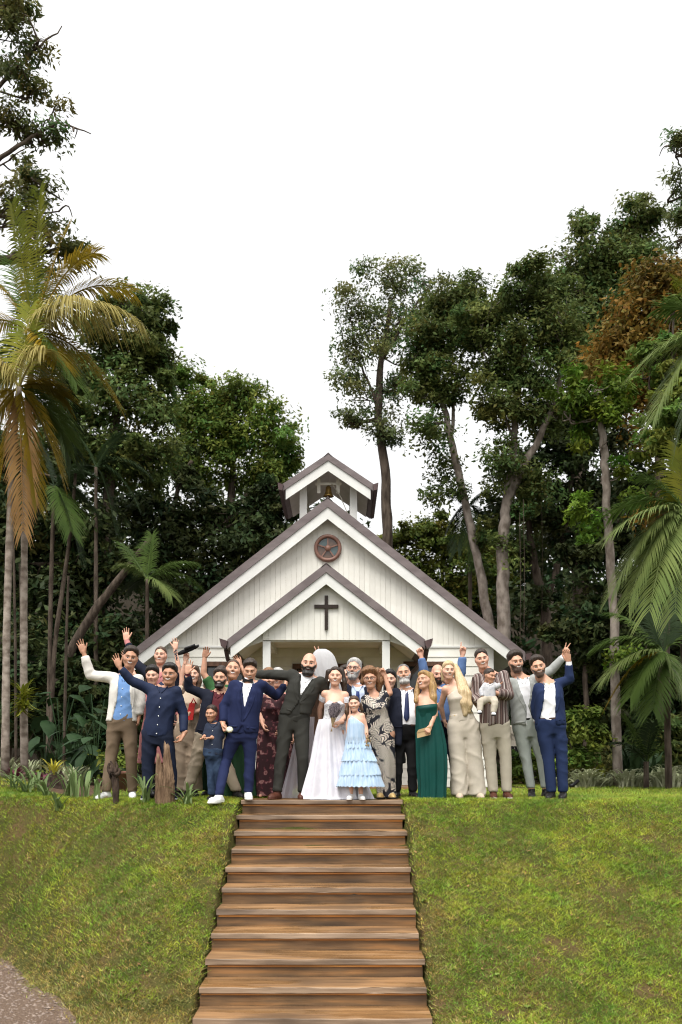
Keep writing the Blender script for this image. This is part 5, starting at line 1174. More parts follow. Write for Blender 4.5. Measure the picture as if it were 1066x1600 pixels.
# green tee
p = Person('guest in green short-sleeved shirt behind the bearded man, bare arm up', 13.5, 'm', (346, 1055), 27, (0, 0, 0), skin='mid', hair=SHORT, build='h', sa=(330, 1072), sb=(366, 1075), ea=(318, 1052, -0.02), wa=(320, 1027, -0.04), ha=dict(pose='wave', tip=(325, 1004, -0.12), thumb=1), pa=(328, 1140), pb=(350, 1140), aa=(325,), ab=(352,), res=0.016)
p.top('tee_shirt', CL['green_tee'], 0.016, sleeve=0.32, sinfl=0.022, hem_py=1150); p.trousers(CL['bottle'], wide=(0.12, 0.115, 0.10, 0.10, 0.10)); p.shoes(CL['black_shoe'])
# laughing woman
p = Person('laughing woman with pulled-back hair and pale yellow top, hand raised behind her head', 13.0, 'f', (364, 1047), 35, (6, -10, 4), s=1.0, skin='mid', smile=2, shut=True, brow='brown', hair=dict(col='brown', th=0.003, top=0.004, line=0.084, slope=1.0),
    sa=(349, 1080), sb=(384, 1080), eb=(386, 1058, 0.1), wb=(376, 1040, 0.12), hb=dict(pose='wave', tip=(360, 1018, 0.12), thumb=1), res=0.016)
p.top('blouse', CL['yellow'], 0.012, sleeve=0.2, hem=0.0); p.skirt('skirt', CL['bottle'], [(1140, 345, 388), (1190, 338, 396), (1243, 334, 404)], amp=0.02)
# little boy
p = Person('little boy in slate blue shirt and jeans with hands held together', 12.1, 'k', (330.5, 1115), 27, (-14, 6, 2), s=0.66, skin='tan', smile=0, brow='black', wide=0.98, hair=dict(col='dark', th=0.004, top=0.008, line=0.072, slope=1.2),
    sa=(326.5, 1134.5), sb=(342, 1133), ea=(321, 1148, -0.03), wa=(316, 1154, -0.12), ha=dict(pose='grip', tip=(322, 1152, -0.14), palm=(0, 0, -1), k=0.7), eb=(347, 1150, 0), wb=(326, 1153, -0.13), hb=dict(pose='grip', tip=(316, 1153, -0.14), palm=(0, 0, -1), k=0.7), pa=(328, 1176), pb=(337.5, 1176), ka=(329.5, 1205), kb=(341, 1205), aa=(331,), ab=(342, 0.06))
p.trousers(CL['denim'], wide=(0.098, 0.092, 0.080, 0.078, 0.072), h=0.011); t = p.top('shirt', CL['kid_shirt'], 0.014, sleeve=0.62, sinfl=0.012, hem_py=1180, flare=0.02, h=0.011); p.collar(CL['kid_shirt'], t); p.buttons(CL['button'], (0.3, 0.55, 0.8), parent=t); p.shoes(CL['black_shoe'])
# young man in royal blue suit
p9 = p = Person('young man in royal blue suit, waistcoat and black bow tie looking down', 12.15, 'm', (391, 1047), 32, (2, 20, 0), skin='mid', smile=1, shut=True, brow='dark', wide=0.98, hair=dict(col='dark', th=0.005, top=0.022, line=0.080, slope=1.3, bumps=[('c', (-0.035, -0.055, 0.105), (0.03, -0.05, 0.112), 0.022, 0.024)]),
    sa=(367, 1072), sb=(408, 1070), ea=(350, 1103, 0.0), wa=(349, 1132, -0.1), ha=dict(pose='grip', tip=(355, 1147, -0.15), palm=(0.6, -0.5, 0)), eb=(432, 1087, 0.3), wb=(446, 1070, 0.52), pa=(370, 1142), pb=(389, 1141), ka=(353, 1187), kb=(391, 1187), aa=(342, -0.28), ab=(388, -0.02), ta=-0.55, tb=0.15)
V9 = [(-0.6, -0.09, 0.09), (-0.1, -0.05, 0.05), (0.12, 0, 0), (0.2, -0.004, 0.004), (0.75, -0.058, 0.058), (1.1, -0.062, 0.062)]
p.top('shirt', CL['white'], 0.012, sleeve=0.0); sh = p.last; p.collar(CL['white'], sh); p.top('waistcoat', CL['blue_suit'], 0.021, sleeve=0.0, hem=-0.08, openv=[(-0.3, -0.0, 0.0), (0.45, 0, 0), (0.5, -0.004, 0.004), (1.0, -0.05, 0.05), (1.1, -0.055, 0.055)], neck=1.04)
p.bow(CL['black_cloth']); p.trousers(CL['blue_suit'], wide=(0.102, 0.090, 0.068, 0.066, 0.056)); j = p.top('jacket', CL['blue_suit'], 0.034, sleeve=0.93, sinfl=0.016, hem_py=1146, openv=V9, flare=0.012, neck=1.05); p.lapels(CL['blue_suit'], V9, 0.05, j, True); p.shoes(CL['white_shoe'], CL['white_sole'], high=0.01, k=1.05)
for q in (-1, 1): p.flap(CL['blue_suit'], q * 0.11, 0.04, parent=j)
fl = empty('flower', at(359, 1141, 11.93)); tag(fl, 'pale green rose held low by the young man in royal blue', 'flower')
rose_m = mat('pale_petal', (0.62, 0.66, 0.45), (0.75, 0.76, 0.62), rough=0.7, scale=20)
for k_ in range(7):
    a = k_ * 0.9; c = at(359, 1140, 11.93) + np.array([math.cos(a) * 0.018, -0.004 * k_, math.sin(a) * 0.014]); mb = MB(); mb.lathe(c, [(0.0, -0.010), (0.016, -0.006), (0.024, 0.006), (0.016, 0.014)], 10, 'y'); mb.build('petal', rose_m, fl, smooth=True)
mb = MB(); mb.tube([at(357, 1141, 11.95), at(351, 1145, 11.96)], 0.005, 6); mb.build('stem', CL['bottle'], fl)
# floral dress
p = Person('auburn-haired woman in long maroon floral dress half hidden behind the groom', 13.0, 'f', (420, 1061), 33, (6, 0, 0), skin='rosy', smile=1, brow='brown', hair=dict(col='auburn', th=0.010, top=0.012, line=0.07),
    sa=(409, 1091), sb=(440, 1091), ea=(405, 1112), wa=(411, 1132, -0.12), ha=dict(pose='relax'), eb=(447, 1112), wb=(440, 1135, -0.1))
p.top('dress_top', CL['floral'], 0.014, sleeve=0.5, sinfl=0.016, hem=-0.02); p.skirt('dress_skirt', CL['floral'], [(1128, 405, 446), (1150, 402, 449), (1200, 400, 452), (1243, 398, 456)], amp=0.014, nf=7)
p = Person('white-haired guest in dusty pink behind the groom\'s outstretched arm', 13.5, 'f', (434, 1060), 31, (-4, 0, 0), skin='rosy', smile=1, brow='grey', hair=dict(col='grey', th=0.010, top=0.012, line=0.07), sa=(420, 1088), sb=(452, 1088)); p.glasses()
p.top('blouse', CL['pink'], 0.014, sleeve=0.9, hem=-0.2); p.trousers(CL['floral'], wide=(0.11, 0.11, 0.10, 0.10, 0.10))
# groom
p = Person('groom, bald with black beard, in grey-green three-piece suit, arm flung out', 12.45, 'm', (483, 1038), 38, (-2, -2, 5), skin='rosy', smile=3, brow='black', shut=True, wide=0.96, beard=dict(col='black', th=0.008, chin=0.014, mouth=0.014, line=-0.036), group='bridal party',
    sa=(458, 1056), sb=(500, 1065), ea=(427, 1054, 0.0), wa=(399, 1054, 0.35), ha=dict(pose='wave', tip=(372, 1048, 0.42), thumb=1, palm=(0, 1, -0.3)), eb=(516, 1096, 0.12), wb=(522, 1122, 0.25), pa=(449, 1123), pb=(470, 1124), ka=(440, 1181, -0.05), kb=(473, 1185, -0.05), aa=(433, -0.05), ab=(473, 0.02), ta=-0.55, tb=-0.1)
VG = [(-0.6, -0.11, 0.12), (0.0, -0.06, 0.07), (0.40, 0.0, 0.01), (0.46, -0.002, 0.010), (0.8, -0.065, 0.065), (1.0, -0.075, 0.08), (1.1, -0.08, 0.085)]
p.top('shirt', CL['white'], 0.012, sleeve=0.0); sh = p.last; p.collar(CL['white'], sh, 0.075, 0.13); p.buttons(CL['button'], (0.62, 0.76, 0.9), parent=sh); p.top('waistcoat', CL['waist'], 0.022, sleeve=0.0, hem=-0.07, openv=[(-0.3, 0, 0), (0.55, 0, 0), (0.6, -0.004, 0.004), (1.0, -0.062, 0.066), (1.1, -0.07, 0.07)], neck=1.03)
p.trousers(CL['charcoal'], wide=(0.108, 0.096, 0.074, 0.070, 0.062)); j = p.top('jacket', CL['charcoal'], 0.036, sleeve=0.93, sinfl=0.020, hem_py=1117, openv=VG, flare=0.03, neck=1.05, wr=0.004); p.lapels(CL['charcoal'], VG, 0.062, j); p.flap(CL['charcoal'], -0.11, 0.14, 0.065, 0.045, parent=j); p.buttons(CL['black'], (0.38,), 0.005, 0.009, j); p.shoes(CL['brown_shoe'], CL['brown_shoe'])
# bride
pb_ = p = Person('bride in off-shoulder white lace gown with long dark hair and lavender', 12.4, 'f', (524, 1057.5), 32, (0, -3, 2), s=0.97, skin='fair', smile=2, lip='red', brow='dark', shut=True, group='bridal party', res=0.014, hair=dict(col='dark', th=0.005, top=0.006, line=0.076, slope=0.95, nape=-0.1, locks=[[(514, 1050, 0.08, 0.04), (511, 1066, 0.09, 0.035), (512, 1080, 0.1, 0.02)], [(533, 1048, 0.08, 0.045), (537, 1066, 0.07, 0.04), (539, 1084, 0.07, 0.03)]]),
    sa=(508, 1084), sb=(539.5, 1086), ea=(500, 1108, 0.12), wa=(500, 1128, 0.2), eb=(545, 1116, 0.0), wb=(531, 1129, -0.15), hb=dict(pose='grip', tip=(519, 1131, -0.2), palm=(-0.2, 0.2, -1)), pa=(512, 1142), pb=(531, 1142), aa=(512,), ab=(531,))
def sweet(S, T, Dd, F): return (T - (0.72 + 0.09 * np.exp(-((np.abs(S) - 0.065) / 0.045) ** 2))) * 0.4
p.top('bodice', CL['bodice'], 0.014, sleeve=0.0, hem=0.02, clav=False, strap=sweet, wr=0.001, h=0.012)
for b, (sh_, el) in enumerate(((p.sa, p.ea), (p.sb, p.eb))):          # lace sleeve bands below the bare shoulders
    q0, q1 = sh_ + (el - sh_) * 0.12, sh_ + (el - sh_) * 0.42; mb = MB(); mb.tube([q0, (q0 + q1) / 2, q1], [0.056, 0.060, 0.056], 16, False, 0.04); mb.build('lace_sleeve', CL['bodice'], p.o, smooth=True)
gown = p.skirt('gown_skirt', CL['satin'], [(1124, 498, 537), (1136, 495, 541), (1160, 491, 549), (1200, 484, 562), (1240, 476, 575), (1252.5, 472, 580)], ratio=0.7, nf=11, amp=0.042, seg=150, per=30, sharp=0.8, fade=0.02)
rg = np.random.default_rng(3)
p.skirt('veil', CL['veil'], [(1014, 497, 509), (1017, 491, 516), (1025, 487, 523), (1040, 487, 528), (1060, 492, 532), (1085, 500, 536)], ratio=0.45, nf=7, amp=0.012, dy=0.42, top_amp=0.3)
p.skirt('train', CL['train'], [(1120, 468, 492), (1160, 460, 490), (1200, 451, 489), (1235, 443, 488), (1247, 440, 488)], ratio=0.22, nf=9, amp=0.022, dy=0.35, seg=70)
for q in (-1, 1): mb = MB(); mb.tube([p.T(np.array([[q * 0.078, 0.0, -0.03]]))[0], p.T(np.array([[q * 0.08, -0.002, -0.055]]))[0]], [0.004, 0.008], 6); mb.build('earring', CL['button'], p.o)
bq = empty('lavender_bouquet', at(523, 1130, 12.1)); tag(bq, 'upright bouquet of dried lavender in the bride\'s hand', 'bouquet')
lav = mat('dried_lavender', (0.075, 0.062, 0.075), (0.20, 0.17, 0.18), rough=0.9, scale=60, bump=0.6, bscale=90); stm = mat('dry_stems', (0.23, 0.17, 0.09), (0.34, 0.26, 0.15), rough=0.9, scale=30)
ms, mf = MB(), MB()
for k_ in range(95):
    a = rg.uniform(0, 2 * math.pi); r_ = math.sqrt(rg.random()); top_ = at(524.5 + 12 * r_ * math.cos(a), 1099 + 10 * r_ * r_ - 4 * rg.random(), 12.12 + 0.07 * r_ * math.sin(a)); bot = at(520, 1131, 12.1); d = top_ - bot
    ms.tube([at(518 + 1.5 * math.cos(a) * -r_, 1143, 12.1), bot + np.array([0.012 * r_ * math.cos(a), 0.012 * r_ * math.sin(a), 0]), bot + d * 0.45], 0.0022, 4, False)
    mf.tube([bot + d * 0.38, bot + d * 0.5, bot + d * 0.8, bot + d], [0.003, 0.008, 0.009, 0.003], 6, False, 0.12)
ms.build('stem_bundle', stm, bq); mf.build('flower_spikes', lav, bq)
# hidden man lifting the veil
p = Person('guest almost hidden between bride and older man, fingers up behind the veil', 13.35, 'm', (540, 1056), 31, (-6, 0, 0), skin='rosy', smile=1, hair=SHORT, sa=(522, 1080), sb=(560, 1080), ea=(503, 1060, 0.0), wa=(497, 1030, 0.0), ha=dict(pose='vee', tip=(490, 1003, 0), thumb=1)); suit(p, CL['navy'], CL['navy_trouser'], CL['pale_blue'], 1150)
# older man
p = Person('grey-haired man with glasses, trimmed beard, navy suit and blue tie', 13.05, 'm', (553, 1046), 35, (-10, -5, 5), skin='rosy', smile=1, brow='grey', hair=dict(col='grey', th=0.007, top=0.012, line=0.078, slope=1.25), beard=dict(col='grey', th=0.005, chin=0.004), sa=(541, 1075), sb=(577, 1079), eb=(586, 1110), wb=(588, 1145)); p.glasses()
suit(p, CL['navy'], CL['navy_trouser'], CL['pale_blue'], 1152, tie=CL['tie_blue'], V=[(-0.6, -0.1, 0.14), (0.3, -0.03, 0.08), (0.6, -0.07, 0.09), (1.1, -0.08, 0.08)], jshoes=CL['black_shoe'])
# flower girl
p = Person('flower girl in tiered powder blue tulle dress and white boots', 12.18, 'k', (553.5, 1100), 26, (-6, 2, -4), s=0.68, skin='fair', smile=1, brow='brown', group='bridal party', res=0.012, hair=dict(col='brown', th=0.006, top=0.006, line=0.070, slope=0.95, nape=-0.1, locks=[[(544, 1100, 0.03, 0.022), (542, 1112, 0.02, 0.024), (543, 1126, 0.02, 0.016)], [(563, 1100, 0.05, 0.022), (566, 1110, 0.05, 0.02)]]),
    sa=(547.5, 1120.5), sb=(566, 1118.5), ea=(543.5, 1132, 0.02), wa=(543.5, 1144, 0.0), eb=(572, 1137, 0), wb=(574, 1152, -0.05), hb=dict(pose='grip', k=0.72), pa=(550, 1157), pb=(562, 1157), aa=(548.5,), ab=(564,), ka=(549, 1200), kb=(563, 1200))
def oneshoulder(S, T, Dd, F): return (T - (0.90 - 1.6 * S)) * 0.2
p.top('dress_bodice', CL['powder'], 0.010, sleeve=0.0, hem=-0.12, clav=False, strap=oneshoulder, wr=0.001, h=0.010)
for i_, rw in enumerate((((1140, 547, 569), (1152, 542, 573), (1169, 539, 580)), ((1164, 541, 577), (1174, 538, 581), (1189, 534, 589)), ((1185, 537, 585), (1196, 533.5, 590), (1211, 530, 595.5)), ((1206, 533, 592), (1216, 530, 596), (1229, 527, 600)))):
    p.skirt('skirt_tier', CL['powder'], rw, ratio=0.8, nf=21 + 3 * i_, amp=0.017, seg=120, per=8, top_amp=0.25, fade=0.0, wave=0.008)
p.shoes(CL['white_shoe'], CL['white_sole'], high=0.17, name='boot', k=1.05)
po = empty('posy', at(574.5, 1158, 12.1)); tag(po, 'small golden dried posy hanging from the flower girl\'s hand', 'posy'); mb = MB()
for k_ in range(26):
    c = at(574.5 + rg.normal(0, 2.2), 1158 + rg.normal(0, 4), 12.1 + rg.normal(0, 0.015)); mb.lathe(c, [(0, -0.006), (0.009, 0), (0.004, 0.008)], 6, 'y')
mb.build('dried_flowers', mat('dried_gold', (0.22, 0.14, 0.06), (0.42, 0.31, 0.16), rough=0.8, scale=40), po); mb = MB(); mb.tube([at(574, 1150, 12.1), at(574.5, 1160, 12.1)], 0.006, 6); mb.build('stem', stm, po)
# curly-haired woman
p = Person('curly-haired woman with glasses in black and white leaf-print dress, fist up', 12.62, 'f', (578, 1061), 33, (-4, 0, -5), s=1.0, skin='mid', smile=1, brow='brown', res=0.016, hair=dict(col='auburn', th=0.020, top=0.020, line=0.058, slope=0.7, nape=-0.10, curl=0.008, locks=[[(570, 1052, 0.02, 0.04), (567, 1066, 0.02, 0.035)], [(590, 1050, 0.04, 0.06), (594, 1064, 0.04, 0.055), (592, 1076, 0.06, 0.04)]]),
    sa=(573, 1094), sb=(599, 1089), ea=(566, 1122, 0.05), wa=(568, 1142, 0.0), eb=(610, 1083, -0.02), wb=(601, 1055, 0.0), hb=dict(pose='fist', tip=(592, 1040, 0), palm=(-0.3, -1, 0)), pa=(586, 1148), pb=(606, 1147), aa=(597,), ab=(609,)); p.glasses()
p.top('dress_top', CL['leafy'], 0.014, sleeve=0.34, sinfl=0.03, hem=0.0); p.skirt('dress_skirt', CL['leafy'], [(1118, 572, 606), (1135, 573, 613), (1155, 575, 617), (1190, 580, 619), (1225, 588, 618), (1245, 590, 619)], amp=0.010, nf=6, ratio=0.98); p.shoes(CL['gold'])
p = Person('black-haired woman half hidden behind the raised fist', 13.35, 'f', (609, 1062), 31, (-6, 0, 0), skin='fair', smile=0, brow='black', hair=dict(col='black', th=0.010, top=0.010, line=0.07, locks=[[(603, 1060, 0.05, 0.03), (602, 1085, 0.05, 0.03)], [(616, 1056, 0.05, 0.035), (618, 1085, 0.05, 0.03)]]), sa=(594, 1088), sb=(624, 1088)); p.top('dress', CL['black_cloth'], 0.012, sleeve=0.9, hem_py=1220, flare=0.04)
# grey-bearded man
p = Person('man with grey beard in navy suit with long navy tie', 12.8, 'm', (631, 1053), 33, (-4, -4, -6), skin='mid', smile=1, shut=True, brow='dark', build='h', hair=dict(col='salt', th=0.002, top=0.001, line=0.10, slope=1.25), beard=dict(col='grey', th=0.008, chin=0.016, line=-0.042),
    sa=(620, 1083), sb=(650, 1082), ea=(613, 1114), wa=(616, 1143), eb=(664, 1108, 0.1), wb=(680, 1108, -0.05), hb=dict(pose='relax', tip=(688, 1102, -0.15), palm=(0, 1, 0)), pa=(624, 1142), pb=(643, 1142), aa=(620,), ab=(645,))
V19 = [(-0.6, -0.05, 0.16), (0.2, -0.04, 0.14), (0.6, -0.06, 0.11), (1.1, -0.07, 0.08)]
suit(p, CL['navy'], CL['black_cloth'], CL['white'], 1165, V=V19, tie=CL['tie_navy'], jshoes=CL['black_shoe'], belt=CL['leather'])
# emerald dress
p = Person('laughing woman with wavy honey-blond hair in strapless emerald gown', 12.3, 'f', (663, 1064), 31, (-32, -14, -8), s=0.95, skin='mid', smile=2, shut=True, lip='red', brow='brown', res=0.014, hair=dict(col='gold', th=0.010, top=0.012, line=0.072, slope=0.85, nape=-0.1, locks=[[(672, 1056, 0.02, 0.05), (676, 1072, 0.0, 0.05), (677, 1090, -0.04, 0.045), (679, 1106, -0.05, 0.03)], [(656, 1062, 0.08, 0.035), (652, 1080, 0.02, 0.035), (650, 1096, -0.05, 0.03)]]),
    sa=(655, 1091), sb=(676, 1088), ea=(652, 1112, 0.1), wa=(655, 1136, 0.1), eb=(680, 1116, -0.05), wb=(672, 1136, -0.16), hb=dict(pose='grip', tip=(664, 1148, -0.24), palm=(-0.3, 0.6, -0.5)), pa=(664, 1150), pb=(680, 1150), aa=(668, 0.08), ab=(682, 0.08))
p.top('gown_bodice', CL['emerald'], 0.012, sleeve=0.0, hem=0.0, clav=False, strap=lambda S, T, Dd, F: (T - 0.80) * 0.4, wr=0.001, h=0.012); p.skirt('gown_skirt', CL['emerald'], [(1104, 650, 683), (1120, 650, 687), (1140, 650, 693), (1165, 651, 698), (1200, 652, 699), (1235, 655, 697), (1254, 654, 696)], amp=0.016, nf=9, top_amp=0.25, ratio=0.9, seg=110)
cl = empty('clutch_bag', at(663, 1143, 12.08)); tag(cl, 'beige clutch bag held against the emerald gown', 'clutch'); c = at(663, 1145, 12.13); mb = MB()
pts = [(-0.085, -0.065), (0.075, -0.025), (0.088, 0.065), (0.07, 0.075), (-0.075, 0.03), (-0.09, 0.0)]; mb.prism([(c[0] + a, c[2] + b) for a, b in pts], c[1] - 0.018, c[1] + 0.018); mb.build('bag_body', cloth('beige_satin', (0.40, 0.28, 0.15)), cl)
mb = MB(); mb.prism([(c[0] + a, c[2] + b) for a, b in ((-0.092, 0.0), (0.084, 0.040), (0.088, 0.070), (0.07, 0.08), (-0.075, 0.036))], c[1] - 0.023, c[1] - 0.018); mb.build('flap', cloth('beige_flap', (0.36, 0.25, 0.13)), cl)
# bald man
p = Person('bald bearded man in blue chambray shirt behind, both arms raised overhead', 13.1, 'm', (684, 1053), 31, (6, 10, 0), s=1.0, skin='rosy', smile=0, shut=True, build='h', brow='dark', beard=dict(col='dark', th=0.005, chin=0.004), sa=(671, 1080), sb=(709, 1080), ea=(663, 1051, 0.02), wa=(658, 1025, 0.0), ha=dict(pose='fist', tip=(653, 1008, 0), palm=(0.1, -1, 0), thumb=1), eb=(721, 1050, 0.02), wb=(723, 1023, 0.0), hb=dict(pose='point', tip=(725, 1003, 0), palm=(0, -1, 0), thumb=-1), pa=(682, 1135), pb=(702, 1135), aa=(688,), ab=(716,))
p.trousers(CL['navy_trouser']); t = p.top('shirt', CL['chambray'], 0.022, sleeve=0.93, sinfl=0.020, hem=0.06, wr=0.005); p.collar(CL['chambray'], t); p.belt(CL['leather'], infl=0.024); p.shoes(CL['black_shoe'])
# cream jumpsuit
p = Person('woman with very long straight blond hair in cream jumpsuit and gold belt', 12.5, 'f', (701, 1048), 30, (4, 0, 0), s=1.0, skin='fair', smile=1, lip='red', brow='brown', res=0.014, hair=dict(col='blond', th=0.009, top=0.008, line=0.072, slope=0.9, nape=-0.1, locks=[[(711, 1042, 0.03, 0.045), (717, 1060, -0.02, 0.045), (722, 1080, -0.1, 0.05), (725, 1098, -0.12, 0.05), (727, 1116, -0.12, 0.03)], [(714, 1046, 0.02, 0.035), (724, 1066, -0.04, 0.04), (731, 1084, -0.09, 0.045), (734, 1102, -0.11, 0.035), (734, 1112, -0.11, 0.02)], [(692, 1046, 0.06, 0.03), (693, 1062, 0.08, 0.03)]]),
    sa=(696, 1077), sb=(731, 1071), ea=(689, 1104, 0.12), wa=(694, 1124, 0.2), eb=(741, 1094, 0.1), wb=(752, 1112, 0.2), pa=(713, 1136), pb=(735, 1136), ka=(716, 1186), kb=(741, 1186), aa=(718,), ab=(746,), ta=-0.1)
def offsh(S, T, Dd, F): return (T - (0.96 + 0.9 * S)) * 0.25
p.top('jumpsuit_top', CL['cream_linen'], 0.018, sleeve=0.0, hem=0.14, clav=True, strap=offsh, wr=0.003); p.trousers(CL['cream_linen'], wide=(0.112, 0.114, 0.106, 0.108, 0.112), waist=0.36, end=1.04, name='jumpsuit_trousers'); p.belt(CL['gold'], 0.29, 0.325, 0.022); p.shoes(CL['beige'])
# striped shirt man
p = Person('tall man in brown and white striped shirt carrying a baby', 12.5, 'm', (753, 1030), 32, (-4, 2, -10), skin='rosy', smile=2, brow='dark', hair=dict(col='dark', th=0.003, top=0.012, line=0.080, slope=1.35), sa=(747, 1061), sb=(787, 1057), ea=(741, 1090, -0.02), wa=(757, 1097, -0.25), ha=dict(pose='grip', tip=(768, 1092, -0.32), palm=(0.2, 0.3, -1)), eb=(796, 1086, -0.1), wb=(772, 1082, -0.30), hb=dict(pose='grip', tip=(757, 1078, -0.36), palm=(-0.2, 0.8, 0)),
    pa=(762, 1134), pb=(784, 1133), ka=(766, 1185), kb=(790, 1183), aa=(771,), ab=(792,), ta=-0.1, tb=0.1)
p.trousers(CL['stone'], wide=(0.104, 0.094, 0.076, 0.074, 0.064)); t = p.top('shirt', CL['stripes'], 0.024, sleeve=0.90, sinfl=0.020, hem_py=1134, flare=0.014, wr=0.005); p.collar(CL['stripes'], t); p.shoes(CL['brown_shoe'], CL['white_sole'])
# baby
p = Person('baby in grey patterned shirt and beige trousers sitting on the striped man\'s arm', 12.08, 'k', (765, 1056), 24, (38, 6, 4), s=0.44, skin='tan', smile=0, z0=0.5, hair=dict(col='dark', th=0.004, top=0.004, line=0.066, slope=1.0), res=0.010,
    sa=(758.5, 1070.5), sb=(771.5, 1069), ea=(752, 1079, -0.02), wa=(754, 1090, -0.06), ha=dict(pose='grip', k=0.5), eb=(777, 1073, -0.04), wb=(783, 1068, -0.06), hb=dict(pose='relax', k=0.5), pa=(759, 1092), pb=(770, 1092), ka=(751, 1097, -0.1), kb=(774, 1097, -0.1), aa=(749.5, -0.13), ab=(771, -0.13), apy=(1110, 1113), ta=-0.1, tb=0.0)

p.trousers(CL['stone'], wide=(0.12, 0.115, 0.10, 0.095, 0.085), h=0.010); t = p.top('shirt', CL['baby'], 0.010, sleeve=0.9, sinfl=0.012, hem=-0.1, h=0.010); p.collar(CL['white'], t); p.shoes(CL['sock'], CL['navy_trouser'], k=1.1)
# grey suit
p = Person('dark-haired bearded man in light grey suit flashing a peace sign', 12.75, 'm', (806, 1035), 34, (8, 2, -6), skin='mid', smile=2, brow='dark', hair=dict(col='dark', th=0.006, top=0.024, line=0.076, slope=1.25), beard=dict(col='stubble', th=0.0030, chin=0.002),
    sa=(800, 1067), sb=(832, 1062), ea=(789, 1094, 0.1), wa=(790, 1122, 0.15), eb=(862, 1047, 0.05), wb=(882, 1025, -0.02), hb=dict(pose='vee', tip=(895, 995, -0.05), thumb=-1), pa=(813, 1134), pb=(834, 1134), ka=(822, 1184), kb=(846, 1184), aa=(831,), ab=(853,), ta=-0.15)
suit(p, CL['lt_grey'], CL['lt_grey2'], CL['white'], 1134, V=[(-0.6, -0.07, 0.13), (0.0, -0.03, 0.07), (0.42, 0.0, 0.02), (0.48, -0.01, 0.03), (0.8, -0.06, 0.075), (1.1, -0.075, 0.08)], jshoes=CL['black_shoe'], belt=CL['black_shoe'], end=0.93, ring=False, wide=(0.102, 0.092, 0.070, 0.064, 0.054))
# mid-blue suit
p = Person('man in mid blue suit at the right end of the group, hand raised', 12.35, 'm', (841, 1042), 34, (-8, 2, -12), skin='mid', smile=1, brow='dark', hair=dict(col='dark', th=0.005, top=0.022, line=0.080, slope=1.35), beard=dict(col='stubble', th=0.0022, chin=0.001),
    sa=(843, 1075), sb=(870, 1069), ea=(836, 1102, 0.08), wa=(838, 1126, 0.1), eb=(890, 1062, -0.02), wb=(889, 1034, -0.06), hb=dict(pose='wave', tip=(884, 1004, -0.1), palm=(-0.8, -0.6, 0), thumb=-1), pa=(850, 1132), pb=(871, 1131), ka=(857, 1183), kb=(878, 1181), aa=(862,), ab=(880,), ta=-0.5, tb=-0.35)
suit(p, CL['blue_suit2'], CL['blue_suit2'], CL['white'], 1133, V=[(-0.6, -0.22, 0.05), (0.1, -0.15, 0.035), (0.6, -0.09, 0.05), (1.0, -0.06, 0.065), (1.1, -0.07, 0.07)], jshoes=CL['black_shoe'], belt=CL['leather'], wide=(0.106, 0.094, 0.074, 0.070, 0.062), flare=0.02, ring=False)
# far guest seen between legs
p = Person('distant guest in cream blouse and black trousers, seen between the striped and grey men', 24.0, 'f', (806, 1123), 15, (0, 0, 0), skin='mid', hair=dict(col='dark'), sa=(798, 1137), sb=(814, 1137), res=0.03); p.top('blouse', CL['cream_linen'], 0.014, sleeve=0.9, h=0.02); p.trousers(CL['black_cloth'], h=0.02)
# ------------------------------------------------------------------ vegetation
def leaf_mat(name, c, rough=0.55, trans=0.38, var=0.35):
    return mat(name, tuple(x * (1 - var) for x in c), tuple(x * (1 + var) for x in c), rough=rough, scale=0.9, detail=3, attr='tint', trans=trans, spec=0.12, coords='Object')
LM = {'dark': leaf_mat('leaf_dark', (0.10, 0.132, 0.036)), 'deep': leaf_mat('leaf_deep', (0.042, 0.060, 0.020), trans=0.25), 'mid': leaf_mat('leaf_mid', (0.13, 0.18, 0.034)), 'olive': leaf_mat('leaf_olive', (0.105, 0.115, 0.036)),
      'grey': leaf_mat('leaf_grey_green', (0.13, 0.16, 0.06)), 'lime': leaf_mat('leaf_lime', (0.095, 0.155, 0.018), trans=0.3), 'rust': leaf_mat('leaf_rust', (0.19, 0.125, 0.026), trans=0.35), 'yellow': leaf_mat('leaf_yellow_green', (0.11, 0.13, 0.022), trans=0.3)}
BK = {'brown': mat('bark_brown', (0.040, 0.028, 0.020), (0.115, 0.088, 0.066), rough=0.95, scale=3, stretch=(4, 4, 1), bump=0.9, bscale=9), 'grey': mat('bark_grey', (0.12, 0.095, 0.075), (0.27, 0.23, 0.195), rough=0.9, scale=4, stretch=(2, 2, 1.2), bump=0.5, bscale=12),
      'pale': mat('bark_pale', (0.13, 0.10, 0.078), (0.33, 0.28, 0.235), rough=0.9, scale=7, stretch=(1, 1, 1.3), bump=0.4, bscale=14), 'drift': mat('driftwood', (0.10, 0.06, 0.035), (0.26, 0.17, 0.105), rough=0.95, scale=7, stretch=(5, 5, 0.8), bump=1.0, bscale=14)}
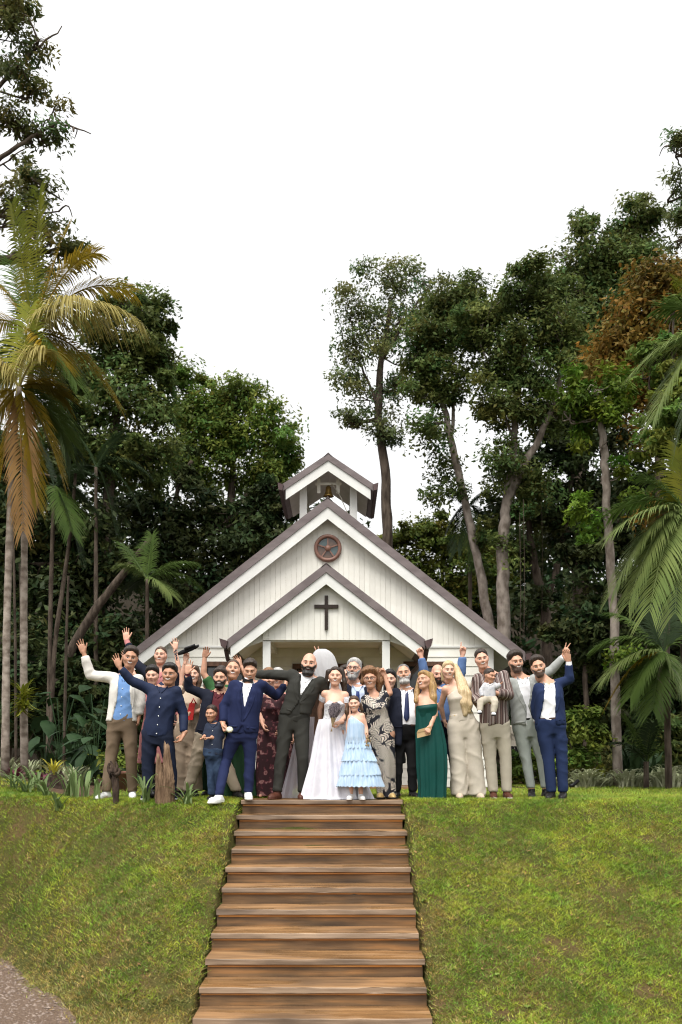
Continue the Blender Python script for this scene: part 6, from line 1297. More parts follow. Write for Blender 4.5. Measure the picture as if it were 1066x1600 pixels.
def leaves(blobs, n, size, seed, asp=0.42, spread=0.85, rsub=(0.30, 0.62), fill_=0.5, hue=0.15, per=95):
    """leaf-sized faces gathered in sprays through the crown's volume; blobs: centre (3), radii (3)"""
    r = np.random.default_rng(seed); C = np.array([b[0] for b in blobs]); Rd = np.array([b[1] for b in blobs]); wt = (Rd.prod(1)) ** (2 / 3); wt /= wt.sum()
    ns = max(16, n // per); bi = r.choice(len(blobs), ns, p=wt); d = r.standard_normal((ns, 3)); d /= np.linalg.norm(d, axis=1)[:, None]
    S = C[bi] + d * Rd[bi] * (r.random(ns) ** fill_ * r.uniform(0.75, 1.2, ns))[:, None]; sr = r.uniform(*rsub, ns) * np.clip(Rd[bi].min(1), 0.3, 1.0) * 0.8; stint = r.uniform(0.72, 1.28, ns); shue = r.normal(0, hue, ns)
    si = r.integers(0, ns, n); g = np.clip(r.standard_normal((n, 3)), -1.5, 1.5); g *= np.array([1, 1, 0.55]); P = S[si] + g * sr[si][:, None] * spread * 1.25
    out = P - C[bi][si]; out /= np.linalg.norm(out, axis=1)[:, None] + 1e-6
    N = out * 0.5 + np.array([0, 0, 0.8]) + r.standard_normal((n, 3)) * 0.55; N /= np.linalg.norm(N, axis=1)[:, None]
    A = r.standard_normal((n, 3)) + out * 0.8 - np.array([0, 0, 0.35]); A -= N * (A * N).sum(1)[:, None]; A /= np.linalg.norm(A, axis=1)[:, None]; B = np.cross(N, A)
    L = size * r.uniform(0.65, 1.35, n); hw = L * asp * 0.5
    V = np.stack([P - A * L[:, None] * .5, P + B * hw[:, None] - A * L[:, None] * .05 - N * L[:, None] * 0.06, P + A * L[:, None] * .5 - N * L[:, None] * 0.10, P - B * hw[:, None] - A * L[:, None] * .05 - N * L[:, None] * 0.06], 1).reshape(-1, 3)
    v = stint[si] * r.uniform(0.8, 1.2, n); h = shue[si] + r.normal(0, 0.06, n); T = np.stack([v * (1 + h), v, v * (1 - 0.4 * h), np.ones(n)], -1)
    return V, np.arange(4 * n).reshape(n, 4), T, S
def leaf_obj(name, blobs, n, size, seed, m, parent=None, **k):
    V, Q, T, S = leaves(blobs, n, size, seed, **k); base = np.mean([b[0] for b in blobs], 0); me = mesh_np(name, V - base, [Q], smooth=False)
    a = me.attributes.new('tint', 'FLOAT_COLOR', 'FACE'); a.data.foreach_set('color', np.clip(T, 0, 3).astype(np.float32).ravel()); return add_obj(name, me, m, parent, base), S
def curve(pts, n):
    pts = np.asarray(pts, float); t = np.linspace(0, len(pts) - 1, n); i = np.arange(len(pts)); o = np.stack([np.interp(t, i, pts[:, k]) for k in range(pts.shape[1])], -1)
    for _ in range(2): o[1:-1] = 0.25 * o[:-2] + 0.5 * o[1:-1] + 0.25 * o[2:]
    return o
tseed = 100
def tree(name, label, cat, D, stems, blobs, n, size, lm, bk='brown', group=None, limbs=True, sat=3, sprout=6, **k):
    """stems: lists of (px, py, radius, [dD]); blobs: (px, py, rx, rz, [dD, ry])"""
    global tseed; tseed += 1; r = np.random.default_rng(tseed); kx = D / F_PX
    st = [np.array([[*at(q[0], q[1], D + (q[3] if len(q) > 3 else 0)), q[2] * 0.72] for q in s]) for s in stems]
    if st[0][0][2] < 1.2: st[0][0][2] = float(zg(st[0][0][0], st[0][0][1], False)) - 0.1
    base = st[0][0][:3]; root = empty(name, base); tag(root, label, cat, group)
    bl = [(at(b[0], b[1], D + (b[4] if len(b) > 4 else 0)), np.array([b[2] * kx, b[5] if len(b) > 5 else 0.9 * min(b[2], b[3]) * kx + 0.25, b[3] * kx])) for b in blobs]
    ex, par = [], []
    if sat:
        for c, rr in bl:
            for _ in range(sat):
                d_ = r.standard_normal(3); d_ /= np.linalg.norm(d_); ex.append((c + d_ * rr * r.uniform(0.85, 1.25), rr * r.uniform(0.28, 0.5))); par.append((c, rr))
        bl2 = bl + ex
    else: bl2 = bl
    for s in st:
        for _ in range(sprout):
            f_ = r.uniform(0.2, 1.0); q = s[min(len(s) - 1, int(f_ * len(s)))][:3] * 1.0 + r.normal(0, 0.25, 3) * [1, 1, 2]; w_ = r.uniform(0.18, 0.5); bl2 = bl2 + [(q, np.array([w_, w_, w_ * r.uniform(0.8, 1.8)]))]
    ob, S = leaf_obj('crown', bl2, n, size, tseed, LM[lm], root, **k)
    mb = MB(); cs = [curve(s, max(8, 5 * len(s))) for s in st]
    for c in cs:
        c[:, :3] += r.normal(0, 0.012, c[:, :3].shape); mb.tube(c[:, :3], c[:, 3], 10, True, 0.05)
    if limbs:
        allp = np.concatenate(cs)
        for (c, rr) in bl:
            d = np.linalg.norm(allp[:, :3] - c, axis=1) + np.maximum(0, allp[:, 2] - c[2]) * 1.5; q = allp[np.argmin(d)]
            mid = (q[:3] + c) / 2 + r.normal(0, 0.18, 3) * [1, 1, .3] - [0, 0, 0.1]; r0 = max(0.018, min(q[3] * 0.6, 0.09)); p_ = curve(np.array([q[:3], mid, c]), 9); mb.tube(p_, np.linspace(r0, 0.012, 9), 6, False)
            near = S[np.linalg.norm((S - c) / rr, axis=1) < 1.1]; near = near[r.permutation(len(near))[:7]]
            for e in near:
                i = r.integers(3, 8); p2 = curve(np.array([p_[i], (p_[i] + e) / 2 + r.normal(0, 0.12, 3), e]), 6); mb.tube(p2, np.linspace(0.016, 0.005, 6), 4, False)
    for (c, rr), (p0, r0_) in zip(ex, par): mb.tube(curve(np.array([p0, (p0 + c) / 2 + r.normal(0, 0.08, 3), c]), 6), np.linspace(0.018, 0.006, 6), 4, False)
    mb.build('trunk', BK[bk], root, smooth=True)
    return root
NF = dict(group='forest trees around the chapel')
# --- right of the chapel
tree('tall_tree', 'tall thin tree with mossy trunk and open grey-green crown right of the turret', 'tree', 27, [[(605, 1190, .24), (606, 850, .20), (603, 740, .18), (590, 650, .15), (596, 560, .12), (612, 470, .07)], [(592, 640, .06), (560, 560, .04), (548, 500, .02)], [(600, 560, .06), (640, 490, .04), (668, 450, .02)]],
     [(556, 478, 36, 30), (606, 432, 46, 22), (660, 440, 34, 24), (536, 530, 24, 26), (566, 560, 26, 20), (545, 590, 24, 18), (575, 625, 30, 20), (628, 500, 30, 30), (650, 560, 26, 22), (605, 680, 26, 16), (548, 650, 22, 12), (690, 480, 22, 22), (590, 520, 20, 30), (620, 600, 20, 22)], 13500, 0.115, 'grey', rsub=(0.35, 0.8), spread=1.05, **NF)
tree('leaning_tree', 'slender tree leaning left over the chapel roof with dark leafy crown', 'tree', 25, [[(772, 1010, .20), (762, 960, .17), (748, 880, .15), (730, 800, .14), (712, 720, .13), (697, 650, .11), (680, 580, .08), (668, 520, .05)], [(705, 690, .07), (712, 600, .05), (730, 520, .03)]],
     [(648, 560, 36, 24), (665, 510, 34, 34), (700, 470, 32, 30), (690, 560, 34, 24), (725, 520, 28, 30), (660, 610, 36, 20), (705, 620, 24, 18), (735, 460, 30, 24), (690, 660, 22, 14)], 23490, 0.122, 'dark', 'grey', rsub=(0.4, 0.75), **NF)
tree('forked_tree', 'forked grey-brown tree behind the right roof slope with a wide dark crown', 'tree', 24, [[(786, 1020, .24), (786, 900, .21), (786, 830, .19), (795, 770, .17), (803, 700, .12), (806, 620, .10), (815, 550, .06)], [(795, 780, .14), (818, 730, .13), (845, 680, .11), (872, 620, .09), (880, 540, .05)], [(803, 690, .05), (775, 600, .04), (752, 540, .025)]],
     [(758, 490, 40, 30), (790, 540, 40, 34), (808, 470, 44, 34), (850, 510, 44, 40), (770, 590, 34, 24), (830, 590, 36, 24), (885, 560, 36, 36), (850, 440, 40, 28), (800, 640, 26, 18), (760, 640, 22, 16), (870, 640, 30, 22)], 33277, 0.122, 'dark', 'grey', rsub=(0.4, 0.75), **NF)
tree('tall_tree', 'tallest dense dark tree on the right, its crown rising in two peaks', 'tree', 29, [[(905, 1190, .3), (905, 800, .26), (908, 640, .22), (925, 480, .14), (945, 380, .06)], [(915, 560, .12), (970, 450, .09), (1000, 350, .04)]],
     [(880, 450, 44, 36), (918, 400, 40, 36), (908, 350, 18, 20), (950, 430, 50, 40), (985, 400, 44, 36), (998, 345, 26, 26), (965, 355, 22, 20), (930, 490, 60, 40), (890, 520, 50, 40), (1020, 440, 40, 36), (960, 540, 60, 50), (900, 590, 50, 40), (1010, 340, 16, 22), (845, 455, 36, 28)], 46980, 0.147, 'dark', rsub=(0.4, 0.75), **NF)
tree('shade_tree', 'dark forked tree in the shade behind the man flashing a peace sign', 'tree', 27, [[(857, 1200, .22), (855, 1000, .2), (850, 940, .19), (832, 870, .14), (822, 780, .10)], [(852, 950, .14), (872, 880, .12), (893, 760, .10), (898, 660, .06)]],
     [(820, 740, 44, 40), (880, 700, 50, 46), (920, 760, 50, 44), (840, 800, 40, 30), (900, 830, 44, 36), (780, 800, 30, 30), (950, 690, 44, 50), (870, 640, 40, 36), (960, 800, 40, 40)], 24650, 0.176, 'deep', fill_=0.6, **NF)
tree('rust_leaved_tree', 'tree with rusty orange-brown leaves at the right edge', 'tree', 21.5, [[(1040, 1190, .2), (1035, 800, .16), (1025, 640, .12), (1030, 500, .06)]],
     [(1000, 490, 36, 26), (972, 535, 36, 28), (1035, 455, 32, 26), (1050, 520, 40, 40), (948, 580, 24, 20), (1000, 580, 44, 30), (1040, 600, 40, 36), (968, 620, 26, 18), (1015, 430, 24, 14), (1062, 440, 24, 26)], 21000, 0.125, 'rust', asp=0.5, rsub=(0.6, 1.1), spread=1.0, **NF)
tree('weeping_tree', 'loose feathery tree hanging into the top right corner', 'tree', 19, [[(1130, 1190, .25), (1110, 700, .2), (1095, 400, .12), (1085, 250, .05)]], [(1056, 245, 14, 16), (1062, 290, 18, 18), (1058, 340, 12, 18), (1072, 225, 26, 18), (1085, 330, 30, 40), (1060, 375, 10, 14), (1046, 228, 10, 8)], 5089, 0.109, 'grey', asp=0.3, **NF)
tree('lime_tree', 'straight pale trunk topped with fresh lime green leaves', 'tree', 19.5, [[(966, 1196, .14), (960, 1000, .125), (952, 850, .12), (946, 740, .11), (942, 680, .10), (934, 620, .06)], [(940, 660, .04), (915, 630, .025), (895, 625, .015)]],
     [(928, 612, 34, 16), (955, 640, 26, 14), (900, 632, 24, 10), (935, 650, 30, 12), (890, 655, 16, 8), (962, 735, 16, 14), (938, 700, 10, 10)], 7047, 0.122, 'lime', 'grey', **NF)
tree('bright_tree', 'bright green leafy tree behind the palms on the right edge', 'tree', 18, [[(1075, 1190, .15), (1070, 800, .12), (1060, 640, .07)]], [(1040, 545, 34, 20), (1052, 590, 30, 22), (1048, 650, 30, 26), (1060, 700, 26, 24), (1020, 560, 16, 14), (1020, 700, 26, 24), (1055, 480, 20, 16)], 10179, 0.128, 'mid', **NF)
tree('understorey_tree', 'shadowed small-leaved tree filling the gap beside the straight pale trunk', 'tree', 23, [[(915, 1190, .1), (915, 1000, .08), (920, 850, .05)]], [(900, 900, 40, 40), (930, 850, 36, 40), (1000, 760, 50, 50), (985, 850, 50, 50), (1040, 850, 50, 60), (900, 990, 40, 40), (1000, 940, 50, 44), (930, 950, 36, 40), (1040, 760, 44, 44), (960, 1000, 40, 40), (1050, 960, 40, 50)], 27550, 0.160, 'deep', fill_=0.7, **NF)
tree('yellow_green_tree', 'sunlit yellow-green bushy tree behind the chapel roof', 'tree', 33, [[(690, 1190, .15), (690, 950, .12), (690, 860, .06)]], [(640, 840, 34, 26), (675, 830, 30, 24), (700, 860, 34, 28), (650, 880, 40, 30), (730, 850, 34, 34), (710, 900, 44, 34), (760, 880, 40, 40), (620, 850, 20, 24), (740, 930, 40, 34)], 23490, 0.154, 'yellow', **NF)
# --- left of the chapel
tree('overhanging_tree', 'sparse olive-leaved tree leaning in from the top left corner', 'tree', 16, [[(-120, 1190, .3), (-110, 600, .25), (-80, 350, .2), (-50, 200, .12), (-10, 60, .06)], [(-70, 300, .07), (20, 230, .045), (90, 190, .03), (140, 208, .010)], [(-40, 180, .05), (40, 90, .035), (97, 42, .010)], [(-80, 350, .07), (0, 290, .03), (70, 270, .015)]],
     [(20, 40, 40, 30), (50, 75, 26, 20), (10, 110, 36, 26), (50, 140, 36, 20), (84, 172, 20, 10), (114, 200, 14, 6), (25, 190, 40, 24), (60, 205, 34, 14), (15, 250, 36, 20), (50, 285, 34, 16), (20, 320, 36, 26), (78, 300, 20, 12), (92, 330, 18, 12), (60, 340, 34, 24), (15, 0, 40, 20), (110, 385, 22, 20), (60, 390, 30, 24)], 8500, 0.10, 'olive', asp=0.36, rsub=(0.35, 0.7), sat=1, sprout=0, **NF)
tree('dark_tree', 'tall dark broadleaf tree behind the yellow palms on the left', 'tree', 26, [[(150, 1190, .28), (160, 900, .24), (175, 700, .18), (200, 540, .08)]],
     [(195, 470, 44, 24), (235, 495, 34, 30), (160, 520, 50, 34), (215, 555, 48, 36), (250, 560, 24, 30), (130, 590, 60, 40), (195, 630, 60, 44), (245, 640, 36, 40), (110, 680, 60, 44), (180, 720, 70, 44), (240, 720, 44, 40), (60, 740, 60, 50)], 43065, 0.154, 'dark', **NF)
tree('round_tree', 'rounded mid-green tree beside the turret', 'tree', 31, [[(370, 1190, .3), (365, 900, .25), (360, 800, .2), (365, 700, .1)], [(362, 800, .12), (410, 740, .08), (440, 700, .04)], [(362, 820, .1), (310, 740, .07), (300, 660, .03)]],
     [(345, 615, 50, 26), (385, 630, 46, 30), (420, 660, 40, 34), (330, 660, 50, 36), (300, 640, 30, 40), (380, 690, 50, 30), (440, 705, 26, 30), (300, 710, 40, 40), (350, 740, 44, 24), (415, 735, 40, 24), (455, 725, 16, 18), (280, 590, 26, 26), (440, 760, 34, 20)], 43065, 0.147, 'mid', rsub=(0.4, 0.8), **NF)
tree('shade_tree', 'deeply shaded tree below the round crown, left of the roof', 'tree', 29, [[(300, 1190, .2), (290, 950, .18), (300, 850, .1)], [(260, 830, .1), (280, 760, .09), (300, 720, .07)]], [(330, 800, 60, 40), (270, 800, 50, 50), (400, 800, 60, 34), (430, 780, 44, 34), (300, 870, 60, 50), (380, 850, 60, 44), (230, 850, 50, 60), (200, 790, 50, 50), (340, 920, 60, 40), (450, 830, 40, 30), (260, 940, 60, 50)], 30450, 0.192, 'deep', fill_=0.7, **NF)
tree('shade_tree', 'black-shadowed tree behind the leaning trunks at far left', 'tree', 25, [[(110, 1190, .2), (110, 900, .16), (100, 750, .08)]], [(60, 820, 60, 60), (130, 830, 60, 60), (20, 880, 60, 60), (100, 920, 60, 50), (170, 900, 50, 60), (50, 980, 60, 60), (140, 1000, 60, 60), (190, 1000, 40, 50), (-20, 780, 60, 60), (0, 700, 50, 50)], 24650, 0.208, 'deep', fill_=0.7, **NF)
for lab, D, s in (('slim trunk leaning among the shadows left of the group', 21, [(78, 1190, .05), (84, 1010, .05), (98, 920, .045), (112, 820, .04), (118, 740, .03)]), ('thick brown trunk leaning right behind the raised cream sleeve', 23, [(60, 1190, .11), (100, 1030, .11), (150, 950, .10), (190, 900, .09), (235, 840, .05)]),
                  ('thin straight stem in the dark at far left', 18, [(25, 1190, .028), (24, 1000, .025), (20, 800, .02)]), ('thin bamboo-like stem right of the two palm trunks', 17.5, [(100, 1195, .028), (102, 1080, .026), (104, 980, .024), (107, 900, .02)])):
    c = curve(np.array([[*at(q[0], q[1], D), q[2]] for q in s]), 16); c[0, 2] = float(zg(c[0, 0], c[0, 1], False)) - 0.05; mb = MB(); mb.tube(c[:, :3], c[:, 3], 9, True, 0.05); bt = empty('bare_tree', c[0, :3]); mb.build('trunk', BK['brown'], bt, True); tag(bt, lab, 'tree', 'bare trunks in the left woodland')
# the wood behind reads as one mass
fb = []
r = np.random.default_rng(5)
for k_ in range(150):
    x = r.uniform(-19, 19); D = r.uniform(33, 39); top = 9.0 if -14 < x < 14 else 12; top = 7.2 if 1.5 < x < 6 else top
    z = r.uniform(0.8, top); fb.append((np.array([x, D, z]), np.array([1.9, 1.6, 1.5])))
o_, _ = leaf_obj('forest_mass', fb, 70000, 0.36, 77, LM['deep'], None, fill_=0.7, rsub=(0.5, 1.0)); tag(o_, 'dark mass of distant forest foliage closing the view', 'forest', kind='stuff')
# ------------------------------------------------------------------ palms
def frond_mesh(A, B, lift, wid, nl, droop, seed, wl=0.023, twist=0.0):
    """pinnate frond from A to tip B; the rachis rises by lift, leaflets hang by droop"""
    r = np.random.default_rng(seed); A, B = np.asarray(A, float), np.asarray(B, float); Cc = (A + B) / 2 + np.array([0, 0, lift]); t = np.linspace(0, 1, 15)[:, None]
    Rr = (1 - t) ** 2 * A + 2 * t * (1 - t) * Cc + t * t * B; mb = MB(); mb.tube(Rr, np.linspace(0.020, 0.004, 15), 5, False); V, F = [], []
    L = np.linalg.norm(B - A)
    for i in range(nl):
        tt = 0.10 + 0.9 * (i + r.uniform(0, 0.6)) / nl; p = (1 - tt) ** 2 * A + 2 * tt * (1 - tt) * Cc + tt * tt * B; tan = 2 * (1 - tt) * (Cc - A) + 2 * tt * (B - Cc); tan /= np.linalg.norm(tan)
        s = np.cross(tan, [0, 0, 1.0]); s /= np.linalg.norm(s) + 1e-6; up = np.cross(s, tan); ll = wid * (0.35 + 0.65 * math.sin(math.pi * min(1, 0.12 + tt * 0.80)) ** 0.8) * r.uniform(0.85, 1.1)
        for q in (-1, 1):
            d = s * q * (1.05 - 0.40 * tt) + tan * (0.35 + 0.45 * tt) + up * (0.22 + twist * q); d /= np.linalg.norm(d); dd = droop * r.uniform(0.7, 1.4); pts = []
            for f in (0, 0.35, 0.7, 1.0): pts.append(p + d * ll * f + np.array([0, 0, -1.0]) * dd * ll * f * f)
            w_ = np.cross(d, up); w_ = w_ / (np.linalg.norm(w_) + 1e-6) * wl; n0 = len(V)
            for f, pt in zip((0.35, 1, 0.8, 0.05), pts): V += [pt - w_ * f * .5, pt + w_ * f * .5]
            F += [(n0, n0 + 1, n0 + 3, n0 + 2), (n0 + 2, n0 + 3, n0 + 5, n0 + 4), (n0 + 4, n0 + 5, n0 + 7, n0 + 6)]
    mb.add(V, F); return mb
def pm(name, c, c2, tr=0.25): return mat(name, c, c2, rough=0.5, scale=1.5, detail=2, trans=tr, spec=0.15, rand=0.22, lo=0.3, hi=0.7)
PMt = {'gold': pm('frond_gold', (0.19, 0.155, 0.015), (0.33, 0.22, 0.02), 0.4), 'pale': pm('frond_pale_straw', (0.26, 0.23, 0.06), (0.36, 0.30, 0.10), 0.3), 'brown': pm('frond_dead', (0.15, 0.08, 0.025), (0.24, 0.14, 0.05), 0.2), 'green': pm('frond_green', (0.055, 0.10, 0.020), (0.10, 0.155, 0.035), 0.3),
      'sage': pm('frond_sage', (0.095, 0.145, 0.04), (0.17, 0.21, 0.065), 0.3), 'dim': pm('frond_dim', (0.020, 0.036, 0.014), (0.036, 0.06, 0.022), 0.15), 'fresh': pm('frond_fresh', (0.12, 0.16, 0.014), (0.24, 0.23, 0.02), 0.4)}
pseed = 500
def palm(label, D, trunk, fronds, bk='pale', nl=60, wid=0.56, name='palm_tree', group='palms around the lawn'):
    """trunk: (px, py, r) up to the crown; fronds: (tip px, tip py, dD, lift, material, [width factor])"""
    global pseed
    c = curve(np.array([[*at(q[0], q[1], D), q[2]] for q in trunk]), 24); c[0, 2] = float(zg(c[0, 0], c[0, 1], False)) - 0.1; root = empty(name, c[0, :3]); tag(root, label, 'palm', group)
    mb = MB(); rad = c[:, 3] * (1 + 0.05 * np.sin(np.arange(24) * 2.4)); mb.tube(c[:, :3], rad, 12, True, 0.03); mb.build('trunk', BK[bk], root, True); A = c[-1, :3]
    for i, f in enumerate(fronds):
        pseed += 1; B = at(f[0], f[1], D + f[2]); k = f[5] if len(f) > 5 else 1; L = np.linalg.norm(B - A)
        mb = frond_mesh(A, B, f[3] * L, wid * k, int(nl), 0.9 if f[4] in ('pale', 'brown') else 0.42, pseed); mb.build('frond', PMt[f[4]], root)
    return root
palm('yellowing palm with the taller crown of gold and straw fronds, far left', 15.5, [(38, 1192, .062), (37, 1000, .056), (38, 830, .052), (44, 650, .05), (52, 520, .045)],
     [(62, 296, 0.1, 0.10, 'fresh'), (18, 318, -0.3, 0.12, 'fresh'), (112, 345, 0.3, 0.15, 'gold'), (150, 395, 0.1, 0.35, 'gold'), (215, 500, 0.1, 0.42, 'pale'), (205, 455, 0.5, 0.40, 'gold'), (140, 470, -0.5, 0.35, 'pale', 1.2), (185, 632, 0.2, 0.38, 'gold'), (120, 600, -0.3, 0.30, 'green'), (-40, 420, 0.2, 0.25, 'gold'), (-70, 520, 0, 0.35, 'gold'), (100, 690, 0.3, 0.25, 'green'), (112, 720, 0.6, 0.3, 'dim'),
      (20, 400, 0.7, 0.2, 'green'), (80, 420, 0.8, 0.2, 'green'), (-20, 620, 0.2, 0.3, 'green'), (90, 560, -0.4, 0.3, 'gold')])
palm('yellowing palm with hanging dead brown fronds, at the left edge', 15.0, [(8, 1192, .062), (10, 1000, .056), (14, 850, .052), (20, 700, .05), (30, 605, .045)],
     [(70, 545, -0.3, 0.3, 'pale', 1.1), (-20, 560, -0.2, 0.35, 'pale', 1.1), (36, 830, -0.25, 0.20, 'brown', 0.6), (58, 790, -0.1, 0.22, 'gold', 0.7), (95, 740, 0.2, 0.3, 'gold'), (-40, 720, 0, 0.3, 'gold'), (100, 620, 0.3, 0.35, 'gold'), (-10, 820, -0.1, 0.2, 'gold', 0.7), (110, 690, 0.5, 0.3, 'green'), (48, 480, 0.3, 0.1, 'fresh')])
palm('small green palm with paddle fronds left of the chapel roof', 22.5, [(229, 1190, .05), (230, 1000, .045), (230, 905, .04)], [(238, 836, 0.1, 0.05, 'green', 1.3), (186, 884, -0.2, 0.30, 'sage'), (302, 880, 0.1, 0.25, 'green'), (268, 930, -0.3, 0.35, 'sage', 1.1), (190, 850, 0.3, 0.1, 'green'), (310, 915, 0.2, 0.35, 'green'), (200, 920, 0.1, 0.3, 'dim')], 'brown', 40, 0.50)
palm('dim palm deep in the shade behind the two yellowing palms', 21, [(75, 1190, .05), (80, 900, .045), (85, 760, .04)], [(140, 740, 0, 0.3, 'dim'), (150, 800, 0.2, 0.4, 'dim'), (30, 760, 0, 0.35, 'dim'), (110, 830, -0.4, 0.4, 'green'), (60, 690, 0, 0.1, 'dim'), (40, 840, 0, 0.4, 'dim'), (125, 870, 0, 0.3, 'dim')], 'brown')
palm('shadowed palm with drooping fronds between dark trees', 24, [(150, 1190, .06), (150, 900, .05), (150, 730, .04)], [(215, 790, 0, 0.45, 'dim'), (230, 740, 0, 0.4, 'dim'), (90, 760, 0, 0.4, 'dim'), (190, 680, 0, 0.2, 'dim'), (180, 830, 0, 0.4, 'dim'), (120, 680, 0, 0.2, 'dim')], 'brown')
palm('large sage green palm with long arching fronds at the right edge', 15.2, [(1090, 1195, .09), (1086, 1000, .085), (1078, 860, .08), (1072, 800, .075)],
     [(952, 838, -0.2, 0.30, 'sage', 1.1), (958, 926, -0.2, 0.42, 'sage'), (982, 945, -0.4, 0.42, 'sage'), (1015, 955, -0.6, 0.40, 'sage', 1.1), (1000, 745, 0.2, 0.15, 'green'), (1060, 700, 0.3, 0.08, 'fresh'), (1055, 960, -0.6, 0.4, 'sage'), (1095, 940, -0.5, 0.4, 'sage'), (1140, 720, 0, 0.2, 'green'), (960, 800, 0.6, 0.35, 'green'), (1030, 930, 0.6, 0.4, 'green'), (1150, 860, 0, 0.4, 'green')])
palm('palm whose upper fronds reach in at the right edge above the others', 14.5, [(1160, 1195, .09), (1150, 900, .08), (1135, 620, .07), (1125, 520, .06)], [(992, 580, 0, 0.28, 'sage'), (1022, 655, -0.2, 0.38, 'sage'), (1035, 480, 0.2, 0.25, 'green'), (1060, 690, 0.2, 0.4, 'green'), (1090, 400, 0, 0.05, 'green'), (1055, 440, 0.3, 0.1, 'fresh')])
palm('low palm clump with fine drooping fronds beside the straight pale trunk', 17.5, [(1045, 1200, .06), (1042, 1090, .055), (1038, 1020, .05)], [(942, 1062, -0.1, 0.35, 'sage'), (935, 1010, 0.3, 0.35, 'green'), (985, 1090, -0.3, 0.4, 'green'), (960, 960, 0.5, 0.2, 'green'), (1020, 1110, -0.4, 0.4, 'green'), (1075, 1100, -0.3, 0.4, 'sage'), (1000, 935, 0.4, 0.1, 'dim'), (1090, 960, 0.2, 0.15, 'green'), (1050, 920, 0.3, 0.05, 'dim'), (950, 1100, 0.2, 0.4, 'gold', 0.7)], 'brown')
palm('young fan of green fronds rising by the right border', 18.5, [(1010, 1215, .05), (1010, 1190, .05)], [(975, 1120, 0, 0.1, 'green'), (1000, 1100, 0.1, 0.05, 'green'), (1040, 1115, 0, 0.1, 'green'), (960, 1160, -0.1, 0.25, 'dim'), (1055, 1160, -0.1, 0.25, 'green'), (1020, 1130, -0.2, 0.1, 'dim')], 'brown', 34, 0.4)
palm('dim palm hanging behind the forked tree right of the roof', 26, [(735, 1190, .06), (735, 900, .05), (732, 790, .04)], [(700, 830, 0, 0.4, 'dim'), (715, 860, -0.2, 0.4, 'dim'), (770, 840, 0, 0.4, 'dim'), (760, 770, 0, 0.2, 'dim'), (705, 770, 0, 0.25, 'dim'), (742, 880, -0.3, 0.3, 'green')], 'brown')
# ------------------------------------------------------------------ borders and garden plants
def strap(base, az, length, h, wid, bend=0.5):
    """one strap leaf: arching strip with a keel"""
    d = np.array([math.cos(az), math.sin(az), 0]); s = np.array([-math.sin(az), math.cos(az), 0]); V = []; n = 6
    for i in range(n):
        t = i / (n - 1); p = base + d * length * t ** 1.2 + np.array([0, 0, h * (t * (1 + bend) - bend * 1.45 * t * t)]); w_ = wid * (0.5 + 0.9 * math.sin(math.pi * min(1, 0.2 + 0.8 * t))) * (1 - t ** 4) * 0.5
        V += [p - s * w_, p - np.array([0, 0, w_ * 0.35]), p + s * w_]
    F = [(3 * i + a, 3 * i + a + 1, 3 * i + a + 4, 3 * i + a + 3) for i in range(n - 1) for a in (0, 1)]; return V, F
GM = {'agave': pm('strap_leaf', (0.09, 0.15, 0.045), (0.19, 0.25, 0.10), 0.2), 'lirio': pm('variegated_strap', (0.24, 0.28, 0.14), (0.48, 0.49, 0.33), 0.25), 'yellowb': pm('yellow_bromeliad', (0.33, 0.30, 0.03), (0.50, 0.44, 0.06), 0.2), 'purple': pm('purple_leaf', (0.10, 0.02, 0.045), (0.20, 0.05, 0.085), 0.15), 'bright': pm('bright_leaf', (0.07, 0.14, 0.02), (0.16, 0.22, 0.03), 0.25),
      'spiky': pm('dark_spiky', (0.02, 0.045, 0.018), (0.045, 0.08, 0.03), 0.12), 'mix': pm('yellowing_bromeliad', (0.10, 0.15, 0.02), (0.28, 0.27, 0.03), 0.2)}
def clump(name, label, px, D, n, length, h, wid, m, group, seed, single=True, z=None, bend=0.5, ball=False):
    r = np.random.default_rng(seed); b = gp(px, 0, D); 
    if z is not None: b[2] = z
    root = empty(name, b); tag(root, label, 'plant', group); allm = MB()
    for k in range(n):
        mb = MB() if single else allm; mb.add(*strap(b + np.array([*r.normal(0, 0.03 * (1 if single else 2.5), 2), 0]), r.uniform(0, 2 * math.pi), length * (1.5 if single else 1) * r.uniform(0.5, 1.2), h * (1.3 if single else 1) * (r.uniform(-0.9, 1.2) if ball else r.uniform(0.55, 1.2)), wid * r.uniform(0.8, 1.2), bend))
        if single: mb.build('leaf', m, root, True)
    if not single: tag(allm.build('foliage', m, root, True), kind='stuff')
    return root
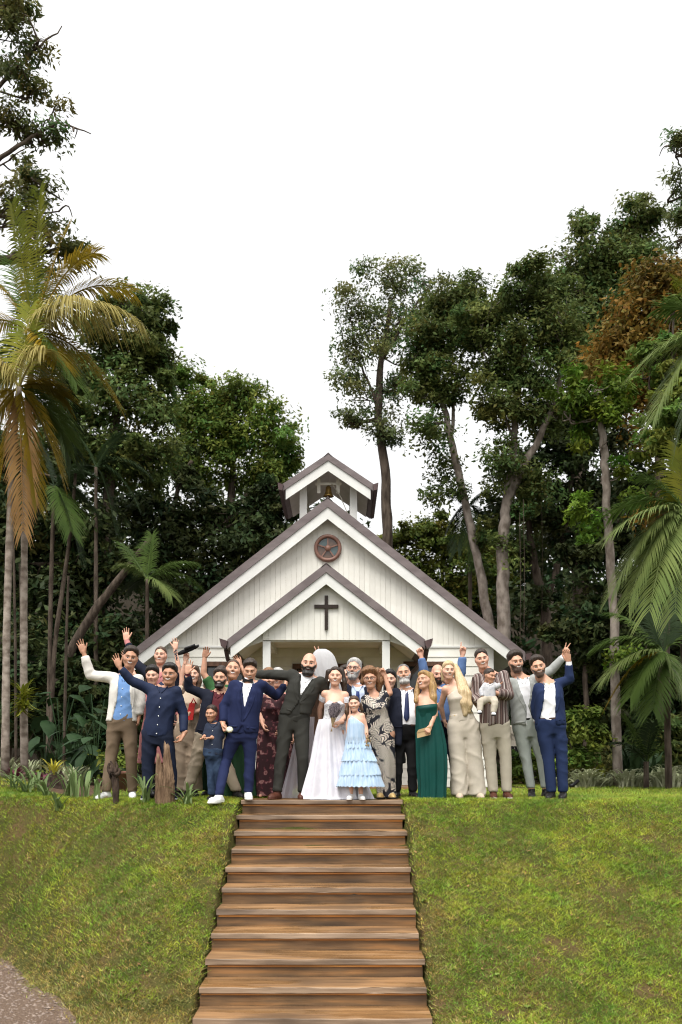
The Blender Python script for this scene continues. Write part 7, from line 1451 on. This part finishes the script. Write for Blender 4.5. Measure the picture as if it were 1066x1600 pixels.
for i, (px, D, n, l, h, lab) in enumerate(((152, 12.35, 9, 0.10, 0.30, 'strappy green plant in front of the cream blazer man\'s shoe'), (226, 12.0, 11, 0.18, 0.34, 'spiky arching plant left of the weathered stump'), (291, 11.9, 12, 0.22, 0.24, 'low spiky plant with drooping leaves right of the weathered stump'), (118, 12.6, 11, 0.12, 0.42, 'tallest strappy plant at the front of the flower bed'), (92, 12.4, 13, 0.17, 0.24, 'broad low strap plant at the bed\'s front corner'), (75, 12.9, 14, 0.2, 0.26, 'fan of narrow green leaves along the bed edge'), (22, 13.6, 14, 0.22, 0.28, 'arching strap plant at the left edge of the bed'), (50, 13.8, 10, 0.16, 0.3, 'upright strap plant beside the palm trunk'), (205, 12.9, 8, 0.14, 0.26, 'small strappy tuft between the cream blazer man\'s feet'), (104, 12.9, 14, 0.2, 0.34, 'full strap plant behind the bed\'s front row'), (40, 13.3, 16, 0.24, 0.26, 'wide low strap plant in the middle of the bed edge'), (62, 13.4, 12, 0.18, 0.3, 'strap plant in front of the purple-leaved plant'), (132, 12.7, 10, 0.14, 0.34, 'upright strap plant nearest the driftwood'))):
    clump('strap_plant', lab, px, D, n, l, h, 0.024, GM['agave'], 'strap-leaved plants along the bed', 40 + i, bend=0.75)
clump('bromeliad', 'yellow bromeliad sitting on a dark stump in the bed', 84, 14.2, 34, 0.12, 0.20, 0.02, GM['yellowb'], None, 61, z=float(zg(gp(84, 0, 14.2)[0], 14.2)) + 0.20)
clump('bromeliad', 'purple-leaved plant left of the yellow bromeliad', 66, 14.6, 26, 0.16, 0.16, 0.03, GM['purple'], None, 62); clump('bromeliad', 'mottled purple and green rosette by the palm trunk', 25, 15.0, 20, 0.2, 0.2, 0.03, GM['purple'], None, 63)
clump('bromeliad', 'yellow-green bromeliad clump growing on the palm trunk', 36, 15.3, 60, 0.20, 0.26, 0.028, GM['mix'], None, 64, z=at(36, 1088, 15.3)[2], bend=0.6, ball=True); clump('bromeliad', 'second green bromeliad lower on the palm trunk', 34, 15.25, 40, 0.18, -0.16, 0.026, GM['mix'], None, 65, z=at(36, 1102, 15.3)[2], bend=0.4, ball=True)
for i, (px, D) in enumerate(((8, 15.8), (45, 16.3), (105, 15.5), (118, 16.5), (128, 17), (90, 17.5))): clump('border_tuft', ['pale tuft at the far left of the bed', 'pale tuft behind the palm trunk', 'pale grassy tuft right of the yellow bromeliad', 'grassy tuft behind the driftwood', 'small tuft near the clay pots', 'tuft in the shade at the back of the bed'][i], px, D, 60, 0.26, 0.34, 0.024, GM['lirio'], 'grassy tufts in the bed', 70 + i, False)
for i, px in enumerate((878, 896, 915, 934, 955, 978, 1000, 1020, 1040, 1060, 1078)):
    D = 19.4 + 0.5 * math.sin(i * 2.1); clump('border_tuft', ('first', 'second', 'third', 'fourth', 'fifth', 'sixth', 'seventh', 'eighth', 'ninth', 'tenth', 'last')[i] + ' pale grass tuft from the man in mid blue along the right lawn edge', px, D, 80, 0.36, 0.26 + 0.10 * (i > 5) + 0.1 * (i * 7 % 3), 0.036, GM['lirio'], 'pale grass tufts edging the lawn', 90 + i, False, bend=0.8)
clump('spiky_shrub', 'dark spiky shrub in front of the straight pale trunk', 985, 19.9, 70, 0.4, 1.0, 0.06, GM['spiky'], None, 120, False); clump('spiky_shrub', 'second dark spiky shrub nearer the right edge', 1018, 20.1, 60, 0.4, 0.8, 0.06, GM['spiky'], None, 121, False)
def shrub(label, px, D, w_, h, n, size, lm, seed, group='shrubs in the woodland edge', name='shrub', **k):
    b = gp(px, 0, D); root = empty(name, b); tag(root, label, 'shrub', group); bl = [(b + np.array([dx * w_, dy, h * f]), np.array([w_ * 0.45, w_ * 0.4, h * 0.3])) for dx, dy, f in ((0, 0, 0.35), (-0.5, 0.1, 0.3), (0.5, -0.1, 0.3), (0.1, 0, 0.75), (-0.3, 0, 0.6), (0.35, 0.1, 0.62))]
    leaf_obj('foliage', bl, n, size, seed, LM[lm], root, **k); mb = MB()
    for q in bl: mb.tube(curve(np.array([b, (b + q[0]) / 2 + [0.03, 0, 0.02], q[0]]), 6), np.linspace(0.02, 0.005, 6), 5, False)
    mb.build('stems', BK['brown'], root)
shrub('leafy light green shrub right of the man in mid blue', 905, 19.5, 0.75, 1.75, 2600, 0.13, 'mid', 201); shrub('low shrub with mixed leaves under the lime-topped trunk', 935, 20.5, 0.8, 0.8, 1800, 0.12, 'olive', 202); shrub('low dark shrub at the right lawn edge', 890, 22, 0.9, 0.9, 2000, 0.13, 'dark', 203)
shrub('small bush behind the grey-suited man\'s legs', 822, 22, 0.7, 0.9, 1600, 0.12, 'mid', 204); shrub('broad dark bush at the back right', 1040, 21, 1.2, 1.7, 3500, 0.16, 'dark', 205); shrub('shaded bush left of the chapel wall', 165, 20, 1.0, 1.4, 2600, 0.16, 'deep', 206)
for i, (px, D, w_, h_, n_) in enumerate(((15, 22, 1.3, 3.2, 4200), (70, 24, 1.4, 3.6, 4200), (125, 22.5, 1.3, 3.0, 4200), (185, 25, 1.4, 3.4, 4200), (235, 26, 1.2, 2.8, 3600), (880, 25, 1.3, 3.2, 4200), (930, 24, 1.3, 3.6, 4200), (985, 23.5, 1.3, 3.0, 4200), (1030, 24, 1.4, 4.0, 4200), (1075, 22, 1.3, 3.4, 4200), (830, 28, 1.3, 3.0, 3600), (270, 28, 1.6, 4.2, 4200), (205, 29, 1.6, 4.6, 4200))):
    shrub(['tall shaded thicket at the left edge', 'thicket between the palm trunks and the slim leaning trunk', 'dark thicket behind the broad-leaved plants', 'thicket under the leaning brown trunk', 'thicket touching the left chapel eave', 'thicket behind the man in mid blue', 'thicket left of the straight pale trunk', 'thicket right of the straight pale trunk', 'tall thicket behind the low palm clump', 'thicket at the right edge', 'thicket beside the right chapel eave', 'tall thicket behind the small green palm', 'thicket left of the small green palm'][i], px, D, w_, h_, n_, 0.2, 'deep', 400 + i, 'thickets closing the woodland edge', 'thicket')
# large-leaved plants in the shade on the left, leaf by leaf
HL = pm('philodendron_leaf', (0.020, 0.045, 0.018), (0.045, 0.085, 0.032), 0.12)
def big_leaf():
    V = [(0, 0, 0)]; n = 7
    for i in range(1, n + 1):
        t = i / n; w_ = 0.30 * math.sin(math.pi * t ** 0.75) + 0.02 * (i % 2); z = 0.06 * math.sin(math.pi * t) - 0.22 * t * t; V += [(-w_, t, z - 0.05 * w_), (0, t, z + 0.03), (w_, t, z - 0.05 * w_)]
    F = [(0, 2, 1), (0, 3, 2)] + [(3 * i + a + 1, 3 * i + a + 2, 3 * i + a + 5, 3 * i + a + 4) for i in range(n - 1) for a in (0, 1)]; mb = MB(); mb.add(V, F); me = mesh_np('big_leaf', np.concatenate(mb.V), list(mb.F.values())); me.materials.append(HL); return me
BL = big_leaf(); r = np.random.default_rng(9)
for i, (px, D, hgt) in enumerate(((120, 17.0, 1.2), (148, 16.5, 0.9), (95, 18.0, 1.6), (70, 18.5, 1.2), (150, 18.5, 1.9), (175, 16.8, 0.8))):
    b = gp(px, 0, D); root = empty('philodendron', b); tag(root, ['large-leaved plant in the shade left of the cream blazer man', 'low large-leaved plant just behind the cream blazer man', 'tall large-leaved plant in the dark behind the bed', 'broad-leaved plant right of the palm trunks', 'tallest broad-leaved plant against the dark trees', 'small broad-leaved plant by the clay pot'][i], 'plant', 'broad-leaved plants in the shade')
    mb = MB()
    for k_ in range(11):
        a = r.uniform(0, 2 * math.pi); z = hgt * r.uniform(0.3, 1.0); e = np.array([math.cos(a) * 0.25 * hgt * r.uniform(.4, 1), math.sin(a) * 0.25 * hgt, z]); mb.tube(curve(np.array([b, b + e * [0.3, 0.3, 0.6], b + e]), 6), 0.008, 4, False)
        o = bpy.data.objects.new('leaf', BL); col.objects.link(o); o.parent = root; o.location = [float(q) for q in e]; s_ = r.uniform(0.28, 0.5); o.scale = (s_, s_, s_); o.rotation_euler = (R(r.uniform(-50, 5)), R(r.uniform(-20, 20)), a - math.pi / 2)
    mb.build('stems', HL, root)
# hanging vines on the right
for i, (px, y0, y1, D) in enumerate(((812, 800, 1000, 23), (818, 780, 990, 23.4), (846, 760, 960, 26), (30, 880, 1150, 19))):
    mb = MB(); mb.tube(curve(np.array([at(px, y0, D), at(px + 2, (y0 + y1) / 2, D), at(px + 1, y1, D)]), 10), 0.006, 4, False); tag(mb.build('vine', BK['brown']), ['thin vine hanging beside the forked trunk', 'second vine hanging just right of the forked trunk', 'vine hanging in front of the shaded trunk', 'vine hanging among the left palms'][i], 'vine', 'hanging vines')
# ------------------------------------------------------------------ stump, driftwood, pots, spotlights
def rough_log(pts, rad, seg=18, seed=0, n=22):
    r = np.random.default_rng(seed); c = curve(np.array(pts, float), n); rr = np.interp(np.linspace(0, 1, n), np.linspace(0, 1, len(rad)), rad); a = np.linspace(0, 2 * np.pi, seg, endpoint=False)
    flute = 1 + 0.16 * np.sin(3 * a + 1) + 0.12 * np.sin(7 * a + 2) + 0.07 * np.sin(11 * a); V = []
    for i in range(n): k = rr[i] * flute * (1 + 0.05 * r.standard_normal(seg)); V.append(np.stack([c[i, 0] + k * np.cos(a), c[i, 1] + 0.6 * k * np.sin(a), c[i, 2] + 0.05 * r.standard_normal(seg) * (i == n - 1)], -1))
    return np.concatenate(V), [(i * seg + j, i * seg + (j + 1) % seg, (i + 1) * seg + (j + 1) % seg, (i + 1) * seg + j) for i in range(n - 1) for j in range(seg)] + [tuple((n - 1) * seg + j for j in range(seg))]
g0 = lambda px, D: gp(px, 0, D)
D = 11.95; st = empty('tree_stump', g0(256, D)); tag(st, 'weathered split stump standing in front of the boy in navy', 'stump')
for pts, rad, sd in (([g0(261, D) - [0, 0, .05], at(262, 1215, D), at(260, 1166, D)], (0.078, 0.066, 0.03), 1), ([g0(250, D) - [0, 0, .05], at(249, 1222, D), at(247, 1182, D)], (0.066, 0.056, 0.02), 2)):
    mb = MB(); mb.add(*rough_log(pts, rad, 22, sd, 26)); mb.build('split_trunk', BK['drift'], st, True)
dw = empty('driftwood', g0(180, 12.1)); tag(dw, 'dark gnarled driftwood post beside the cream blazer man\'s leg', 'driftwood'); D = 12.1; DK = mat('dark_driftwood', (0.025, 0.016, 0.012), (0.075, 0.05, 0.036), rough=0.95, scale=9, stretch=(3, 3, 1), bump=1, bscale=18)
mb = MB(); mb.add(*rough_log([g0(181, D) - [0, 0, .05], at(180, 1225, D), at(176, 1207, D)], (0.032, 0.04, 0.055), 14, 3)); mb.build('post', DK, dw, True)
for q in (((176, 1210), (168, 1203), (171, 1192)), ((178, 1210), (184, 1200), (181, 1190)), ((176, 1207), (176, 1198), (173, 1189)), ((180, 1212), (188, 1206), (186, 1200))): mb = MB(); mb.tube(curve(np.array([at(*p_, D - 0.01) for p_ in q]), 8), np.linspace(0.032, 0.010, 8), 8, True, 0.15); mb.build('knot', DK, dw, True)
s2 = empty('bed_stump', g0(84, 14.2)); tag(s2, 'short dark stump under the yellow bromeliad', 'stump'); mb = MB(); b = g0(84, 14.2); mb.add(*rough_log([b - [0, 0, .05], b + [0, 0, .1], b + [0.01, 0, .22]], (0.16, 0.13, 0.10), 18, 5, 12)); mb.build('wood', DK, s2, True)
TC = mat('terracotta', (0.17, 0.075, 0.05), (0.24, 0.12, 0.085), rough=0.9, scale=6)
for px, D, k_, lab in ((187, 15.5, 1.0, 'brown clay pot with leafy plant behind the cream blazer man\'s legs'), (141, 17.5, 0.8, 'small clay pot in the shade left of the cream blazer man')):
    b = g0(px, D); pt = empty('plant_pot', b); tag(pt, lab, 'pot', 'clay pots'); mb = MB(); mb.lathe(b, [(0.0, 0.0), (0.10 * k_, 0.0), (0.15 * k_, 0.27 * k_), (0.165 * k_, 0.27 * k_), (0.165 * k_, 0.32 * k_), (0.145 * k_, 0.32 * k_), (0.14 * k_, 0.28 * k_), (0, 0.28 * k_)], 22); mb.build('pot', TC, pt, True)
    bl = [(b + np.array([dx, 0, 0.5 * k_]), np.array([0.16, 0.16, 0.2])) for dx in (-0.1, 0.1)]; leaf_obj('foliage', bl, 260, 0.13, 300 + px, LM['mid'], pt)
for px, D, tx, lab in ((238, 12.15, 0.10, 'black garden spotlight tipped in front of the boy in navy'), (897, 18.6, -0.2, 'small black garden spotlight on the lawn edge at right')):
    b = g0(px, D); sp = empty('garden_spotlight', b); tag(sp, lab, 'spotlight'); mb = MB(); mb.tube([b + [-tx * .45, 0, .16], b + [tx * .1, 0, .07], b + [tx * .35, -0.02, .045]], [0.034, 0.036, 0.042], 12); mb.build('housing', CL['black'], sp, True); mb = MB(); mb.tube([b - [0, 0, .05], b + [0, 0, .09]], [0.006, 0.012], 8); mb.build('spike', CL['black'], sp)

# fallen leaves on the bank, track and steps
r = np.random.default_rng(21); LF = mat('fallen_leaf', (0.16, 0.085, 0.03), (0.34, 0.22, 0.08), rough=0.8, scale=3, rand=0.3, coords='Object'); n_ = 340
x = r.uniform(-4.2, 4.0, n_); y = r.uniform(7.8, 12.6, n_); k_ = in_view(x, y) & ~on_stairs(x, y); x, y = x[k_], y[k_]; V, F = [], []
for a, b in zip(x, y):
    t = r.uniform(0, 6.3); s_ = r.uniform(0.012, 0.032); c = np.array([a, b, float(zg(a, b)) + 0.03]); u = np.array([math.cos(t), math.sin(t), r.uniform(-.3, .3)]) * s_; v = np.array([-math.sin(t), math.cos(t), r.uniform(-.4, .4)]) * s_ * 0.45; n0 = len(V); V += [c - u, c + v, c + u + [0, 0, .006], c - v]; F.append((n0, n0 + 1, n0 + 2, n0 + 3))
tag(add_obj('fallen_leaves', mesh_np('fallen_leaves', V, [np.array(F)], smooth=False), LF), 'small brown fallen leaves scattered over the grass bank', 'leaves', kind='stuff')
WD = pm('weed_leaf', (0.13, 0.20, 0.035), (0.22, 0.29, 0.06), 0.2); V, F = [], []
for _ in range(70):
    a, b = r.uniform(-4.2, 3.6), r.uniform(7.8, 12.2)
    if not in_view(np.array([a]), np.array([b]))[0] or abs(a - XS) < ST_W / 2 + 0.03 or b < bank_lines(a)[1] + 0.1: continue
    c = np.array([a, b, float(zg(a, b)) + 0.01])
    for q in range(r.integers(4, 8)):
        t = r.uniform(0, 6.3); s_ = r.uniform(0.022, 0.042); u = np.array([math.cos(t), math.sin(t), 0.7]) * s_; v = np.array([-math.sin(t), math.cos(t), 0]) * s_ * 0.38; n0 = len(V); V += [c, c + u * .55 + v, c + u, c + u * .55 - v]; F.append((n0, n0 + 1, n0 + 2, n0 + 3))
tag(add_obj('weeds', mesh_np('weeds', V, [np.array(F)], smooth=False), WD), 'small broad-leaved weeds dotted through the bank grass', 'weeds', kind='stuff')
